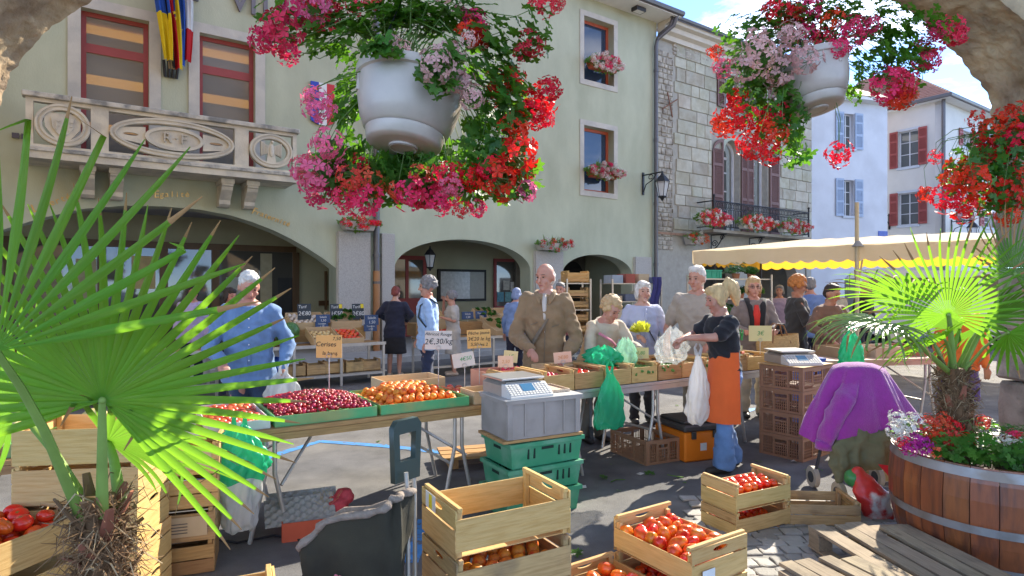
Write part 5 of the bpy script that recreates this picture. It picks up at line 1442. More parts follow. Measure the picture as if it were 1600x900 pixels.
# right hanging basket
YR = 3.5
pr_ = W(1278, 172, YR)
pot(Matrix.Translation(pr_) @ Matrix.Rotation(R(-9), 4, 'Y') @ Matrix.Rotation(R(-9), 4, 'X'), .93, 'white pot hanging right of centre before the tiled roof')
cl = pxl([(1215, 12, 'red', 24), (1240, 22, 'red', 22), (1265, 15, 'hot', 20), (1255, 50, 'hot', 24), (1285, 62, 'hot', 22), (1330, 50, 'hot', 24), (1310, 75, 'hot', 18), (1225, 35, 'coral', 20), (1300, 30, 'red', 18),
          (1175, 105, 'pale', 26), (1220, 92, 'pale', 26), (1150, 125, 'pale', 24), (1195, 132, 'pale', 26), (1240, 115, 'pale', 24), (1165, 85, 'pale', 20), (1130, 105, 'pink', 18), (1215, 75, 'pale', 18), (1245, 95, 'hot', 18), (1290, 90, 'pink', 16),
          (1140, 188, 'red', 26), (1128, 195, 'red', 18), (1165, 182, 'red', 22), (1190, 195, 'red', 28), (1212, 178, 'red', 22), (1205, 210, 'red', 26), (1180, 232, 'red', 22), (1165, 225, 'red', 18), (1205, 240, 'red', 20), (1155, 155, 'red', 22), (1148, 148, 'red', 14), (1118, 82, 'red', 14), (1225, 205, 'coral', 18), (1310, 240, 'red', 22),
          (1440, 82, 'hot', 26), (1450, 95, 'hot', 20), (1480, 50, 'hot', 26), (1495, 55, 'hot', 18), (1385, 135, 'hot', 28), (1405, 130, 'hot', 26), (1400, 152, 'red', 24), (1375, 122, 'hot', 20), (1415, 150, 'coral', 18), (1460, 48, 'hot', 20), (1360, 40, 'hot', 16)], YR, .16)
cl = [(p + Vector((-.02, -.2, 0)) if k == 'pale' else p, k, r_) for p, k, r_ in cl]
lv = blobs([(1290, 30, 150, 45, 300), (1190, 70, 60, 45, 160), (1175, 120, 55, 40, 140, -.05), (1390, 80, 60, 50, 110), (1205, 175, 55, 50, 150), (1240, 225, 30, 30, 34), (1430, 45, 60, 35, 60), (1345, 130, 18, 40, 26), (1410, 110, 45, 40, 50), (1245, 250, 14, 14, 8), (1150, 45, 30, 25, 14), (1250, 150, 25, 45, 40, .1)], YR)
plant('hanging_geranium', 'trailing red and pale pink geraniums spilling over the right hanging pot', 'plant', pr_ + Vector((0, 0, .28)), lv, cl, .034, 'hanging geraniums', 300, seed=5)
# far right basket, its pot beyond the frame
YT = 3.85
pt_ = W(1648, 225, YT)
pot(Matrix.Translation(pt_ - Vector((0, 0, .1))), .9, 'white pot hanging beside the stone pier at the right edge')
cl = pxl([(1525, 185, 'red', 14), (1550, 203, 'red', 24), (1582, 185, 'red', 24), (1462, 245, 'red', 12), (1500, 268, 'red', 26), (1485, 282, 'red', 18), (1522, 285, 'red', 26), (1448, 303, 'red', 14), (1480, 310, 'red', 24), (1505, 325, 'red', 24), (1540, 310, 'red', 26), (1570, 300, 'red', 28), (1590, 275, 'red', 26), (1575, 335, 'red', 20), (1560, 240, 'red', 24), (1590, 215, 'red', 24), (1540, 222, 'red', 18), (1570, 265, 'red', 22), (1595, 310, 'red', 22), (1535, 255, 'coral', 18), (1510, 300, 'coral', 18)], YT, .14)
lv = blobs([(1575, 240, 60, 60, 220), (1520, 270, 45, 40, 120), (1560, 310, 55, 30, 90)], YT)
plant('hanging_geranium', 'bright red geraniums spilling in at the right edge before the pier', 'plant', pt_ + Vector((0, 0, .15)), lv, cl, .034, 'hanging geraniums', 160, seed=6)

# window boxes and small planters, flowers too small to pick apart
M_trough = mat('stone_trough', (.45, .42, .38), .85, .12, 5)
def window_box(M, L, Wd, H, label, cols, n=90, hang=.3, top=.3, trough=M_trough, seed=1, grass=True):
    r_ = random.Random(seed); o = empty('flower_box', M, label, 'flower box', 'flower boxes on the facades')
    t = MB(); t.add([(-L * .42, -Wd * .4, 0), (L * .42, -Wd * .4, 0), (L * .42, Wd * .4, 0), (-L * .42, Wd * .4, 0), (-L / 2, -Wd / 2, H), (L / 2, -Wd / 2, H), (L / 2, Wd / 2, H), (-L / 2, Wd / 2, H)], [(3, 2, 1, 0), (0, 1, 5, 4), (1, 2, 6, 5), (2, 3, 7, 6), (3, 0, 4, 7), (4, 5, 6, 7)])
    t.build('trough', trough, o)
    f = MB(); fl_ = MB(); ks = list(cols)
    for i in range(int(n * 3)):
        x = r_.uniform(-L * .62, L * .62); e = 1 - (x / (L * .66)) ** 2
        p = Vector((x, -Wd * .3 + r_.uniform(-.16, .16), H + r_.uniform(-hang, top * .6) * e))
        addmesh(f, LEAF[0], Matrix.Translation(p) @ rot_to((r_.uniform(-1, 1), -1, r_.uniform(-.3, 1)), r_.uniform(0, 6)) @ Matrix.Scale(r_.uniform(.03, .065), 4))
    for i in range(int(n * .9)):
        x = r_.uniform(-L * .6, L * .6); e = 1 - (x / (L * .66)) ** 2
        p = Vector((x, -Wd * .45 - r_.uniform(.02, .2), H + r_.uniform(-hang * .9, top * .55) * e))
        k = r_.choice(ks); me = CLU[k][0]; b0 = len(fl_.m)
        fl_.add([v.co.copy() for v in me.vertices], [tuple(q.vertices) for q in me.polygons if q.material_index == 0], ks.index(k), Matrix.Translation(p) @ rot_to((0, -1, .4), r_.uniform(0, 6)) @ Matrix.Scale(r_.uniform(.045, .085), 4))
    if grass:
        for i in range(26):
            x = r_.uniform(-L * .3, L * .3); h = r_.uniform(.3, .5) * top * 2; b = r_.uniform(-.12, .12)
            f.tube([(x, 0, H), (x + b * .4, -.03, H + h * .6), (x + b, -.08, H + h)], [.008, .006, .001], 3)
    inst('foliage', f.mesh('foliage', M_leaf2, 180), o, None, kind='stuff')
    inst('flowers', fl_.mesh('flowers', [PET[k] for k in ks]), o, None, kind='stuff')
    return o
window_box(FM @ TR(A(554), -.22, 2.96), .8, .32, .2, 'stone trough with red flowers on the pier below the hanging basket', ('red', 'hot'), 26, .25, .16, seed=2)
window_box(FM @ TR(A(856), -.22, 2.70), 1.05, .32, .2, 'stone trough with grasses and red flowers on the middle pier', ('red', 'coral', 'white'), 30, .25, .25, seed=3)
window_box(FM @ TR(A(1076), -.25, FL(1076, 383)[1]), .8, .3, .26, 'white trough with red flowers on the stone house corner', ('red', 'coral', 'white'), 30, .3, .25, seed=4)
t_, h_ = FL(938, 108); window_box(FM @ TR(t_ - .02, -.12, h_ - .1), 1.15, .26, .2, 'pink and white flower box on the upper facade window', ('white', 'white', 'hot', 'pale'), 120, .28, .45, M_red2, seed=5, grass=False)
t_, h_ = FL(938, 275); window_box(FM @ TR(t_ - .02, -.12, h_ - .1), 1.15, .26, .2, 'pink and white flower box on the lower facade window', ('white', 'hot', 'pale', 'white'), 120, .28, .45, M_red2, seed=6)
for i, (px, L) in enumerate(((1110, 1.35), (1180, 1.75), (1238, 1.6))):
    t_ = A(px, -.95); window_box(FM @ TR(t_, -.92, 3.72), L, .28, .22, ('leftmost', 'middle', 'rightmost')[i] + ' geranium box hung on the iron balcony', ('hot', 'coral', 'white', 'hot'), 130, .3, .5, M_white, seed=7 + i)

# ================================================================ PALMS
M_palm = leafmat('palm_leaf', (.11, .30, .018), .55, .18, .40, .012, .16, tcol=(.27, .55, .03), stretch=(1.2, 26, 26), col2=(.17, .30, .04))
M_palmd = leafmat('dark_palm_leaf', (.07, .19, .02), .5, .18, .40, .01, .16, tcol=(.19, .42, .03), stretch=(1.2, 26, 26), col2=(.12, .2, .03))
M_palms = leafmat('glossy_palm_leaf', (.16, .27, .08), .35, .15, .22, .012, .12, tcol=(.26, .45, .08), stretch=(1.2, 26, 26), col2=(.26, .33, .13))
M_pet = mat('palm_petiole', (.20, .30, .06), .5, .2, 8)
M_dry = mat('dry_palm_tip', (.33, .17, .06), .8, .2, 8)
M_fib = mat('palm_fibre', (.17, .095, .045), .9, .35, 14, objvar=.2)
M_fibl = mat('pale_palm_fibre', (.36, .26, .15), .9, .3, 14)
def leaflet(l, wd, join, droop, m, dry=0., fold=.35, kink=None):
    """strip along +x, root at the origin, drooping in -z"""
    mb = MB(); n = 12; L_, R_, C_ = [], [], []
    z = 0.; x = 0.; ang = 0.
    for i in range(n + 1):
        u = i / n
        hw = wd * (u / join if u < join else (1 - .45 * (u - join) / (.85 - join)) if u < .85 else (.55 - .45 * ((u - .85) / .15)))
        hw = max(hw, .0012)
        f = fold * hw
        C_.append((x, 0, z - f)); L_.append((x, hw, z + f * .6)); R_.append((x, -hw, z + f * .6))
        ang = -droop * u * u
        if kink and u > kink[0]: ang -= kink[1]
        x += l / n * math.cos(ang); z += l / n * math.sin(ang)
    mb.add(C_ + L_ + R_, [])
    k = n + 1
    for i in range(n):
        mi = 1 if dry and (i + 1) / n > 1 - dry else 0
        mb.f.append((i, i + 1, k + i + 1, k + i)); mb.m.append(mi)
        mb.f.append((2 * k + i, 2 * k + i + 1, i + 1, i)); mb.m.append(mi)
    return mb.mesh('leaflet', [m, M_dry], 180)
def frond(parent, hub, axis, normal, length, span, n, m, base, droop=.25, cup=.12, seed=1, dry=.06, lenf=None, kinks=0.12, pet=.012, wf=.37):
    """fan leaf: hub position, axis = direction of its middle, normal = side facing up/out; span in degrees"""
    r_ = random.Random(seed); hub, axis, normal = Vector(hub), Vector(axis).normalized(), Vector(normal).normalized()
    normal = (normal - axis * normal.dot(axis)).normalized(); side = normal.cross(axis)
    f = empty('frond', None); f.parent = parent; pinv = parent.matrix_world.inverted() if False else Matrix.Translation(-parent.location)
    f.matrix_local = pinv @ Matrix.Translation(hub)
    for i in range(n):
        a = R(span) * (i / (n - 1) - .5)
        l = length * (1 - .22 * (abs(a) / PI) ** 2) * r_.uniform(.93, 1.04)
        if lenf: l *= lenf(a)
        d = (axis * math.cos(a) + side * math.sin(a)); d = (d + normal * cup).normalized()
        y_ = normal.cross(d).normalized(); z_ = d.cross(y_)
        Mx = Matrix((d, y_, z_)).transposed().to_4x4()
        wd = length * wf * math.tan(R(span) / (n - 1) / 2) * 1.04
        kk = (r_.uniform(.62, .8), r_.uniform(.9, 2.0)) if r_.random() < kinks else None
        inst('leaflet', leaflet(l, wd, .40, droop * r_.uniform(.6, 1.5), m, dry * r_.uniform(.5, 2.2) if r_.random() < .55 else 0, kink=kk), f, Mx @ Matrix.Rotation(r_.uniform(-.12, .12), 4, 'X'))
    b = Vector(base) - hub; mid = b * .5 + Vector((0, 0, .04))
    MB().tube([(0, 0, 0), b * .25 + Vector((0, 0, .03)), mid, b], [pet * .7, pet * .85, pet, pet * 1.35], 7, flat=(1.2, .8)).build('petiole', M_pet, f, smooth=60)
    MB().ball((0, 0, 0), (pet * .95, pet * .8, pet * .95), 8, 6).build('hub', M_pet, f, smooth=60)
    return f
def trunk(parent, p0, p1, r0, seed=1, n=900, hair=.12):
    r_ = random.Random(seed); p0, p1 = Vector(p0) - parent.location, Vector(p1) - parent.location; ax = p1 - p0
    MB().tube([p0.lerp(p1, i / 6) for i in range(7)], [r0 * .72 * (1 + .1 * math.sin(i * 2)) for i in range(7)], 14).build('trunk', M_fib, parent, smooth=60)
    mb = MB()
    for i in range(n):
        u = r_.random(); a = r_.uniform(0, 6.28); d = Vector((math.cos(a), math.sin(a), 0)); c = p0.lerp(p1, u) + d * r0 * r_.uniform(.6, .95)
        l = hair * r_.uniform(.4, 1.3); sw = Vector((-d.y, d.x, 0)) * r_.uniform(-.9, .9)
        e1 = c + (d * r_.uniform(.2, .8) + sw * .6 + Vector((0, 0, r_.uniform(-.5, .7)))) * l * .5
        e2 = e1 + (d * r_.uniform(-.2, .6) + sw + Vector((0, 0, r_.uniform(-1, .4)))) * l * .5
        w_ = r_.uniform(.0012, .003) * (2.2 if i % 17 == 0 else 1)
        mb.tube([c, e1, e2], [w_, w_ * .9, w_ * .3], 3, False, mi=1 if i % 6 == 0 else 0)
    me = mb.mesh('fibre', [M_fib, M_fibl]); inst('fibre', me, parent, None, kind='stuff')
    for i in range(26):     # old leaf bases
        a = i * 2.4; u = .25 + .75 * i / 26; d = Vector((math.cos(a), math.sin(a), 0)); c = p0.lerp(p1, u) + d * r0 * .7
        MB().tube([c, c + d * .02 + Vector((0, 0, .03)), c + d * r_.uniform(.03, .07) + Vector((0, 0, r_.uniform(.05, .11)))], [.016, .013, .008], 5, flat=(1.5, .5)).build('leaf_base', M_fib if i % 3 else mat('red_leaf_base', (.26, .09, .05), .8, .3, 9), parent)
# barrels
M_stave = mat('barrel_oak', (.27, .08, .026), .42, .22, 5, stretch=(6, 6, .8), objvar=.16, hue=.006, col2=(.15, .05, .025), c2scale=3, coat=.25, bump=.15, bscale=15)
M_hoop = mat('galvanised_hoop', (.33, .32, .31), .5, .2, 7, metal=.45, col2=(.25, .2, .16), c2scale=4)
M_soil = mat('potting_soil', (.05, .035, .025), .95, .4, 14, bump=.8, bscale=40)
def barrel(c, R0, H, label, n=26, k=1.0):
    o = empty('barrel_planter', Matrix.Translation((c[0], c[1], 0)), label, 'planter', 'half-barrel planters')
    prof = [(.0, .86), (.12, .91), (.3, .965), (.5, .995), (.7, 1.0), (.86, .985), (1., .96)]
    for i in range(n):
        a0, a1 = 2 * PI * i / n + .004, 2 * PI * (i + 1) / n - .004
        mb = MB(); vs = []
        for u, f in prof:
            r = R0 * f + rnd.uniform(-.0008, .0008)
            for a, rr in ((a0, r), (a1, r), (a1, r - .028), (a0, r - .028)):
                vs.append((rr * math.cos(a), rr * math.sin(a), u * H))
        mb.ring_loft([vs[4 * j:4 * j + 4] for j in range(len(prof))], True); mb.build('stave', M_stave, o)
    def rad(u):
        for (u0, f0), (u1, f1) in zip(prof[:-1], prof[1:]):
            if u <= u1: return R0 * (f0 + (f1 - f0) * (u - u0) / (u1 - u0))
        return R0 * prof[-1][1]
    for u0, u1 in ((.03, .105), (.40, .475), (.90, .985)):
        r0, r1 = rad(u0) + .004, rad(u1) + .004
        MB().lathe([(r0, u0 * H), (r1, u1 * H), (r1 - .006, u1 * H), (r0 - .006, u0 * H), (r0, u0 * H)], 64, False).build('hoop', M_hoop, o, smooth=40)
    MB().lathe([(R0 * .93, H * .86), (R0 * .5, H * .90), (.01, H * .93)], 32, True).build('soil', M_soil, o, smooth=60)
    return o
BC = (2.97, 3.80)
barrel(BC, .55, .62, 'varnished half barrel with grey hoops planted with a palm at right')
barrel((-1.18, 1.80), .42, .55, 'half barrel below the left palm at the bottom left')
# left palm
pL = Vector((-1.18, 1.80, .5)); topL = Vector((-1.21, 1.80, 1.03))
lp = empty('fan_palm', Matrix.Translation(pL), 'large fan palm with backlit leaves filling the left edge', 'palm tree', 'fan palms')
trunk(lp, pL, topL + Vector((0, 0, -.02)), .062, 3, 1300, .13)
tb = topL + Vector((.0, 0, -.09))
frond(lp, W(160, 626, 1.72), (.30, -.05, .95), (0, 1, .25), .60, 250, 40, M_palm, tb + Vector((.03, -.03, .02)), droop=.18, cup=.06, seed=2, dry=.03, kinks=.04, wf=.38)
frond(lp, W(-6, 548, 1.5), (.08, -.05, 1), (.0, 1, .05), .68, 150, 18, M_palm, tb + Vector((-.03, -.02, .0)), droop=.14, cup=.06, seed=3, dry=.09, kinks=.18, wf=.25)
frond(lp, W(168, 690, 1.98), (.9, .1, -.10), (0, .6, .8), .46, 170, 22, M_palmd, tb + Vector((.04, .04, .02)), droop=.45, cup=.05, seed=4)
frond(lp, W(20, 640, 1.95), (-.6, .1, .5), (0, .9, .4), .42, 190, 20, M_palmd, tb + Vector((-.04, .03, .0)), droop=.3, seed=5)
# right palm
pR = Vector((2.78, 3.82, .55)); topR = W(1490, 575, 3.82)
rp_ = empty('fan_palm', Matrix.Translation(pR), 'fan palm growing from the half barrel at right', 'palm tree', 'fan palms')
trunk(rp_, pR, topR, .092, 7, 1500, .11)
tb = topR + Vector((0, 0, -.04))
frond(rp_, W(1482, 492, 3.70), (-.10, -.2, 1), (0, .85, .55), .60, 250, 36, M_palm, tb, droop=.3, cup=.02, seed=12, dry=.1, kinks=.05, pet=.014, wf=.28)
frond(rp_, W(1372, 503, 3.55), (-.9, -.25, -.05), (-.1, -.25, .95), .44, 240, 32, M_palms, tb + Vector((-.03, -.03, 0)), droop=1.25, cup=.05, seed=13, dry=.1, kinks=.1, pet=.014, wf=.33)
frond(rp_, W(1420, 470, 3.95), (-.8, .2, .35), (.1, .3, .9), .52, 200, 28, M_palm, tb + Vector((-.02, .02, 0)), droop=.8, seed=19, dry=.1, pet=.012, wf=.3)
frond(rp_, W(1585, 428, 3.75), (.15, .0, 1), (-.3, .8, .4), .46, 220, 26, M_palmd, tb + Vector((.04, 0, 0)), droop=.3, seed=14, dry=.3, kinks=.05, pet=.014, wf=.3)
frond(rp_, W(1476, 530, 3.66), (-.55, -.1, -.12), (0, .5, .9), .36, 150, 20, M_palm, tb, droop=.5, seed=15, pet=.01)
frond(rp_, W(1540, 505, 3.98), (.9, .15, .1), (0, .6, .8), .52, 220, 28, M_palmd, tb + Vector((.03, .03, 0)), droop=.4, seed=16, pet=.012)
frond(rp_, W(1500, 515, 4.1), (-.5, .4, .2), (0, .3, .9), .5, 180, 24, M_palmd, tb + Vector((0, .04, 0)), droop=.6, seed=17, pet=.012)
frond(rp_, W(1575, 520, 3.6), (.6, -.2, -.5), (0, .6, .6), .3, 160, 16, M_palm, tb + Vector((.03, -.02, 0)), droop=.6, seed=18, pet=.01)
# barrel flowers
zt = .58
cl = []
r_ = random.Random(9)
for x, y, k, q in ((1402, 655, 'white', 15), (1418, 668, 'white', 14), (1430, 655, 'white', 13), (1398, 672, 'white', 14), (1410, 685, 'white', 12), (1452, 662, 'coral', 16), (1470, 668, 'coral', 15), (1462, 680, 'red', 15), (1490, 668, 'red', 15), (1482, 685, 'coral', 17), (1500, 690, 'coral', 14), (1512, 690, 'red', 14), (1432, 690, 'mag', 17), (1422, 700, 'mag', 14), (1445, 698, 'mag', 14), (1412, 692, 'hot', 12), (1460, 705, 'coral', 12), (1475, 655, 'coral', 12), (1536, 660, 'coral', 12), (1545, 690, 'white', 13), (1560, 695, 'white', 13), (1575, 690, 'white', 12), (1590, 695, 'white', 12), (1525, 695, 'white', 12), (1585, 680, 'hot', 10), (1600, 690, 'coral', 14)):
    Y = 3.5 + (1 - (y - 650) / 60) * .25; cl.append((W(x, y, Y), k, q / FPX * Y))
lv = [(Vector((2.62, 3.55, .70)), (.22, .18, .09), 160), (Vector((2.95, 3.42, .68)), (.3, .14, .08), 130), (Vector((3.2, 3.6, .72)), (.2, .25, .1), 120), (Vector((2.6, 3.95, .70)), (.15, .2, .08), 50), (Vector((3.1, 4.0, .7)), (.25, .2, .08), 60)]
plant('bedding_flowers', 'white, coral and magenta bedding flowers in the half barrel', 'plant', (2.9, 3.65, .56), lv, cl, .032, None, 300, up=.8, seed=15)
for fr_ in (lp, rp_): pass
# ================================================================ BAGS, CLOTH, CLUTTER
def film(name, col, alpha, tr=.5, rough=.25):
    return mat(name, col, rough, .12, 5, trans=tr, alpha=alpha, spec=.6, bump=.6, bscale=18)
M_bagg = film('green_bag_film', (.03, .50, .24), .92, .5)
M_bagw = film('white_bag_film', (.72, .70, .67), .9, .45)
M_bagc = film('clear_bag_film', (.70, .72, .68), .3, .5, .12)
M_bagl = film('pale_green_bag_film', (.35, .65, .45), .6, .5, .2)
def bag(M, prof, m, label, folds=7, amp=.12, flat=.55, seed=1, name='plastic_bag', handles=True, n=72, cat='bag', group='plastic bags', zig=.02, mats2=None, split=None):
    """hanging bag: prof = (radius, z) from bottom to top"""
    r_ = random.Random(seed); o = empty(name, M, label, cat, group)
    ph = [r_.uniform(0, 6) for _ in range(6)]
    def ring(r, z, k):
        out = []
        for j in range(n):
            a = 2 * PI * j / n
            f = 1 + amp * math.sin(folds * a + ph[0] + k * .35) + amp * .6 * math.sin((folds * 2 + 1) * a + ph[1] - k * .5) + amp * .8 * noise.noise(Vector((math.cos(a) * 2, math.sin(a) * 2, k * .45 + seed))) - amp * 1.5 * abs(noise.noise(Vector((math.cos(a) * 4.5, math.sin(a) * 4.5, k * .55 + seed * 2)))) + amp * .5 * abs(noise.noise(Vector((math.cos(a) * 9, math.sin(a) * 9, k * 1.1))))
            out.append((r * f * math.cos(a), r * f * flat * math.sin(a), z + zig * math.sin(3 * a + ph[2]) * (1 if 0 < k else 0)))
        return out
    P = []
    for (r0, z0), (r1, z1) in zip(prof[:-1], prof[1:]):
        for i in range(6): P.append((r0 + (r1 - r0) * i / 6, z0 + (z1 - z0) * i / 6))
    P.append(prof[-1])
    lo = [ring(r, z, k) for k, (r, z) in enumerate(P)]
    if split:
        k_ = split * 6
        a_ = MB(); a_.ring_loft(lo[:k_ + 1], False); a_.add(lo[0], [tuple(range(n))]); a_.build('bag_body', mats2, o, smooth=180)
        b_ = MB(); b_.ring_loft(lo[k_:], False); b_.build('bag_body', m, o, smooth=180)
    else:
        a_ = MB(); a_.ring_loft(lo, False); a_.add(lo[0], [tuple(range(n))]); a_.build('bag_body', m, o, smooth=180)
    if handles:
        zt_ = prof[-1][1]
        for s in (-1, 1):
            MB().tube([(s * prof[-1][0] * .6, 0, zt_ - .01), (s * .03, 0, zt_ + .05), (s * .01, 0, zt_ + .09)], [.018, .012, .008], 6, flat=(1, .4)).build('handle', m, o)
    return o
# green bag knotted to the long table
p = W(952, 556, 5.28); 
bag(Matrix.Translation((p.x, p.y - .02, .42)) @ Matrix.Rotation(.45, 4, 'Z'), [(.13, .0), (.155, .04), (.15, .14), (.135, .26), (.09, .36), (.045, .44), (.03, .48)], M_bagg, 'green plastic bag knotted to the front of the long table', 5, .07, .22, 3)
# white bags beside the apron
p = W(1090, 600, 5.5)
bag(Matrix.Translation((p.x - .02, 5.42, .42)), [(.04, 0), (.08, .03), (.105, .12), (.10, .26), (.07, .42), (.035, .55), (.02, .62)], M_bagw, 'white plastic carrier bag hanging before the orange apron', 5, .10, .55, 4)
# green and white bag at the left table leg
p = W(392, 690, 3.82)
bag(Matrix.Translation((p.x - .01, 3.68, .17)) @ Matrix.Rotation(.3, 4, 'Z'), [(.06, 0), (.09, .02), (.10, .16), (.13, .30), (.17, .40), (.15, .48), (.10, .56), (.05, .62)], M_bagg, 'green over white plastic bag hanging from the table corner', 6, .09, .5, 5, mats2=M_bagw, split=3)
# clear bag in the vendor's hands
p = W(1052, 545, 5.5)
bag(Matrix.Translation((p.x, 5.55, .95)) @ Matrix.Rotation(.2, 4, 'Z'), [(.07, 0), (.12, .02), (.15, .10), (.14, .19), (.08, .26), (.03, .31)], M_bagc, 'crinkled clear plastic bag held by the apron vendor', 7, .13, .75, 6, handles=False)
p = W(942, 552, 5.75)
bag(Matrix.Translation((p.x, 5.72, .90)), [(.10, 0), (.16, .02), (.17, .08), (.12, .14), (.05, .17)], M_bagg, 'crumpled green bag lying on the long table by the leaning woman', 8, .16, .6, 7, handles=False)
p = W(980, 552, 5.8)
bag(Matrix.Translation((p.x - .02, 5.80, .90)), [(.07, 0), (.10, .02), (.11, .1), (.08, .17), (.03, .24)], M_bagl, 'pale clear bag beside the crumpled green bag', 6, .12, .7, 8, handles=False)
p = W(1330, 560, 6.6)
bag(Matrix.Translation((p.x, 6.6, .75)), [(.09, 0), (.12, .03), (.13, .15), (.09, .3), (.04, .38)], M_bagg, 'green plastic bag behind the draped purple cardigan', 6, .1, .7, 9)
# ---- shopping trolley bag
M_olive2 = mat('olive_canvas', (.040, .036, .022), .85, .2, 9, bump=.25, bscale=220, col2=(.028, .026, .018), c2scale=3)
M_trim = mat('gathered_trim', (.26, .21, .17), .85, .25, 30, bump=.8, bscale=60)
M_hgrip = mat('grey_green_plastic', (.04, .065, .06), .4, .08, 5)
tro = empty('shopping_trolley', Matrix.Translation((-.64, 2.62, 0)) @ Matrix.Rotation(R(-8), 4, 'Z'), 'olive canvas shopping trolley bag with grey handle, open at the top', 'shopping trolley')
def trz(a):  # rim height around the opening
    return .64 + .13 * math.cos(a) - .015 * math.sin(a) - .02 * math.cos(2 * a)
rings = []
for i in range(13):
    u = i / 12; ring = []
    for j in range(40):
        a = 2 * PI * j / 40; ca, sa = math.cos(a), math.sin(a)
        ex = abs(ca) ** .55 * (1 if ca > 0 else -1); ey = abs(sa) ** .55 * (1 if sa > 0 else -1)
        z = .08 + (trz(a) - .08) * u
        bul = 1 + .10 * math.sin(PI * u) + .12 * u * u
        nn_ = noise.noise(Vector((ca * 2.2, sa * 2.2, u * 3))) * .018 + .012 * math.sin(9 * a + u * 5) * u + .010 * math.sin(4 * a + 6 * u)
        ring.append(((.17 * bul + nn_) * ex - .05 * u * u * (ca < 0), (.088 * bul + nn_) * ey, z))
    rings.append(ring)
tb_ = MB(); tb_.ring_loft(rings, False); tb_.add(rings[0], [tuple(range(40))]); inner = [[(x * .94, y * .93, z) for x, y, z in r_] for r_ in rings[4:][::-1]]
tb_.build('bag_body', M_olive2, tro, smooth=70)
MB().ring_loft(inner, False).build('lining', mat('pale_lining', (.16, .155, .115), .8, .15, 6), tro, smooth=70)
rim = [Vector((x, y, z)) for x, y, z in rings[-1]]
MB().tube(rim + [rim[0], rim[1]], [.016 + .004 * math.sin(j * 2.3) for j in range(42)], 8).build('gathered_rim', M_trim, tro, smooth=180)
for s in (-1, 1): MB().tube([(.19, .1 + s * .05, .06), (.18, .12 + s * .05, .72), (.172, .12 + s * .05, .82)], .010, 8).build('frame_tube', M_alu, tro, smooth=60)
hg = setmat(shape2d([(-.075, 0), (.075, 0), (.085, .24), (.06, .27), (-.06, .27), (-.085, .24)], [[(-.045, .09), (.045, .09), (.05, .21), (-.05, .21)]], .03), M_hgrip)
inst('handle', hg, tro, Matrix.Translation((.165, .12, .77)) @ Matrix.Rotation(R(62), 4, 'Z'))
for s in (-1, 1): MB().tube([(.2, s * .15 - .015, .07), (.2, s * .15 + .015, .07)], .07, 20).build('wheel', mat('grey_rubber', (.06, .06, .06), .7), tro, smooth=40)
MB().tube([(.2, -.17, .07), (.2, .17, .07)], .008, 6).build('axle', M_alu, tro)
fm_ = MB()
for k in range(7):
    a = 2 * PI * k / 7; fm_.ball((-.06 + .02 * math.cos(a), -.118, .42 + .022 * math.sin(a)), (.009, .003, .009), 6, 4)
fm_.build('embroidered_flower', mat('pink_thread', (.6, .18, .22), .8), tro)
MB().tube([(-.19, -.05, .5), (-.24, -.09, .38), (-.225, -.08, .1)], .006, 5).build('cord', mat('black_cord', (.015, .015, .018), .7), tro)
# ---- purple cardigan over a wheeled walker
M_purp = mat('purple_knit', (.33, .03, .29), .85, .12, 30, bump=.7, bscale=140, sheen=.5)
M_ojack = mat('olive_jacket', (.16, .15, .08), .85, .2, 9, bump=.3, bscale=60)
cx, cy = 2.71, 4.80
pj = empty('purple_cardigan', Matrix.Translation((cx, cy, 0)), 'bright purple knitted cardigan draped over a wheeled walker', 'cardigan')
rings = []
for i in range(19):
    u = i / 18; ring = []
    for j in range(72):
        a = 2 * PI * j / 72; ca, sa = math.cos(a), math.sin(a)
        rx = .03 + .12 * min(1, u * 6) ** .5 + .31 * u; ry = .03 + .07 * min(1, u * 6) ** .5 + .15 * u
        fold = 1 + u * (.13 * math.sin(6 * a + .7 + .9 * u) + .07 * math.sin(11 * a + 2.1 - u) + .16 * noise.noise(Vector((ca * 1.5, sa * 1.5, u * 1.2 + 3)))) - .16 * u * abs(noise.noise(Vector((ca * 3.2, sa * 3.2, u * .8 + 9)))) + .02 * noise.noise(Vector((ca * 8, sa * 8, u * 9)))
        z = 1.04 - .56 * u ** 1.45 + .05 * u * math.sin(3 * a + .5) - .08 * u * (ca > .5) + .10 * u * u * max(0, sa)
        ring.append((rx * fold * ca + .05 * u * u * .6, ry * fold * sa, z))
    rings.append(ring)
m = MB(); m.ring_loft(rings, False); m.add(rings[0], [tuple(range(72))]); m.build('cardigan_body', M_purp, pj, smooth=180)
sl = MB(); sl.tube([(-.10, -.10, .92), (-.2, -.17, .78), (-.29, -.17, .63), (-.33, -.15, .50), (-.335, -.14, .43)], [.06, .085, .085, .075, .065], 16, flat=(1, .7))
inst('sleeve', remesh(sl, 'sleeve', M_purp, .014, 2, lambda c: .016 * noise.noise(Vector((c.x * 14, c.y * 14, c.z * 7))) - .018 * abs(noise.noise(Vector((c.x * 9 + c.z * 4, c.y * 9, c.z * 6))))), pj)
cu_ = MB(); cu_.tube([(-.333, -.145, .46), (-.337, -.138, .40)], [.075, .072], 16, flat=(1, .7)); cu_.build('cuff', M_purp, pj, smooth=180)
wk = empty('wheeled_walker', Matrix.Translation((cx, cy, 0)), 'wheeled walker under the purple cardigan with an olive jacket in its basket', 'walker')
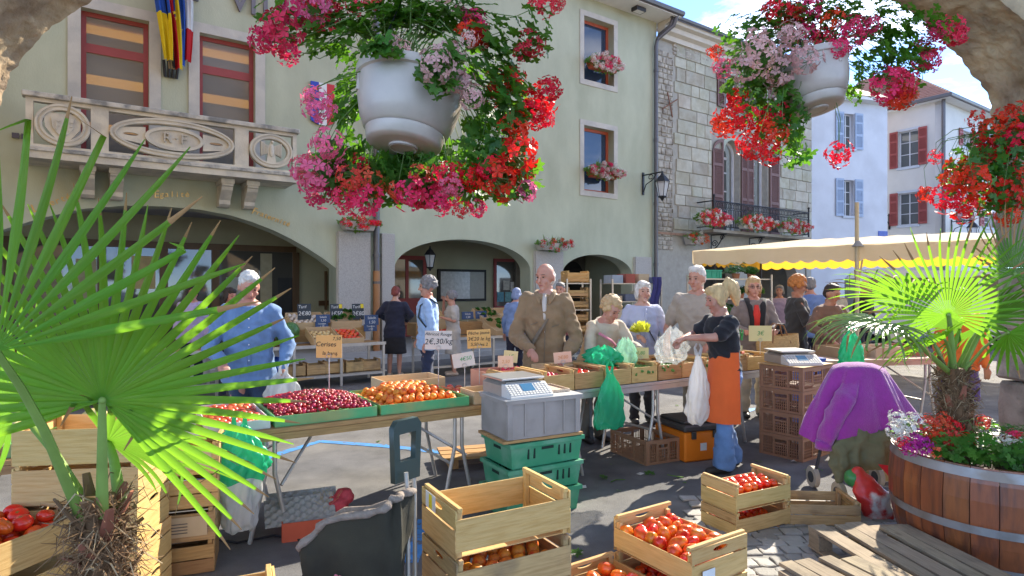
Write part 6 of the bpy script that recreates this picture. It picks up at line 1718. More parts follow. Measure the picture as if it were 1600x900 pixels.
for s in (-1, 1):
    for q in (-1, 1):
        MB().tube([(s * .26, q * .18, .09), (s * .2, q * .1, .55), (s * .1, q * .04, .97)], .012, 8).build('frame_tube', mat('dark_tube', (.05, .05, .06), .4, metal=.5), wk)
        MB().tube([(s * .26 - .018, q * .2, .085), (s * .26 + .018, q * .2, .085)], .085, 20).build('wheel', mat('pale_tyre', (.42, .36, .28), .7), wk, smooth=40)
        MB().tube([(s * .26 - .022, q * .2, .085), (s * .26 + .022, q * .2, .085)], .045, 16).build('wheel_hub', MATS['grey_rubber'], wk, smooth=40)
MB().tube([(-.2, -.1, .55), (.2, -.1, .55)], .01, 6).build('crossbar', M_alu, wk)
jk = MB(); jk.ball((-.05, -.14, .40), (.26, .13, .16), 18, 12); jk.ball((-.24, -.16, .33), (.08, .09, .17), 12, 8); jk.ball((.14, -.14, .45), (.2, .12, .12), 12, 8)
inst('olive_jacket', remesh(jk, 'olive_jacket', M_ojack, .016, 2, lambda c: .06 * noise.noise(Vector((c.x * 11, c.y * 9, c.z * 4))) - .05 * abs(noise.noise(Vector((c.x * 16, c.y * 10, c.z * 7)))) + .012 * noise.noise(c * 30)), None, Matrix.Translation((cx, cy - .02, 0)), 'olive jacket stuffed in the walker under the purple cardigan', 'jacket')
MB().add([(-.03, -.30, .33), (.13, -.30, .31), (.06, -.32, .22)], [(0, 1, 2)]).build('red_cloth', mat('red_cloth', (.6, .02, .03), .8), wk)
# melon bag in front of the barrel
p = G(1378, 822)
mbg = empty('melon_bag', Matrix.Translation((p.x, p.y + .12, .0)), 'printed bag with red melon slices leaning beside the barrel', 'bag')
q = MB(); q.tube([(.06, 0, .02), (.03, .02, .12), (-.02, .05, .22), (-.05, .08, .30)], [.10, .12, .09, .05], 14, flat=(1, .55), round_ends=True)
inst('bag_body', remesh(q, 'bag_body', mat('melon_print', (.62, .04, .03), .35, .25, 10, col2=(.62, .58, .5), c2scale=5, c2pos=(.52, .6)), .014, 2, lambda c: .014 * noise.noise(c * 16)), mbg)
q = MB(); q.ball((-.05, .1, .26), (.09, .06, .07), 12, 8); inst('bag_top', remesh(q, 'bag_top', mat('melon_rind', (.05, .2, .05), .4, .4, 12), .014, 2, lambda c: .01 * noise.noise(c * 20)), mbg)
# red carton with egg trays and a net bag
p = G(482, 842)
M_rc = mat('red_card', (.55, .10, .045), .7, .12, 6)
Mx = Matrix.Translation((p.x, p.y + .15, 0)) @ Matrix.Rotation(R(20), 4, 'Z')
card_box(Mx, .42, .3, .12, 'torn red cardboard box on the asphalt under the front table', M_rc, grp='boxes on the ground')
def eggtray(M, label):
    o = MB(); o.grid(lambda a, b: (-.22 + .44 * a, -.10 + .2 * b, .018 * math.sin(a * 6 * 2 * PI) * math.sin(b * 4 * 2 * PI)), 48, 32)
    return o.build('egg_tray', mat('grey_pulp', (.36, .34, .30), .95, .15, 20, bump=.4, bscale=90), None, M, smooth=180, label=label, cat='egg tray', group='egg trays')
eggtray(Mx @ TR(-.10, -.05, .165, .1, R(40)), 'grey egg tray leaning out of the red cardboard box')
eggtray(Mx @ TR(-.08, .05, .17, .05, R(45)), 'second egg tray behind the leaning one in the red box')
nb_ = empty('net_bag', Mx @ TR(.13, .03, .06), 'red net bag of onions with straw in the red box', 'net bag')
q = MB(); q.ball((0, 0, .07), (.09, .07, .08), 12, 8); q.ball((.06, .04, .12), (.07, .06, .06), 12, 8)
inst('net', remesh(q, 'net', mat('red_net', (.5, .05, .06), .6, .4, 30), .012, 2, lambda c: .012 * noise.noise(c * 24)), nb_)
q = MB()
for i in range(80):
    a, b = rnd.uniform(0, 6.28), rnd.uniform(.02, .1); c = Vector((-.06 + .05 * math.cos(a), .05 * math.sin(a), .1))
    q.tube([c, c + Vector((rnd.uniform(-.06, .06), rnd.uniform(-.06, .06), rnd.uniform(-.02, .09)))], .0012, 3, False)
q.build('straw', mat('straw', (.5, .36, .16), .9), nb_, kind='stuff')
# pale board under the table, behind the green crates
pb = empty('wooden_pallet', Matrix.Translation((-.28, 5.75, 0)) @ Matrix.Rotation(R(15), 4, 'Z'), 'low stack of planks on the asphalt behind the green crates', 'planks', 'pallets on the paving')
for i in range(3): inst('deck_plank', plank_mesh(.8, .12, .022, M_board), pb, TR(0, -.16 + .14 * i, .10))
for s in (-1, 1): inst('bearer', plank_mesh(.42, .08, .08, M_board), pb, TR(s * .3, 0, .045, PI / 2))
# litter and leaf scraps on the ground
M_scrap = mat('paper_scrap', (.5, .48, .44), .9, .1, 6)
for i, (px, py, k, lb_) in enumerate(((1015, 742, 'leaf', 'dark leaf scrap on the asphalt below the brown crate'), (944, 748, 'leaf', 'cabbage leaf scrap at the foot of the table leg'), (1068, 748, 'stalk', 'pale stalk on the asphalt before the brown crate'), (1240, 722, 'scrap', 'white paper scrap at the foot of the brown crate stack'), (1000, 742, 'scrap', 'small paper scrap on the asphalt near the brown crate'), (910, 763, 'scrap', 'tiny paper scrap on the asphalt by the green crates'), (1278, 735, 'leaf', 'leaf scrap on the asphalt before the brown crate stack'), (438, 798, 'leaf', 'leaf scrap on the asphalt under the front table'), (1095, 790, 'scrap', 'paper scrap beside the rear tomato crates'), (900, 868, 'leaf', 'green leaf scrap beside the front tomato crate'), (955, 755, 'stalk', 'green stalk on the asphalt before the table leg'))):
    p = G(px, py); M = Matrix.Translation((p.x, p.y, .012)) @ Matrix.Rotation(i * 1.3, 4, 'Z')
    if k == 'leaf': inst('leaf_scrap', LEAF[i % 2], None, M @ Matrix.Rotation(.25, 4, 'X') @ Matrix.Scale(.05, 4), lb_, 'leaf', 'scraps on the ground')
    elif k == 'stalk': MB().tube([(0, 0, 0), (.06, .02, .004), (.14, .0, .0)], [.006, .005, .003], 5).build('stalk_scrap', M_leaf2, None, M, label=lb_, cat='stalk', group='scraps on the ground')
    else: MB().add([(-.03, -.02, -.008), (.03, -.018, -.004), (.035, .02, .008), (-.02, .022, -.006), (0, 0, .012)], [(0, 1, 4), (1, 2, 4), (2, 3, 4), (3, 0, 4)]).build('paper_scrap', M_scrap, None, M, label=lb_, cat='paper', group='scraps on the ground')
for i in range(46):
    x_, y_ = rnd.uniform(-1.6, 3.2), rnd.uniform(3.0, 8.5)
    M = Matrix.Translation((x_, y_, .006)) @ Matrix.Rotation(i * 1.7, 4, 'Z') @ Matrix.Rotation(rnd.uniform(-.2, .3), 4, 'X') @ Matrix.Scale(rnd.uniform(.012, .035), 4)
    inst('leaf_scrap', LEAF[i % 3], None, M, 'tiny trampled leaf scrap on the market asphalt', 'leaf', 'trampled leaf scraps') if i % 3 else MB().add([(-.9, -.6, 0), (.8, -.7, .1), (1, .6, .3), (-.5, .8, 0)], [(0, 1, 2, 3)]).build('paper_scrap', M_scrap, None, M, label='tiny paper scrap trodden on the market asphalt', cat='paper', group='trodden paper scraps')
# cable on the ground
pts = [(*G(x, y).xy, .008) for x, y in ((300, 838), (370, 850), (430, 838), (500, 852), (560, 842))]
MB().tube(pts, .007, 6).build('cable', mat('black_cord', (.015, .015, .018), .7), None, label='thin black cable lying across the asphalt under the table', cat='cable')
# melons, bananas and courgettes on the left table
Mt = TM(-.5, .3, .722)
M_mel = mat('melon_skin', (.50, .40, .14), .7, .25, 12, col2=(.35, .34, .16), c2scale=5)
F_mel = fruit_mesh('melon', M_mel, 1, .92, 10, .08, 40, 10)
for i, (s_, d_) in enumerate(((-.62, .52), (-.42, .56), (-.22, .60), (-.8, .5))): inst('melon', F_mel, None, TM(-.35 + s_, d_, .79) @ Matrix.Scale(.075, 4), 'netted melon at the back of the left table', 'melon', 'melons on the left table')
M_ban = mat('banana_skin', (.70, .50, .06), .5, .15, 8)
for i in range(7):
    a = i * .16 - .4
    MB().tube([(.02 * math.cos(a), 0, .12), (.06 + .03 * i * .3, -.05, .12), (.10 + .012 * i, -.12, .08), (.10 + .014 * i, -.17, .02)], [.008, .018, .02, .01], 8, round_ends=True).build('banana', M_ban, None, TM(-.46 + .012 * i, .62, .72 + .004 * i) @ Matrix.Rotation(a, 4, 'Z'), smooth=180, label='yellow banana in the bunch on the left table', cat='banana', group='bananas on the left table')
tray(TM(-.70, .22, .722), .5, .34, .07, 'green tray of courgettes on the left table', M_tray)
M_zy = mat('yellow_courgette', (.55, .50, .08), .4, .2, 6); F_zy = MB().tube([(-3.2, 0, 0), (-1.5, .1, 0), (1.5, 0, .1), (3.2, .1, .1)], [.7, .95, 1., .75], 10, round_ends=True).mesh('courgette', M_zy, 180)
for i in range(10): inst('courgette', F_zy if i % 3 == 0 else F_zuc, None, TM(-.70 + rnd.uniform(-.12, .12), .10 + .028 * i, .76 + .03 * (i % 2)) @ TR(0, 0, 0, rnd.uniform(-.15, .15), 0, 0, .026), 'courgette in the green tray on the left table', 'courgette', 'courgettes on the left table')

# ================================================================ AWNING
M_canv = mat('cream_canvas', (.74, .65, .50), .85, .08, 3, trans=.42, bump=.2, bscale=30, tcol=(.80, .65, .40))
M_canvglow = mat('sun_glow_canvas', (.74, .42, .06), .85, .08, 3, trans=.5, tcol=(.9, .5, .04))  # yellow of sun shining through the cream cloth, put into the colour
FL0, FR0 = Vector((3.83, 13.0, 0)), Vector((8.3, 9.17, 0))
ed = (FR0 - FL0).normalized(); bk_ = Vector((-ed.y, ed.x, 0)) * 4.2; bk_ = bk_ if bk_.y > 0 else -bk_
ln = (FR0 - FL0).length
aw = empty('market_awning', TR(0, 0, 0), 'cream canvas market awning with scalloped valance, yellow sun glow coloured into its far sides', 'awning')
HT, HP, HB = 2.40, 2.68, 2.11
ct = FL0 + ed * (ln * .55) + bk_ * .45
cor = [FL0, FR0, FR0 + bk_, FL0 + bk_]
rd0, rd1 = FL0 + ed * 1.6 + bk_ * .5, FR0 - ed * 1.6 + bk_ * .5
def z3(p, z): return Vector((p.x, p.y, z))
m = MB()
def patch(a, b, c, d, sag=.05):
    m.grid(lambda u, v: (a.lerp(b, u)).lerp(d.lerp(c, u), v) + Vector((0, 0, -sag * math.sin(PI * u) * math.sin(PI * v) + .01 * math.sin(u * 40))), 24, 8)
patch(z3(cor[0], HT), z3(cor[1], HT), z3(rd1, HP), z3(rd0, HP)); patch(z3(cor[2], HT), z3(cor[3], HT), z3(rd0, HP), z3(rd1, HP))
patch(z3(cor[3], HT), z3(cor[0], HT), z3(rd0, HP), z3(rd0, HP)); patch(z3(cor[1], HT), z3(cor[2], HT), z3(rd1, HP), z3(rd1, HP))
m.build('canopy', M_canv, aw, smooth=60)
for k, mm in ((0, M_canv), (1, M_canv), (2, M_canvglow), (3, M_canvglow)):
    a, b = cor[k], cor[(k + 1) % 4]; L_ = (b - a).length; nsc = int(L_ / .26)
    v = MB(); outd = ((a + b) / 2 - ct).normalized() * .015
    v.grid(lambda u, w_: z3(a.lerp(b, u), HT + .005 - w_ * (HT - HB + .05 * (abs(math.sin(PI * u * nsc)) - .5))) + outd * (1 + 1.3 * math.sin(u * 31) * w_), nsc * 8, 4)
    v.build('valance', mm, aw, smooth=180)
M_pole = mat('cream_pole', (.50, .42, .28), .5, .1, 6)
pp_ = W(1338, 420, 11.0)
MB().tube([(pp_.x, pp_.y - .02, 0), (pp_.x, pp_.y - .02, 3.15)], .035, 10).build('mast', M_pole, aw, smooth=50)
MB().tube([(pp_.x, pp_.y - .05, 2.46), (pp_.x, pp_.y - .05, 2.36)], [.03, .1], 12).build('mast_cap', mat('grey_cap', (.25, .25, .25), .6), aw)
for p in (cor[2], cor[3], cor[0] + ed * .3 + bk_ * .1): MB().tube([(p.x, p.y, 0), (p.x, p.y, HT)], .025, 8).build('post', M_iron, aw)
MB().tube([(pp_.x, pp_.y + .02, 1.4), (pp_.x + .35, pp_.y + .35, 2.4)], .018, 6).build('strut', M_pole, aw)

# ================================================================ BACKGROUND STALLS
def stall(t0, t1, dep, wd, h, label, m=M_alu):
    o = empty('market_stall', FM @ TR(t0, dep, 0), label, 'stall', 'stalls before the town hall')
    L = t1 - t0
    MB().box(0, L, 0, .03, h - .05, h).build('front_rail', m, o); MB().box(0, L, wd - .03, wd, h - .05, h).build('back_rail', m, o)
    for i in range(3): MB().box(0, L, .035 + i * (wd - .07) / 3, .028 + (i + 1) * (wd - .07) / 3, h - .045, h - .02).build('top_board', M_board, o)
    for x in (.04, L * .33, L * .66, L - .04):
        for y in (.015, wd - .015): MB().box(x - .02, x + .02, y - .014, y + .014, 0, h - .05).build('leg', m, o)
    MB().box(.06, L - .06, .002, .028, .16, .20).build('foot_rail', m, o)
    return o
stall(-3.3, -1.0, -4.1, .7, .70, 'aluminium stall with watermelons and potatoes before the wide arch')
stall(-.15, 4.0, -4.1, .8, .70, 'aluminium stall with carrots and greens behind the man in the blue shirt')
stall(-9.0, -3.6, -4.0, .8, .70, 'aluminium stall at far left behind the palm')
M_wmel = mat('watermelon_rind', (.04, .13, .03), .35, .3, 5, col2=(.10, .22, .06), c2scale=4, c2pos=(.45, .55), stretch=(3, 3, .4), objvar=.15)
F_wmel = fruit_mesh('watermelon', M_wmel, 1, .95, 0, .03, 18, 12)
for i, (t_, d_, z_) in enumerate(((-2.95, -3.8, .86), (-2.6, -3.75, .86), (-2.78, -3.55, 1.0), (-3.1, -3.5, .95), (-2.45, -3.5, .9))):
    inst('watermelon', F_wmel, None, FM @ TR(t_, d_, z_ + .0, i, .3, .2, .16), 'striped green watermelon on the stall before the wide arch', 'watermelon', 'watermelons on the stall')
def bgbox(t_, d_, z_, w_, dd, hh, fm, r_, nm, lab, tilt=.25, m=None, n=26):
    M = FM @ TR(t_, d_, z_) @ Matrix.Rotation(tilt, 4, 'X')
    card_box(M, w_, dd, hh, lab, m or M_kraft, name='wooden_box', grp='boxes on the rear stalls')
    if fm: heap(M, w_ - .03, dd - .03, hh * .45, r_, fm, nm, nm.replace('_', ' ') + ' in the ' + lab.split(' on ')[0], nm.replace('_', ' '), nm + ' in ' + lab, n_max=n, dome=.03)
M_car = mat('carrot_skin', (.75, .20, .03), .5, .2, 6, objvar=.15); F_car = MB().tube([(-3.5, 0, 0), (0, .1, 0), (3, 0, 0)], [.25, .75, 1.], 8, round_ends=True).mesh('carrot', M_car, 180)
M_grn = leafmat('salad_leaf', (.07, .20, .03), .3)
def lettuce_mesh(m, seed):
    r_ = random.Random(seed); mb = MB()
    for i in range(26):
        a = r_.uniform(0, 6.28); e = r_.uniform(.1, 1.2); d = Vector((math.cos(a) * math.sin(e), math.sin(a) * math.sin(e), math.cos(e))); u = d.cross(Vector((0, 0, 1))).normalized()
        c = d * .5; mb.grid(lambda p, q: c + d * (.55 * q) + u * ((p - .5) * .7 * (1 - .3 * q)) + Vector((0, 0, .12 * math.sin(p * 9 + i) * q)), 4, 3)
    return mb.mesh('lettuce', m, 180)
F_let = lettuce_mesh(M_grn, 4)
bgbox(-2.0, -3.75, .74, .42, .5, .14, F_potato, .034, 'potato', 'wooden box of potatoes on the stall before the wide arch', .35)
bgbox(-1.55, -3.75, .74, .38, .5, .12, F_tom, .035, 'tomato', 'wooden box of tomatoes on the stall before the wide arch', .3)
bgbox(-2.1, -3.2, .98, .6, .45, .14, F_garl, .04, 'garlic_bulb', 'raised box of garlic on the stall before the wide arch', .35)
bgbox(-1.45, -3.2, .98, .55, .45, .14, F_let, .08, 'lettuce', 'raised box of salad on the stall before the wide arch', .35, n=10)
for i, (t_, lab) in enumerate(((.3, 'box of peppers on the rear stall beside the woman in black'), (1.55, 'box of greens on the rear stall behind the man in blue'), (2.05, 'box of carrots on the rear stall near the beige jacket'), (2.6, 'box of cabbages on the rear stall near the beige jacket'), (3.2, 'box of courgettes on the rear stall behind the beige jacket'))):
    f, nm, r_ = ((F_tom, 'tomato', .035), (F_let, 'lettuce', .08), (F_car, 'carrot', .018), (F_let, 'lettuce', .09), (F_zuc, 'courgette', .02))[i]
    bgbox(t_, -3.75, .74, .46, .5, .14, f, r_, nm, lab, .35, (M_kraft, mat('blue_card_box', (.10, .16, .42), .6))[i == 2], n=16)
    bgbox(t_ + .05, -3.2, .98, .46, .45, .14, F_let if i % 2 else F_potato, .07 if i % 2 else .035, 'lettuce' if i % 2 else 'potato', 'raised ' + lab, .4, n=12)
for x0, x1, z0, d0 in ((-2.5, -1.1, .70, -3.42), (-.1, 3.9, .70, -3.42)):
    MB().box(x0, x1, d0, d0 + .4, z0 + .001, z0 + .24).build('display_step', M_board, None, FM, label='wooden display step on the rear stall %s' % ('before the wide arch' if x0 < -1 else 'behind the man in blue'), cat='display step')
# empty crates under the stall
for i in range(5): crate(FM @ TR(-2.5 + .32 * i, -3.9, .204, rnd.uniform(-.1, .1)) , 'empty pale crate on its shelf under the rear stall, %s from the left' % ordn[i], .3, .3, .2, M_ply2, side=.8, group='crates under the rear stall')
MB().box(-2.75, -.95, -4.02, -3.5, .18, .2).build('under_shelf', M_alu, None, FM, label='low metal shelf holding empty crates under the rear stall', cat='shelf')
card_box(FM @ TR(-2.75, -3.3, 0), .4, .4, .45, 'blue plastic tub under the rear stall', mat('blue_tub', (.03, .10, .45), .4), grp='boxes on the rear stalls')
def chalk(t_, d_, z_, w_, h_, m, lab, lines, tag=False):
    o = empty('chalk_sign', FM @ TR(t_, d_, z_) @ Matrix.Rotation(-.12, 4, 'X'), lab, 'chalk sign', 'chalk price signs')
    c_ = MB(); c_.cbox(w_, .012, h_, .003, M=TR(0, 0, h_ / 2)); cd = c_.build('board', m, o)
    MB().tube([(0, .01, -.22), (0, .01, .02)], .006, 5).build('stake', M_alu, o)
    for tx, sz, x, z in lines: inst('lettering', setmat(text_mesh(tx, sz * h_, .001, .1), M_chalk), cd, TR(x * w_, -.0078, z * h_))
    if tag: MB().box(w_ * .22, w_ * .48, -.009, -.0065, h_ * .72, h_ * .98).build('yellow_tag', mat('yellow_tag', (.7, .55, .03), .6), cd)
    return o
for i, (px, py, w_, h_, m, tg_) in enumerate(((476, 487, 21, 25, M_slate, 0), (526, 487, 19, 24, M_slate, 1), (560, 487, 18, 25, M_slate, 1), (505, 498, 22, 13, M_slateb, 0), (503, 508, 20, 11, M_slateb, 0), (581, 500, 21, 16, M_slateb, 0), (579, 512, 20, 11, M_slateb, 0), (731, 493, 18, 12, M_slateb, 0), (752, 492, 17, 12, M_slateb, 0), (770, 513, 16, 10, M_slateb, 0), (798, 500, 16, 12, M_slateb, 0))):
    dp_ = -3.35 if py < 495 else -3.5
    t_, z_ = FL(px, py + h_ / 2, dp_); t2, z2 = FL(px, py - h_ / 2, dp_); t3 = FL(px + w_, py, dp_)[0]
    chalk(t_, dp_, z_, t3 - t_, z2 - z_, m, ('black' if m is M_slate else 'blue') + ' chalk price board over the rear stall, %s from the left' % ('first', 'second', 'third', 'fourth', 'fifth', 'sixth', 'seventh', 'eighth', 'ninth', 'tenth', 'eleventh')[i], [('Tarif', .26, -.15, .8), ('1€50' if i % 2 else '2€80', .36, 0, .38)] if m is M_slate else [('Salade' if i % 2 else 'Tomates', .34, 0, .7), ('1,50', .4, 0, .28)], tg_)
# racks of crates behind the shoppers
def rack(M, w_, d_, levels, label):
    o = empty('shelf_rack', M, label, 'rack', 'racks behind the stalls')
    for x in (0, w_):
        for y in (0, d_): MB().box(x - .015, x + .015, y - .015, y + .015, 0, levels[-1] + .08).build('upright', M_alu, o)
    for z in levels: MB().box(0, w_, .016, d_ - .016, z - .02, z).build('shelf', M_alu, o)
    return o
Yr = 12.4
p0 = W(957, 500, Yr); p1 = W(1042, 500, Yr)
Mr = Matrix.Translation((p0.x, Yr, 0)) @ Matrix.Rotation(.35, 4, 'Z')
rack(Mr, 1.15, .5, (.6, 1.0, 1.35, 1.72), 'grey rack of boxes between the beige jacket and the grey polo')
cols = ((.28, .34, .42), (.30, .08, .06), (.45, .36, .25), (.12, .14, .2), (.55, .47, .34), (.2, .3, .42))
k = 0
for z in (.6, 1.0, 1.35, 1.72):
    for x in (.16, .46, .78, 1.02):
        w_ = rnd.uniform(.2, .28); h_ = rnd.uniform(.1, .24)
        card_box(Mr @ TR(x, .25, z + .001), w_, .36, h_, '%s box on the grey rack, shelf %s, place %s' % (('pale', 'dark red', 'tan', 'navy', 'cream', 'blue')[k % 6], ('one', 'two', 'three', 'four')[(.6, 1.0, 1.35, 1.72).index(z)], ('one', 'two', 'three', 'four')[(.16, .46, .78, 1.02).index(x)]), mat('rack_box_%d' % (k % 6), cols[k % 6], .7, .15, 6), name='storage_box', grp='boxes on the racks'); k += 1
q = MB(); q.grid(lambda a, b: (.9 + .25 * a * (1 - .3 * b) + .03 * math.sin(b * 7), -.04 + .03 * math.sin(a * 14 + b * 2), 1.85 - .8 * b), 16, 10)
q.build('navy_cloth', mat('navy_cloth', (.05, .05, .18), .85, .2, 8), None, Mr, smooth=180, label='navy jacket hanging from the corner of the grey rack', cat='jacket')
Mr2 = Matrix.Translation((W(886, 500, 12.0).x, 12.0, 0)) @ Matrix.Rotation(.3, 4, 'Z')
rack(Mr2, .5, .4, (.5, 1.2, 1.72), 'tall rack of pale crates behind the beige jacket')
for i, z in enumerate((.5, .72, .94, 1.2, 1.42)): crate(Mr2 @ TR(.25, .2, z + .003), 'pale crate on the tall rack behind the beige jacket, %s from below' % ordn[i], .44, .34, .2, M_ply2, side=.6, slats=2, group='crates on the tall rack')
for i, z in enumerate((1.725,)): crate(Mr2 @ TR(.25, .2, z + .003), 'pale slatted crate topping the rack behind the beige jacket', .46, .36, .22, M_ply, side=.8, slats=3, group='crates on the tall rack')
# plant stand right
Mr3 = Matrix.Translation((W(1098, 500, 11.5).x, 11.5, 0)) @ Matrix.Rotation(.3, 4, 'Z')
rack(Mr3, 1.55, .5, (.5, 1.0, 1.42, 1.80), 'metal plant stand behind the woman with glasses')
bin_box(Mr3 @ TR(.25, .25, 1.802), .42, .36, .16, 'green plastic bin on top of the plant stand', mat('teal_bin', (.03, .34, .22), .45))
r_ = random.Random(3)
for i, (x, z, s_) in enumerate(((.2, 1.0, .2), (.65, 1.0, .24), (1.05, 1.0, .2), (1.4, 1.0, .2), (.9, 1.802, .26), (1.25, 1.802, .14), (.55, .5, .25), (1.0, .5, .22), (1.4, .5, .25), (1.0, 1.42, .16), (1.4, 1.42, .14), (.55, 1.42, .14))):
    o = empty('potted_plant', Mr3 @ TR(x, .22, z + .001), 'leafy potted plant on the plant stand, shelf at %d centimetres, %d across' % (z * 100, x * 100), 'potted plant', 'plants on the stand')
    MB().lathe([(.06, 0), (.08, .1), (.085, .1), (.07, .09)], 14).build('flower_pot', mat('terracotta', (.4, .16, .08), .8), o)
    f = MB()
    for q in range(70):
        d = Vector((r_.gauss(0, 1), r_.gauss(0, 1), abs(r_.gauss(0, 1)))).normalized() * s_ * r_.uniform(.4, 1)
        addmesh(f, LEAF[q % 3], Matrix.Translation(d + Vector((0, 0, .1))) @ rot_to((d.x, d.y - .3, .6), q) @ Matrix.Scale(r_.uniform(.04, .07), 4))
    inst('foliage', f.mesh('foliage', M_grn, 180), o, None, kind='stuff')
# parked van under the awning
van = empty('parked_van', Matrix.Translation((12.2, 17.2, 0)) @ Matrix.Rotation(R(-18), 4, 'Z'), 'pale van with dark windows parked behind the awning', 'van')
M_van = mat('van_paint', (.55, .58, .64), .3, .03, 2, coat=.5)
q = MB(); q.prism([(-2.4, .35), (2.2, .35), (2.4, .55), (2.35, 1.05), (1.5, 1.2), (.95, 2.05), (-2.2, 2.15), (-2.42, 1.9)], -.9, .9); q.build('body', M_van, van)
for x0, x1, x2, x3 in ((.98, 1.35, .82, .5), (.4, .4, .4, -.4), (-.5, -.5, -.5, -1.3), (-1.4, -1.4, -1.4, -2.2)):
    MB().prism([(min(x0, x3), 1.3), (max(x0, x1), 1.3), (max(x0, x2) if x0 < .9 else .85, 1.9), (min(x0, x3), 1.9)], -.91, -.902).build('side_window', glass('van_glass', (.02, .025, .03)), van)
for x in (-1.5, 1.5):
    for y in (-.84, .84):
        w1 = MB().tube([(x, y - .1, .33), (x, y + .1, .33)], .33, 24).build('tyre', mat('black_tyre', (.02, .02, .02), .8), van, smooth=40)
        MB().tube([(x, y - .11, .33), (x, y + .11, .33)], .19, 16).build('rim', M_alu, w1, smooth=40)
# right-hand stall under the palm
tb2 = Matrix.Translation((3.55, 6.9, 0)) @ Matrix.Rotation(R(12), 4, 'Z')
o = table(tb2, 1.7, .8, .80, 'trestle table under the awning behind the right palm', top=mat('pink_cloth_top', (.5, .36, .28), .8))
crate(Matrix.Translation((3.3, 5.35, 0)) @ Matrix.Rotation(.1, 4, 'Z'), 'long wooden crate on the ground behind the palm trunk', .7, .4, .22, M_ply, side=.9, slats=2, gap_low=False)
bin_box(Matrix.Translation((3.95, 5.3, 0)), .5, .36, .26, 'green mesh crate on the ground beside the palm trunk', M_green)
bin_box(Matrix.Translation((3.15, 6.75, 0)) @ Matrix.Rotation(.2, 4, 'Z'), .4, .3, .86, 'blue plastic bin behind the right scale', mat('cobalt_plastic', (.04, .12, .50), .4))
for i, (x, y, c) in enumerate(((.5, .4, (.35, .25, .15)), (.95, .35, (.5, .4, .3)), (1.35, .4, (.3, .12, .08)))): card_box(tb2 @ TR(x, y, .802), .38, .4, .12, 'shallow %s box on the table behind the right palm' % ('brown', 'cream', 'dark red')[i], mat('right_box_%d' % i, c, .7), grp='boxes behind the palm')
# ================================================================ PEOPLE
def skin(name, col): return mat(name, col, .5, .10, 9, spec=.35, col2=(col[0] * .9, col[1] * .72, col[2] * .68), c2scale=7)
SK = skin('skin_ruddy', (.52, .27, .19)); SK2 = skin('skin_fair', (.56, .33, .24)); SK3 = skin('skin_tan', (.44, .23, .14))
def cloth(name, col, var=.1, rough=.85, bump=.2): return mat('cloth_' + name, col, rough, var, 7, bump=bump, bscale=160, sheen=.15)
def hairm(name, col): return mat('hair_' + name, col, .6, .3, 30, bump=.6, bscale=120, stretch=(1, 1, .35))
M_eye = mat('eye_dark', (.03, .022, .018), .15, 0); M_lip = mat('lips', (.36, .10, .09), .5, .1); M_brow = mat('brow', (.16, .11, .08), .8, .2)
M_shoe = mat('shoe_leather', (.03, .025, .022), .5, .2, 8)
def lerp(a, b, u): return Vector(a).lerp(Vector(b), u)
class Person: pass
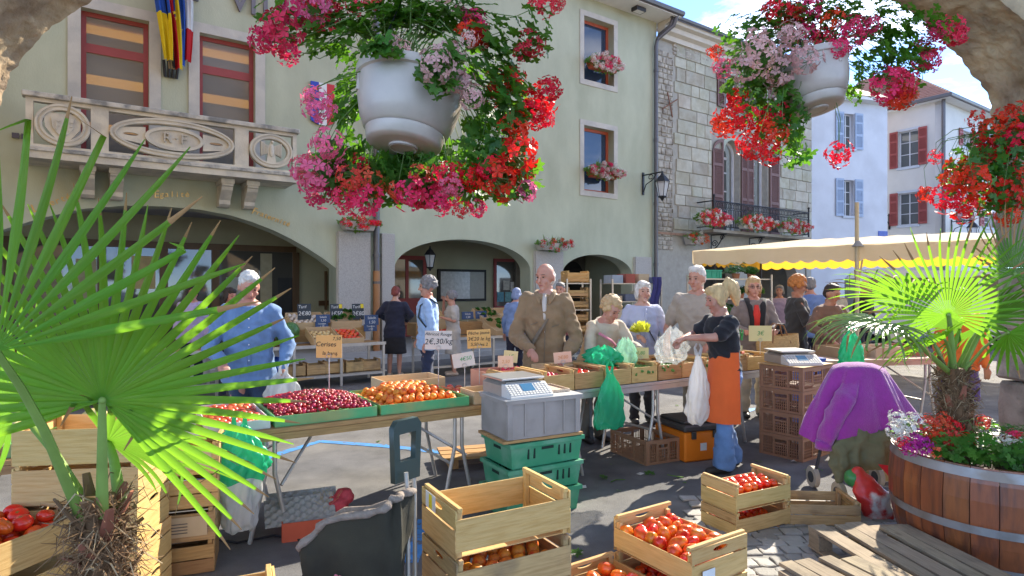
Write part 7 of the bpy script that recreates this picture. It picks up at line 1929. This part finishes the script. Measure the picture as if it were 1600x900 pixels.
def person(label, X, Y, rz, h, top, bottom, sk=SK, hair=None, style='short', lean=0., yaw=0., pitch=0., arms=None, sleeves='long', bot='trousers', bulk=1.0, vox=.010, shoes=M_shoe, hem=.86, stance=.0, neckv=True, flare=1.0, z0=0., loose=1.0, amp=1.0):
    P = Person(); s = h / 1.75
    o = empty('person', Matrix.Translation((X, Y, z0)) @ Matrix.Rotation(R(rz), 4, 'Z'), label, 'person'); P.o = o
    piv = Vector((0, 0, .95))
    Rl = Matrix.Rotation(-lean * -1, 3, 'X')
    def sp(p):           # bend of everything above the hips; positive lean goes towards -y
        p = Vector(p)
        k = max(0., min(1., (p.z - .88) / .25))
        q = Matrix.Rotation(lean * k, 3, 'X') @ (p - piv) + piv if k > 0 else p
        return q * s
    P.sp = sp; P.s = s
    def torso(mb, add, z_lo, z_hi, ad_ry=0.):
        prof = [(.80, .150, .105, .0), (.88, .168, .118, .005), (.96, .165, .115, 0), (1.06, .152, .108, -.005), (1.16, .158, .112, -.005), (1.27, .170, .122, -.005), (1.36, .174, .117, .0), (1.43, .158, .098, .005), (1.475, .115, .076, .01), (1.515, .07, .064, .008)]
        rings = []
        for z, rx, ry, yo in prof:
            if z < z_lo - 1e-6 or z > z_hi + 1e-6: continue
            b = bulk if z < 1.33 else 1 + (bulk - 1) * .4
            rings.append([sp((math.cos(2 * PI * j / 20) * (rx * b + add), yo + math.sin(2 * PI * j / 20) * (ry * b + add + ad_ry), z)) for j in range(20)])
        mb.ring_loft(rings, True)
    dz = Matrix.Rotation(lean, 3, 'X')
    sh = {q: sp((q * .166 * (1 + (bulk - 1) * .5), .005, 1.415)) for q in (-1, 1)}
    arms = arms or {}
    J = {}
    for q in (-1, 1):
        if q in arms:
            e, w_ = arms[q]; J[q] = (sh[q], Vector(e), Vector(w_))
        else:
            J[q] = (sh[q], sh[q] + Vector((q * .05, .02, -.29)) * s, sh[q] + Vector((q * .06, -.06, -.54)) * s)
    P.J = J
    lg = {}
    for q in (-1, 1):
        st = stance * q
        lg[q] = [Vector((q * .085, 0, .90)) * s, Vector((q * .092, -.015 - st * .5, .49)) * s, Vector((q * .098, .02 - st, .085)) * s, Vector((q * .112, -.12 - st, .035)) * s]
    hc = sp((0, -.005, 1.635)); H = Matrix.Translation(hc) @ Matrix.Rotation(R(yaw), 4, 'Z') @ Matrix.Rotation(lean * .6 + R(pitch), 4, 'X') @ Matrix.Scale(s * 1.05, 4); P.H = H
    b = MB()
    # trunk, neck, head
    torso(b, -.006, .80, 1.515)
    nk0, nk1 = sp((0, .012, 1.46)), H @ Vector((0, .018, -.075))
    b.tube([nk0, nk0.lerp(nk1, .5), nk1], [.062 * s, .056 * s, .054 * s], 14)
    b.ball((0, .006, .025), (.076, .096, .098), 18, 14, M=H); b.ball((0, -.028, -.048), (.056, .062, .066), 14, 10, M=H)
    b.ball((0, -.074, -.098), (.024, .02, .02), 10, 8, M=H)
    b.tube([(0, -.088, .022), (0, -.101, -.005), (0, -.112, -.026)], [.009, .012, .016], 8, M=H, round_ends=True)
    b.tube([(-.05, -.077, .034), (0, -.089, .038), (.05, -.077, .034)], [.010, .012, .010], 8, M=H)
    for q in (-1, 1):
        b.ball((q * .078, .012, -.01), (.011, .022, .034), 8, 8, M=H); b.ball((q * .046, -.066, -.03), (.022, .02, .018), 8, 6, M=H)
    # arms and hands
    for q in (-1, 1):
        S_, E_, W_ = J[q]
        b.tube([S_, S_.lerp(E_, .5), E_], [.052 * s, .046 * s, .040 * s], 12, round_ends=True); b.tube([E_, E_.lerp(W_, .35), W_], [.040 * s, .038 * s, .027 * s], 12, round_ends=True)
        d = (W_ - E_).normalized(); d = (d + Vector((0, -.15, -.25))).normalized()
        sd = d.cross(Vector((0, 0, 1)));  sd = sd.normalized() if sd.length > .1 else Vector((1, 0, 0)); nn_ = sd.cross(d)
        if nn_.z > 0: nn_ = -nn_
        pm = W_ + d * .085 * s
        for k in (-1.1, -.35, .35, 1.1): b.tube([W_ + sd * k * .010 * s, pm + sd * k * .019 * s], [.018 * s, .016 * s], 8, round_ends=True)
        for k, fl_ in ((-1.5, .062), (-.5, .074), (.5, .070), (1.5, .055)):
            r0 = pm + sd * k * .0185 * s; f1 = r0 + (d * .9 + nn_ * .35 + sd * k * .05).normalized() * fl_ * .55 * s; f2 = f1 + (d * .55 + nn_ * .8).normalized() * fl_ * .5 * s
            b.tube([r0, f1, f2], [.0105 * s, .0095 * s, .0085 * s], 8, round_ends=True)
        th0 = W_ + d * .03 * s - sd * q * .022 * s; b.tube([th0, th0 + (d * .6 - sd * q * .7 + nn_ * .2).normalized() * .035 * s, th0 + (d * 1. - sd * q * .4 + nn_ * .5).normalized() * .062 * s], [.013 * s, .0115 * s, .0095 * s], 8, round_ends=True)
    for q in (-1, 1):
        b.tube([lg[q][0], lg[q][0].lerp(lg[q][1], .5), lg[q][1], lg[q][1].lerp(lg[q][2], .35), lg[q][2]], [.080 * s, .070 * s, .054 * s, .053 * s, .036 * s], 14, round_ends=True)
        b.tube([lg[q][2] + Vector((0, .03, -.04)) * s, lg[q][3]], [.034 * s, .028 * s], 10, round_ends=True)
    inst('body', remesh(b, 'body', sk, vox, 2), o)
    # face
    for q in (-1, 1):
        MB().ball((q * .031, -.0835, .012), (.012, .006, .0055), 8, 6, M=H).build('eye', M_eye, o, smooth=180)
        MB().tube([(q * .015, -.094, .034), (q * .034, -.090, .039), (q * .050, -.080, .034)], [.003, .004, .002], 5, M=H).build('eyebrow', M_brow, o)
    MB().tube([(-.022, -.088, -.062), (0, -.095, -.060), (.022, -.088, -.062)], [.002, .005, .002], 6, M=H).build('mouth', M_lip, o, smooth=180)
    fseed = rnd.uniform(0, 50)
    def folds(amp):
        return lambda c: amp * (.9 * noise.noise(Vector((c.x * 5 + fseed, c.y * 5, c.z * 8))) + .7 * noise.noise(Vector((c.x * 12, c.y * 12 + fseed, c.z * 17 + c.x * 9))) - 1.3 * abs(noise.noise(Vector((c.x * 8 + fseed, c.y * 8 + c.z * 5, c.z * 11)))) + .35)
    # upper garment
    g = MB(); torso(g, .020, hem - .001 if hem > .8 else .8, 1.475)
    if hem < .88:
        hm = [[sp((math.cos(2 * PI * j / 20) * (.172 * bulk + .024), math.sin(2 * PI * j / 20) * (.12 * bulk + .022), z)) for j in range(20)] for z in (hem - .05, hem + .03, .95)]
        g.ring_loft(hm, True)
    for q in (-1, 1):
        S_, E_, W_ = J[q]
        if sleeves == 'long':
            g.tube([S_, S_.lerp(E_, .5), E_], [.071 * s * loose, .066 * s * loose, .060 * s * loose], 14, round_ends=True); g.tube([E_, E_.lerp(W_, .5), E_.lerp(W_, .94)], [.060 * s * loose, .055 * s * loose, .044 * s * loose], 14, round_ends=True)
        elif sleeves == 'short':
            g.tube([S_, S_.lerp(E_, .4), S_.lerp(E_, .72)], [.074 * s, .073 * s, .073 * s], 14, round_ends=True)
    P.top = inst('top', remesh(g, 'top', top, vox * 1.25, 2, folds(.016 * s * amp)), o)
    if neckv:   # collar
        cl_ = []
        for j in range(22):
            a = -PI / 2 + .35 + (2 * PI - .7) * j / 21
            cl_.append(sp((.074 * math.cos(a) * 1.1, .012 + .07 * math.sin(a), 1.468 - (.03 if math.sin(a) < -.3 else 0))))
        MB().tube(cl_, .013 * s, 6, flat=(.7, 1.6)).build('collar', top, o, smooth=180)
    # lower garment
    if bot == 'trousers':
        g = MB(); 
        rr = [[Vector((math.cos(2 * PI * j / 20) * (rx * bulk + .01), math.sin(2 * PI * j / 20) * (ry * bulk + .01), z)) * s for j in range(20)] for z, rx, ry in ((.76, .13, .10), (.85, .168, .12), (.95, .165, .115), (1.02, .155, .11))]
        g.ring_loft(rr, True)
        for q in (-1, 1): g.tube([lg[q][0], lg[q][0].lerp(lg[q][1], .5), lg[q][1], lg[q][1].lerp(lg[q][2], .5), lg[q][2] + Vector((0, 0, -.03)) * s], [.093 * s, .085 * s, .070 * s, .066 * s * flare, .062 * s * flare ** 2], 16)
        inst('trousers', remesh(g, 'trousers', bottom, vox * 1.3, 2, folds(.017 * s)), o)
    elif bot == 'skirt':
        g = MB(); rr = []
        for z, rx, ry in ((.46, .215, .165), (.55, .21, .16), (.7, .2, .15), (.85, .18, .13), (.98, .16, .115), (1.03, .15, .105)):
            rr.append([Vector((math.cos(2 * PI * j / 40) * rx * bulk * (1 + .03 * math.sin(7 * 2 * PI * j / 40) * (1.03 - z)), math.sin(2 * PI * j / 40) * ry * bulk, z)) * s for j in range(40)])
        g.ring_loft(rr, True); inst('skirt', remesh(g, 'skirt', bottom, vox * 1.3, 2, folds(.010 * s)), o)
    for q in (-1, 1):
        g = MB(); g.tube([lg[q][2] + Vector((0, .045, -.045)) * s, lg[q][2] + Vector((0, -.03, -.04)) * s, lg[q][3] + Vector((0, -.02, .005)) * s], [.040 * s, .043 * s, .036 * s], 12, flat=(1.05, .95), round_ends=True)
        g.build('shoe', shoes, o, smooth=180)
    # hair
    if hair:
        g = MB()
        if style == 'short':
            g.ball((0, .022, .05), (.083, .096, .088), 18, 12, M=H); g.ball((0, .06, -.005), (.074, .058, .07), 14, 10, M=H); g.ball((0, -.03, .10), (.066, .055, .035), 12, 8, M=H)
        elif style == 'curly':
            for k in range(46):
                a = k * 2.4; e = -.35 + 1.35 * k / 46; c = Vector((.085 * math.cos(a) * math.cos(e * 1.4), .025 + .1 * math.sin(a) * math.cos(e * 1.4), .035 + .105 * math.sin(e * 1.4)))
                if c.y < -.045 and c.z < .07: continue
                g.ball(c, .030, 8, 6, M=H)
            g.ball((0, .03, .045), (.08, .09, .08), 14, 10, M=H)
        elif style == 'bald':
            g.ball((0, .028, .004), (.0815, .083, .068), 18, 12, M=H); g.ball((0, .05, -.035), (.068, .055, .05), 14, 10, M=H)
        elif style == 'bob':
            g.ball((0, .02, .05), (.088, .102, .092), 18, 12, M=H); g.ball((0, .055, -.03), (.082, .066, .085), 14, 10, M=H)
            for q in (-1, 1): g.ball((q * .075, .012, -.01), (.022, .05, .07), 10, 8, M=H)
            g.ball((0, -.045, .095), (.07, .05, .035), 12, 8, M=H)
        elif style == 'ponytail':
            g.ball((0, .02, .05), (.088, .102, .092), 18, 12, M=H)
            for q in (-1, 1): g.ball((q * .074, .0, .0), (.022, .045, .07), 10, 8, M=H)
            g.ball((0, -.045, .09), (.072, .05, .04), 12, 8, M=H)
            g.tube([(0, .09, .10), (0, .135, .13), (0, .165, .09), (.0, .175, -.01), (0, .165, -.09)], [.035, .05, .058, .05, .02], 12, M=H, round_ends=True)
        inst('hair', remesh(g, 'hair', hair, vox, 1, lambda c: .007 * noise.noise(c * 45) + .006 * noise.noise(Vector((c.x * 30, c.y * 30, c.z * 9)))), o)
    return P
def strap(P, pts, r, m, name='strap'):
    MB().tube([Vector(p) * P.s for p in pts], r, 6, flat=(1.6, .45)).build(name, m, P.o, smooth=180)
def glasses(P, m=None):
    g = MB()
    for q in (-1, 1):
        g.tube([(q * .033 + .021 * math.cos(a), -.097, .010 + .016 * math.sin(a)) for a in [2 * PI * i / 12 for i in range(13)]], .0022, 5, M=P.H); g.tube([(q * .054, -.095, .014), (q * .078, .0, .012)], .0018, 4, M=P.H)
    g.tube([(-.012, -.098, .014), (.012, -.098, .014)], .0018, 4, M=P.H); g.build('glasses', m or M_iron, P.o)
HW, HG, HB, HR = hairm('white', (.60, .57, .52)), hairm('grey', (.20, .19, .19)), hairm('blond', (.62, .43, .20)), hairm('ginger', (.46, .17, .04))
HD, HA, HL = hairm('dark', (.035, .025, .02)), hairm('auburn', (.20, .045, .035)), hairm('sandy', (.50, .34, .17))
def shirt_(P, m=None, zlo=1.12):
    # open collar showing the shirt underneath, and the jacket collar
    MB().tube([P.sp((0, -.075, 1.48)), P.sp((0, -.128, 1.40)), P.sp((.003, -.152, 1.28)), P.sp((.003, -.15, zlo))], [.022, .022, .012, .004], 8, flat=(1.1, .5)).build('shirt', m or mat('cloth_shirt', (.5, .46, .4), .8), P.o, smooth=180)
    for q in (-1, 1): MB().tube([P.sp((q * .078, .03, 1.51)), P.sp((q * .082, -.045, 1.49)), P.sp((q * .06, -.115, 1.435)), P.sp((q * .045, -.14, 1.39))], [.018, .02, .02, .006], 8, flat=(1.3, .5)).build('jacket_collar', P.top.data.materials[0], P.o, smooth=180)
def placket(P, m, n=6):
    MB().tube([P.sp((0, -.118, 1.44)), P.sp((0, -.150, 1.28)), P.sp((0, -.150, 1.1)), P.sp((0, -.15, .92))], .012, 6, flat=(1.3, .45)).build('placket', P.top.data.materials[0], P.o, smooth=180)
    for i in range(n): MB().ball(P.sp((0, -.165 - .004 * (i % 2), 1.38 - .075 * i)), .006, 6, 4).build('button', m, P.o)
# 1 man in the beige jacket
Cb = cloth('beige', (.25, .165, .085), .18); Ck = cloth('khaki', (.16, .13, .09)); Cn = cloth('navy', (.014, .016, .035), .15); Cj = cloth('denim', (.10, .19, .36), .2); Cbk = cloth('black', (.012, .012, .015))
Y = 6.2
P = person('balding man in a beige jacket choosing vegetables at the long table', .34, Y, -8, 1.85, Cb, cloth('dark_blue', (.03, .04, .07)), SK, HW, 'bald', .04, -28, 8, {-1: ((-.30, -.06, 1.14), (-.12, -.32, 1.03)), 1: ((.31, -.02, 1.13), (.20, -.22, .95))}, hem=.74, bulk=1.10, loose=1.1, amp=1.15)
shirt_(P)
strap(P, [(.13, .02, 1.46), (.10, -.12, 1.38), (.0, -.165, 1.2), (-.12, -.16, 1.0), (-.17, -.08, .9)], .014, Ck)
for x, z in ((-.10, 1.27), (.11, 1.25)): MB().tube([(x - .035, -.172, z - .012), (x + .035, -.172, z + .012)], .004, 5).build('pocket_zip', Ck, P.o)
MB().tube([(.005, -.168, 1.40), (.01, -.185, 1.2), (.0, -.178, .95), (0, -.17, .80)], .004, 5).build('jacket_zip', Ck, P.o)
# 2 leaning woman with curly hair
P = person('curly-haired woman in a cream jacket leaning over the long table', .86, 6.50, 25, 1.60, cloth('cream', (.50, .42, .30)), cloth('taupe', (.2, .17, .13)), SK, HL, 'curly', .55, 10, 12, {-1: ((-.25, -.32, 1.0), (-.14, -.52, .98)), 1: ((.24, -.36, 1.02), (.16, -.60, 1.02))}, hem=.80, bulk=1.08)
strap(P, [(-.16, -.36, 1.28), (-.05, -.44, 1.2), (.06, -.42, 1.1)], .03, cloth('rose', (.6, .2, .25)), 'scarf')
wkr = empty('rollator', Matrix.Translation((.70, 6.42, 0)), 'grey walking frame handle in front of the leaning woman', 'walker')
for q in (-1, 1): MB().tube([(q * .12, -.02, .1), (q * .12, 0, .86), (q * .10, 0, .97), (q * .05, 0, 1.0), (0, 0, 1.0)], .014, 8).build('frame_tube', mat('grey_tube', (.2, .21, .22), .4, metal=.4), wkr, smooth=60)
for q in (-1, 1): MB().tube([(q * .12 - .02, -.02, .09), (q * .12 + .02, -.02, .09)], .09, 16).build('wheel', MATS['grey_rubber'], wkr)
# 3 smiling woman, pale blue blouse
P = person('smiling white-haired woman in a pale blue blouse holding yellow leaves', 1.56, 7.35, 4, 1.68, cloth('pale_blue', (.42, .45, .58)), cloth('dark_grey', (.02, .02, .025)), SK2, HW, 'bob', .03, 4, 0, {-1: ((-.28, -.05, 1.12), (-.14, -.28, 1.08)), 1: ((.27, -.05, 1.10), (.20, -.26, 1.02))}, hem=.80, bulk=1.05)
strap(P, [(-.12, .0, 1.46), (-.07, -.125, 1.36), (.05, -.15, 1.15), (.15, -.13, .98)], .006, Cbk)
MB().tube([(-.018, -.0885, -.058), (0, -.094, -.066), (.018, -.0885, -.058)], [.001, .0045, .001], 6, M=P.H).build('teeth', M_white, P.o)
placket(P, M_white)
lt = inst('lettuce', lettuce_mesh(leafmat('yellow_leaf', (.62, .60, .06), .35), 9), None, Matrix.Translation((1.47, 6.98, 1.08)) @ Matrix.Scale(.15, 4), 'bunch of yellow leaves held by the smiling woman', 'leaves')
# 4 man in the grey polo
P = person('grey-haired man in a taupe polo shirt behind the apron vendor', 2.12, 7.0, -28, 1.85, cloth('taupe_polo', (.36, .31, .25)), cloth('stone', (.25, .22, .18)), SK, HW, 'short', .10, -14, 6, {-1: ((-.36, .02, 1.15), (-.30, -.20, .98)), 1: ((.34, -.08, 1.15), (.18, -.30, 1.02))}, sleeves='short', hem=.82, bulk=1.2)
# 5 vendor with the orange apron
Y = 5.46
P = person('blond vendor in a black T-shirt, orange apron and flared jeans seen from the side', 1.90, Y, -78, 1.63, Cbk, cloth('jeans', (.12, .22, .40), .25), SK, HB, 'ponytail', .12, -6, 10, {-1: ((-.20, -.20, 1.20), (-.04, -.40, 1.17)), 1: ((.21, -.22, 1.20), (.08, -.42, 1.19))}, sleeves='short', hem=.90, flare=1.32, stance=.10, neckv=False)
Ma_ = cloth('orange_apron', (.72, .12, .02), .08)
ap = MB()
def apf(u, v):
    a = R(-196 + 212 * u); z = 1.14 - .66 * v
    rx = (.178 + .03 * v) * 1.0; ry = (.135 + .045 * v)
    f = 1 + .035 * v * math.sin(u * 26) + .02 * v * math.sin(u * 11 + 1)
    y = ry * math.sin(a) * f - .02 * v; 
    return Vector((rx * math.cos(a) * f, y - .03 * max(0, z - .95), z)) * P.s
ap.grid(apf, 36, 16); apo = ap.build('apron', Ma_, P.o, smooth=180)
for q in (-1, 1): MB().tube([Vector((q * .17, .06, 1.14)) * P.s, Vector((q * .09, .135, 1.13)) * P.s, Vector((0, .14, 1.12)) * P.s], .008, 5, flat=(.6, 1.6)).build('apron_tie', Ma_, P.o)
gm = MB()
for k in range(7): gm.tube([Vector((-.06 + .02 * k, .135, 1.26 + .03 * math.sin(k * 2))) * P.s, Vector((-.05 + .02 * k, .137, 1.33 + .02 * math.cos(k * 3))) * P.s], .006, 4)
gm.build('shirt_print', mat('green_print', (.08, .4, .08), .7), P.o)
# 6 woman with glasses and straw bag
P = person('woman with glasses in a mauve-grey jacket and red top carrying a straw bag', 3.02, 7.7, -4, 1.74, cloth('mauve_grey', (.20, .165, .155)), cloth('sand', (.42, .36, .27)), SK, HL, 'bob', .02, -4, 2, {-1: ((-.27, .0, 1.14), (-.16, -.22, 1.10)), 1: ((.27, -.05, 1.13), (.16, -.27, 1.12))}, hem=.80)
glasses(P)
MB().tube([Vector(p) * P.s for p in ((-.10, -.06, 1.50), (-.08, -.135, 1.40), (-.055, -.155, 1.25), (-.05, -.15, 1.1))], .026, 8, flat=(1.5, .5)).build('scarf', Cbk, P.o, smooth=180)
MB().tube([Vector(p) * P.s for p in ((.10, -.06, 1.50), (.08, -.135, 1.40), (.06, -.155, 1.25), (.05, -.15, 1.1))], .026, 8, flat=(1.5, .5)).build('scarf', Cbk, P.o, smooth=180)
MB().tube([Vector(p) * P.s for p in ((0, -.135, 1.42), (.0, -.15, 1.3), (.0, -.148, 1.15))], [.02, .04, .035], 8, flat=(1.2, .4)).build('red_top', mat('cloth_red', (.6, .04, .03), .8), P.o, smooth=180)
cm_ = MB(); cm_.cbox(.10, .06, .07, .01); cm_.tube([(0, -.03, 0), (0, -.07, 0)], .03, 12); cm_.build('camera_body', M_iron, None, Matrix.Translation((3.22, 7.36, 1.16)), label='small black camera held by the woman with glasses', cat='camera')
M_straw = mat('woven_straw', (.48, .30, .12), .85, .25, 26, bump=.8, bscale=70, stretch=(1, 1, 3))
sb_ = empty('straw_bag', Matrix.Translation((3.12, 7.22, .70)), 'large woven straw shopping bag carried by the woman with glasses', 'bag')
r0 = [[(rx * math.cos(2 * PI * j / 28), ry * math.sin(2 * PI * j / 28), z + (.03 * abs(math.cos(2 * PI * j / 28)) if z > .3 else 0)) for j in range(28)] for z, rx, ry in ((0, .17, .08), (.1, .23, .11), (.25, .25, .12), (.36, .24, .10))]
q = MB(); q.ring_loft(r0, False); q.add(r0[0], [tuple(range(28))]); q.build('bag_body', M_straw, sb_, smooth=180)
for y in (-.1, .1): MB().tube([(-.1, y, .28), (-.09, y, .42), (-.03, y * .5, .50), (.05, y * .5, .48), (.11, y, .28)], .009, 6).build('handle', mat('brown_leather', (.22, .10, .04), .6), sb_)
# 7 woman with orange hair
P = person('woman with bright ginger hair in a dark pinstripe jacket looking at a phone', 3.92, 8.5, 74, 1.76, cloth('charcoal', (.045, .04, .035), .15), cloth('grey_jeans', (.12, .14, .19)), SK3, HR, 'curly', .05, 4, 14, {-1: ((-.24, -.10, 1.15), (-.10, -.36, 1.22)), 1: ((.24, -.10, 1.15), (.10, -.36, 1.22))}, hem=.80, bulk=1.08)
glasses(P)
MB().cbox(.075, .012, .14, .004).build('phone', M_iron, None, Matrix.Translation((4.36, 8.42, 1.32)) @ Matrix.Rotation(1.2, 4, 'Z') @ Matrix.Rotation(-.5, 4, 'X'), label='dark phone held by the ginger-haired woman', cat='phone')
# 8 to 10 people under the awning
V2 = .015
person('man in a blue shirt standing behind the ginger-haired woman', 5.15, 10.6, 160, 1.78, cloth('mid_blue', (.14, .22, .45)), Cn, SK, HG, 'short', .05, 0, 5, vox=V2, hem=.82)
person('dark-haired woman in a pale grey jacket seen from behind under the awning', 6.25, 11.9, 172, 1.70, cloth('pale_grey', (.42, .40, .36)), cloth('grey', (.2, .2, .2)), SK, HD, 'bob', .05, 0, 0, vox=V2, hem=.80)
person('bald man in a black jumper under the awning beside its mast', 7.2, 12.6, 20, 1.76, Cbk, Cn, SK2, None, 'bald', .05, 20, 10, vox=V2, hem=.82)
person('shopper in a lilac top far under the awning', 5.75, 13.2, -30, 1.66, cloth('lilac', (.35, .28, .42)), Cn, SK, HG, 'bob', .0, 0, 0, vox=V2, hem=.82)
# 11 woman in black seen from behind
P = person('red-haired woman in a black cardigan and skirt seen from behind at the stall', -2.14, 11.2, 176, 1.63, Cn, Cbk, SK2, HA, 'short', .12, 0, 16, {-1: ((-.30, -.02, 1.13), (-.16, -.28, 1.02)), 1: ((.31, -.02, 1.13), (.16, -.28, 1.02))}, bot='skirt', vox=.013, hem=.80, shoes=mat('beige_shoe', (.45, .36, .28), .6), bulk=1.12, stance=.0)
# 12 man with the backpack
P = person('man in a light blue shirt with a dark backpack looking left', -1.17, 8.6, -86, 1.75, cloth('sky_blue', (.33, .48, .72)), cloth('dark_jeans', (.02, .03, .07)), SK, HG, 'curly', .02, -4, 4, {1: ((.27, .06, 1.10), (.22, -.02, .88)), -1: ((-.27, .02, 1.1), (-.2, -.15, .9))}, hem=.82, bulk=1.12)
bp_ = MB(); bp_.ball((0, .20, 1.2), (.14, .09, .22), 14, 10)
inst('backpack', remesh(bp_, 'backpack', cloth('slate', (.05, .065, .07)), .016, 2, lambda c: .01 * noise.noise(c * 12)), None, P.o.matrix_local.copy(), 'dark slate backpack worn by the man in the light blue shirt', 'backpack')
strap(P, [(.12, .14, 1.40), (.14, .03, 1.475), (.15, -.10, 1.38), (.16, -.13, 1.22), (.18, -.02, 1.08)], .024, MATS['cloth_slate'])
# 13 old woman in beige
P = person('small elderly woman in a beige blouse and long skirt with a hand at her mouth', -1.09, 11.4, -80, 1.54, cloth('oatmeal', (.46, .41, .35)), cloth('oat_skirt', (.42, .40, .37)), SK, HG, 'curly', .06, 0, 6, {1: ((.25, .0, 1.02), (.12, -.22, 1.08)), -1: ((-.22, -.16, 1.14), (-.05, -.17, 1.40))}, bot='skirt', vox=.013, hem=.80, sleeves='short', bulk=1.08, shoes=MATS['beige_shoe'])
# 14 elderly man at left
P = person('white-haired man in a denim-blue shirt looking down behind the left palm', -2.33, 5.45, 22, 1.75, cloth('denim_blue', (.13, .22, .38), .2), cloth('jeans_dark', (.03, .05, .09)), SK, HW, 'short', .12, 12, 22, {1: ((.33, -.02, 1.12), (.27, -.16, .92)), -1: ((-.32, -.05, 1.12), (-.2, -.28, 1.0))}, hem=.84, bulk=1.18)
placket(P, M_white)
sbg = bag(Matrix.Translation((-1.98, 5.32, .48)), [(.10, 0), (.15, .03), (.16, .2), (.12, .33), (.04, .4)], film('grey_bag_film', (.5, .52, .52), .8, .4), 'pale grey plastic bag held by the white-haired man', 6, .08, .6, 12)
# 15 more shoppers at far left
person('dark-haired shopper in a black jacket behind the left palm', -4.15, 9.0, 60, 1.60, Cbk, Cn, SK, HD, 'bob', .05, 0, 5, vox=V2)
person('dark-haired shopper in a lilac blouse at far left behind the palm', -5.0, 9.6, 40, 1.66, cloth('lilac2', (.40, .33, .48)), Cn, SK, HD, 'bob', .05, 0, 5, vox=V2)
# 16 to 18
person('man with a grey cap of hair half hidden behind the beige jacket', .86, 10.9, -10, 1.70, cloth('wine', (.2, .06, .06)), Cn, SK, HG, 'short', .05, -10, 5, vox=V2)
person('person in a blue patterned scarf bending over the rear stall', .05, 11.0, 170, 1.62, cloth('blue_pattern', (.18, .26, .46), .35), Cn, SK, hairm('blue_scarf', (.22, .28, .45)), 'bob', .28, 0, 10, vox=V2)
person('person in an orange top and purple skirt beside the stone pier', 4.80, 6.6, -20, 1.60, cloth('bright_orange', (.70, .16, .03)), cloth('purple_skirt', (.08, .04, .20)), SK3, HD, 'bob', .15, 0, 10, bot='skirt', vox=.013)
person('seated-height shopper in a dark apron behind the right palm', 4.15, 8.1, 10, 1.66, cloth('brown_top', (.16, .09, .06)), Cn, SK3, HD, 'short', .15, 20, 15, {-1: ((-.28, -.06, 1.1), (-.14, -.3, .95)), 1: ((.28, -.06, 1.1), (.14, -.3, .95))}, vox=.013)
# ================================================================ FLAGS
M_pole2 = mat('flag_pole', (.30, .22, .12), .5)
def flag(px0, py0, px1, py1, wpx, cols, label, dep, axis='z', seed=1):
    """limp flag hanging from a pole tip at (px0, py0) to (px1, py1); stripes along its width or length"""
    t0, h0 = FL(px0, py0, dep); t1, h1 = FL(px1, py1, dep); w_ = FL(px0 + wpx, py0, dep)[0] - t0
    o = empty('flag', FM, label, 'flag', 'flags over the balcony'); n_ = len(cols)
    hb, hh = FL(268, 100, -.12)
    MB().tube([(FL(268 + (seed - 2) * 3, 100, -.12)[0], -.12, hh - .1), (t0 + w_ * .3, dep, h0 + .5)], .018, 6).build('flagpole', M_pole2, o)
    for k, c in enumerate(cols):
        def fn(u, v, k=k):
            if axis == 'z': uu, vv = u, (k + v) / n_
            else: uu, vv = (k + u) / n_, v
            wd = w_ * (.35 + .65 * math.sin(PI * min(1, .25 + .6 * vv)))
            x = t0 + (t1 - t0) * vv + wd * (uu - .1); z = h0 + .35 + (h1 - h0 - .35) * vv - .12 * w_ * abs(uu - .5)
            y = dep + .055 * math.sin(uu * 9 + vv * 3 + seed) + .03 * math.sin(uu * 17 + seed)
            return (x, y, z)
        m_ = MB(); m_.grid(fn, 18, 18)
        m_.build('flag_band', mat('flag_%s' % ''.join('%02d' % int(q * 99) for q in c), c, .7, .1, 5, trans=.3), o, smooth=180)
    return o
blue, yel, blk, red_, wht = (.02, .09, .42), (.80, .58, .01), (.012, .012, .014), (.62, .015, .02), (.72, .72, .72)
flag(236, -30, 258, 92, 22, (blue, yel), 'blue and yellow flag, leftmost of the flags over the balcony', -.50, 'z', 1)
flag(250, -34, 272, 106, 24, (blk, red_, yel), 'black, red and yellow flag over the balcony', -.42, 'x', 2)
fe = flag(268, -34, 278, 100, 20, (blue,), 'deep blue flag with gold stars over the balcony', -.34, 'z', 3)
for k in range(4):
    t_, h_ = FL(273 + 3 * k, 20 + 9 * k, -.42); st_ = []
    for i in range(10):
        a = PI / 2 + i * PI / 5; rr_ = .045 if i % 2 == 0 else .018; st_.append((t_ + rr_ * math.cos(a), h_ + rr_ * math.sin(a)))
    MB().prism(st_, -.425, -.421).build('star', mat('flag_gold', (.8, .6, .02), .6), fe)
flag(284, -30, 287, 94, 20, (red_, wht, red_), 'red and white flag, rightmost of the flags over the balcony', -.28, 'z', 4)
hb, hh = FL(268, 100, -.12)
ho = empty('flag_holder', FM, 'dark metal flag holder on the wall between the balcony windows', 'flag holder')
for k in range(4):
    MB().tube([(hb - .1 + .065 * k, -.03, hh - .25), (hb - .14 + .085 * k, -.14, hh + .05)], .028, 8).build('socket', M_iron, ho)

# ================================================================ LOOSE ENDS
bpy.data.scenes.remove(scratch)
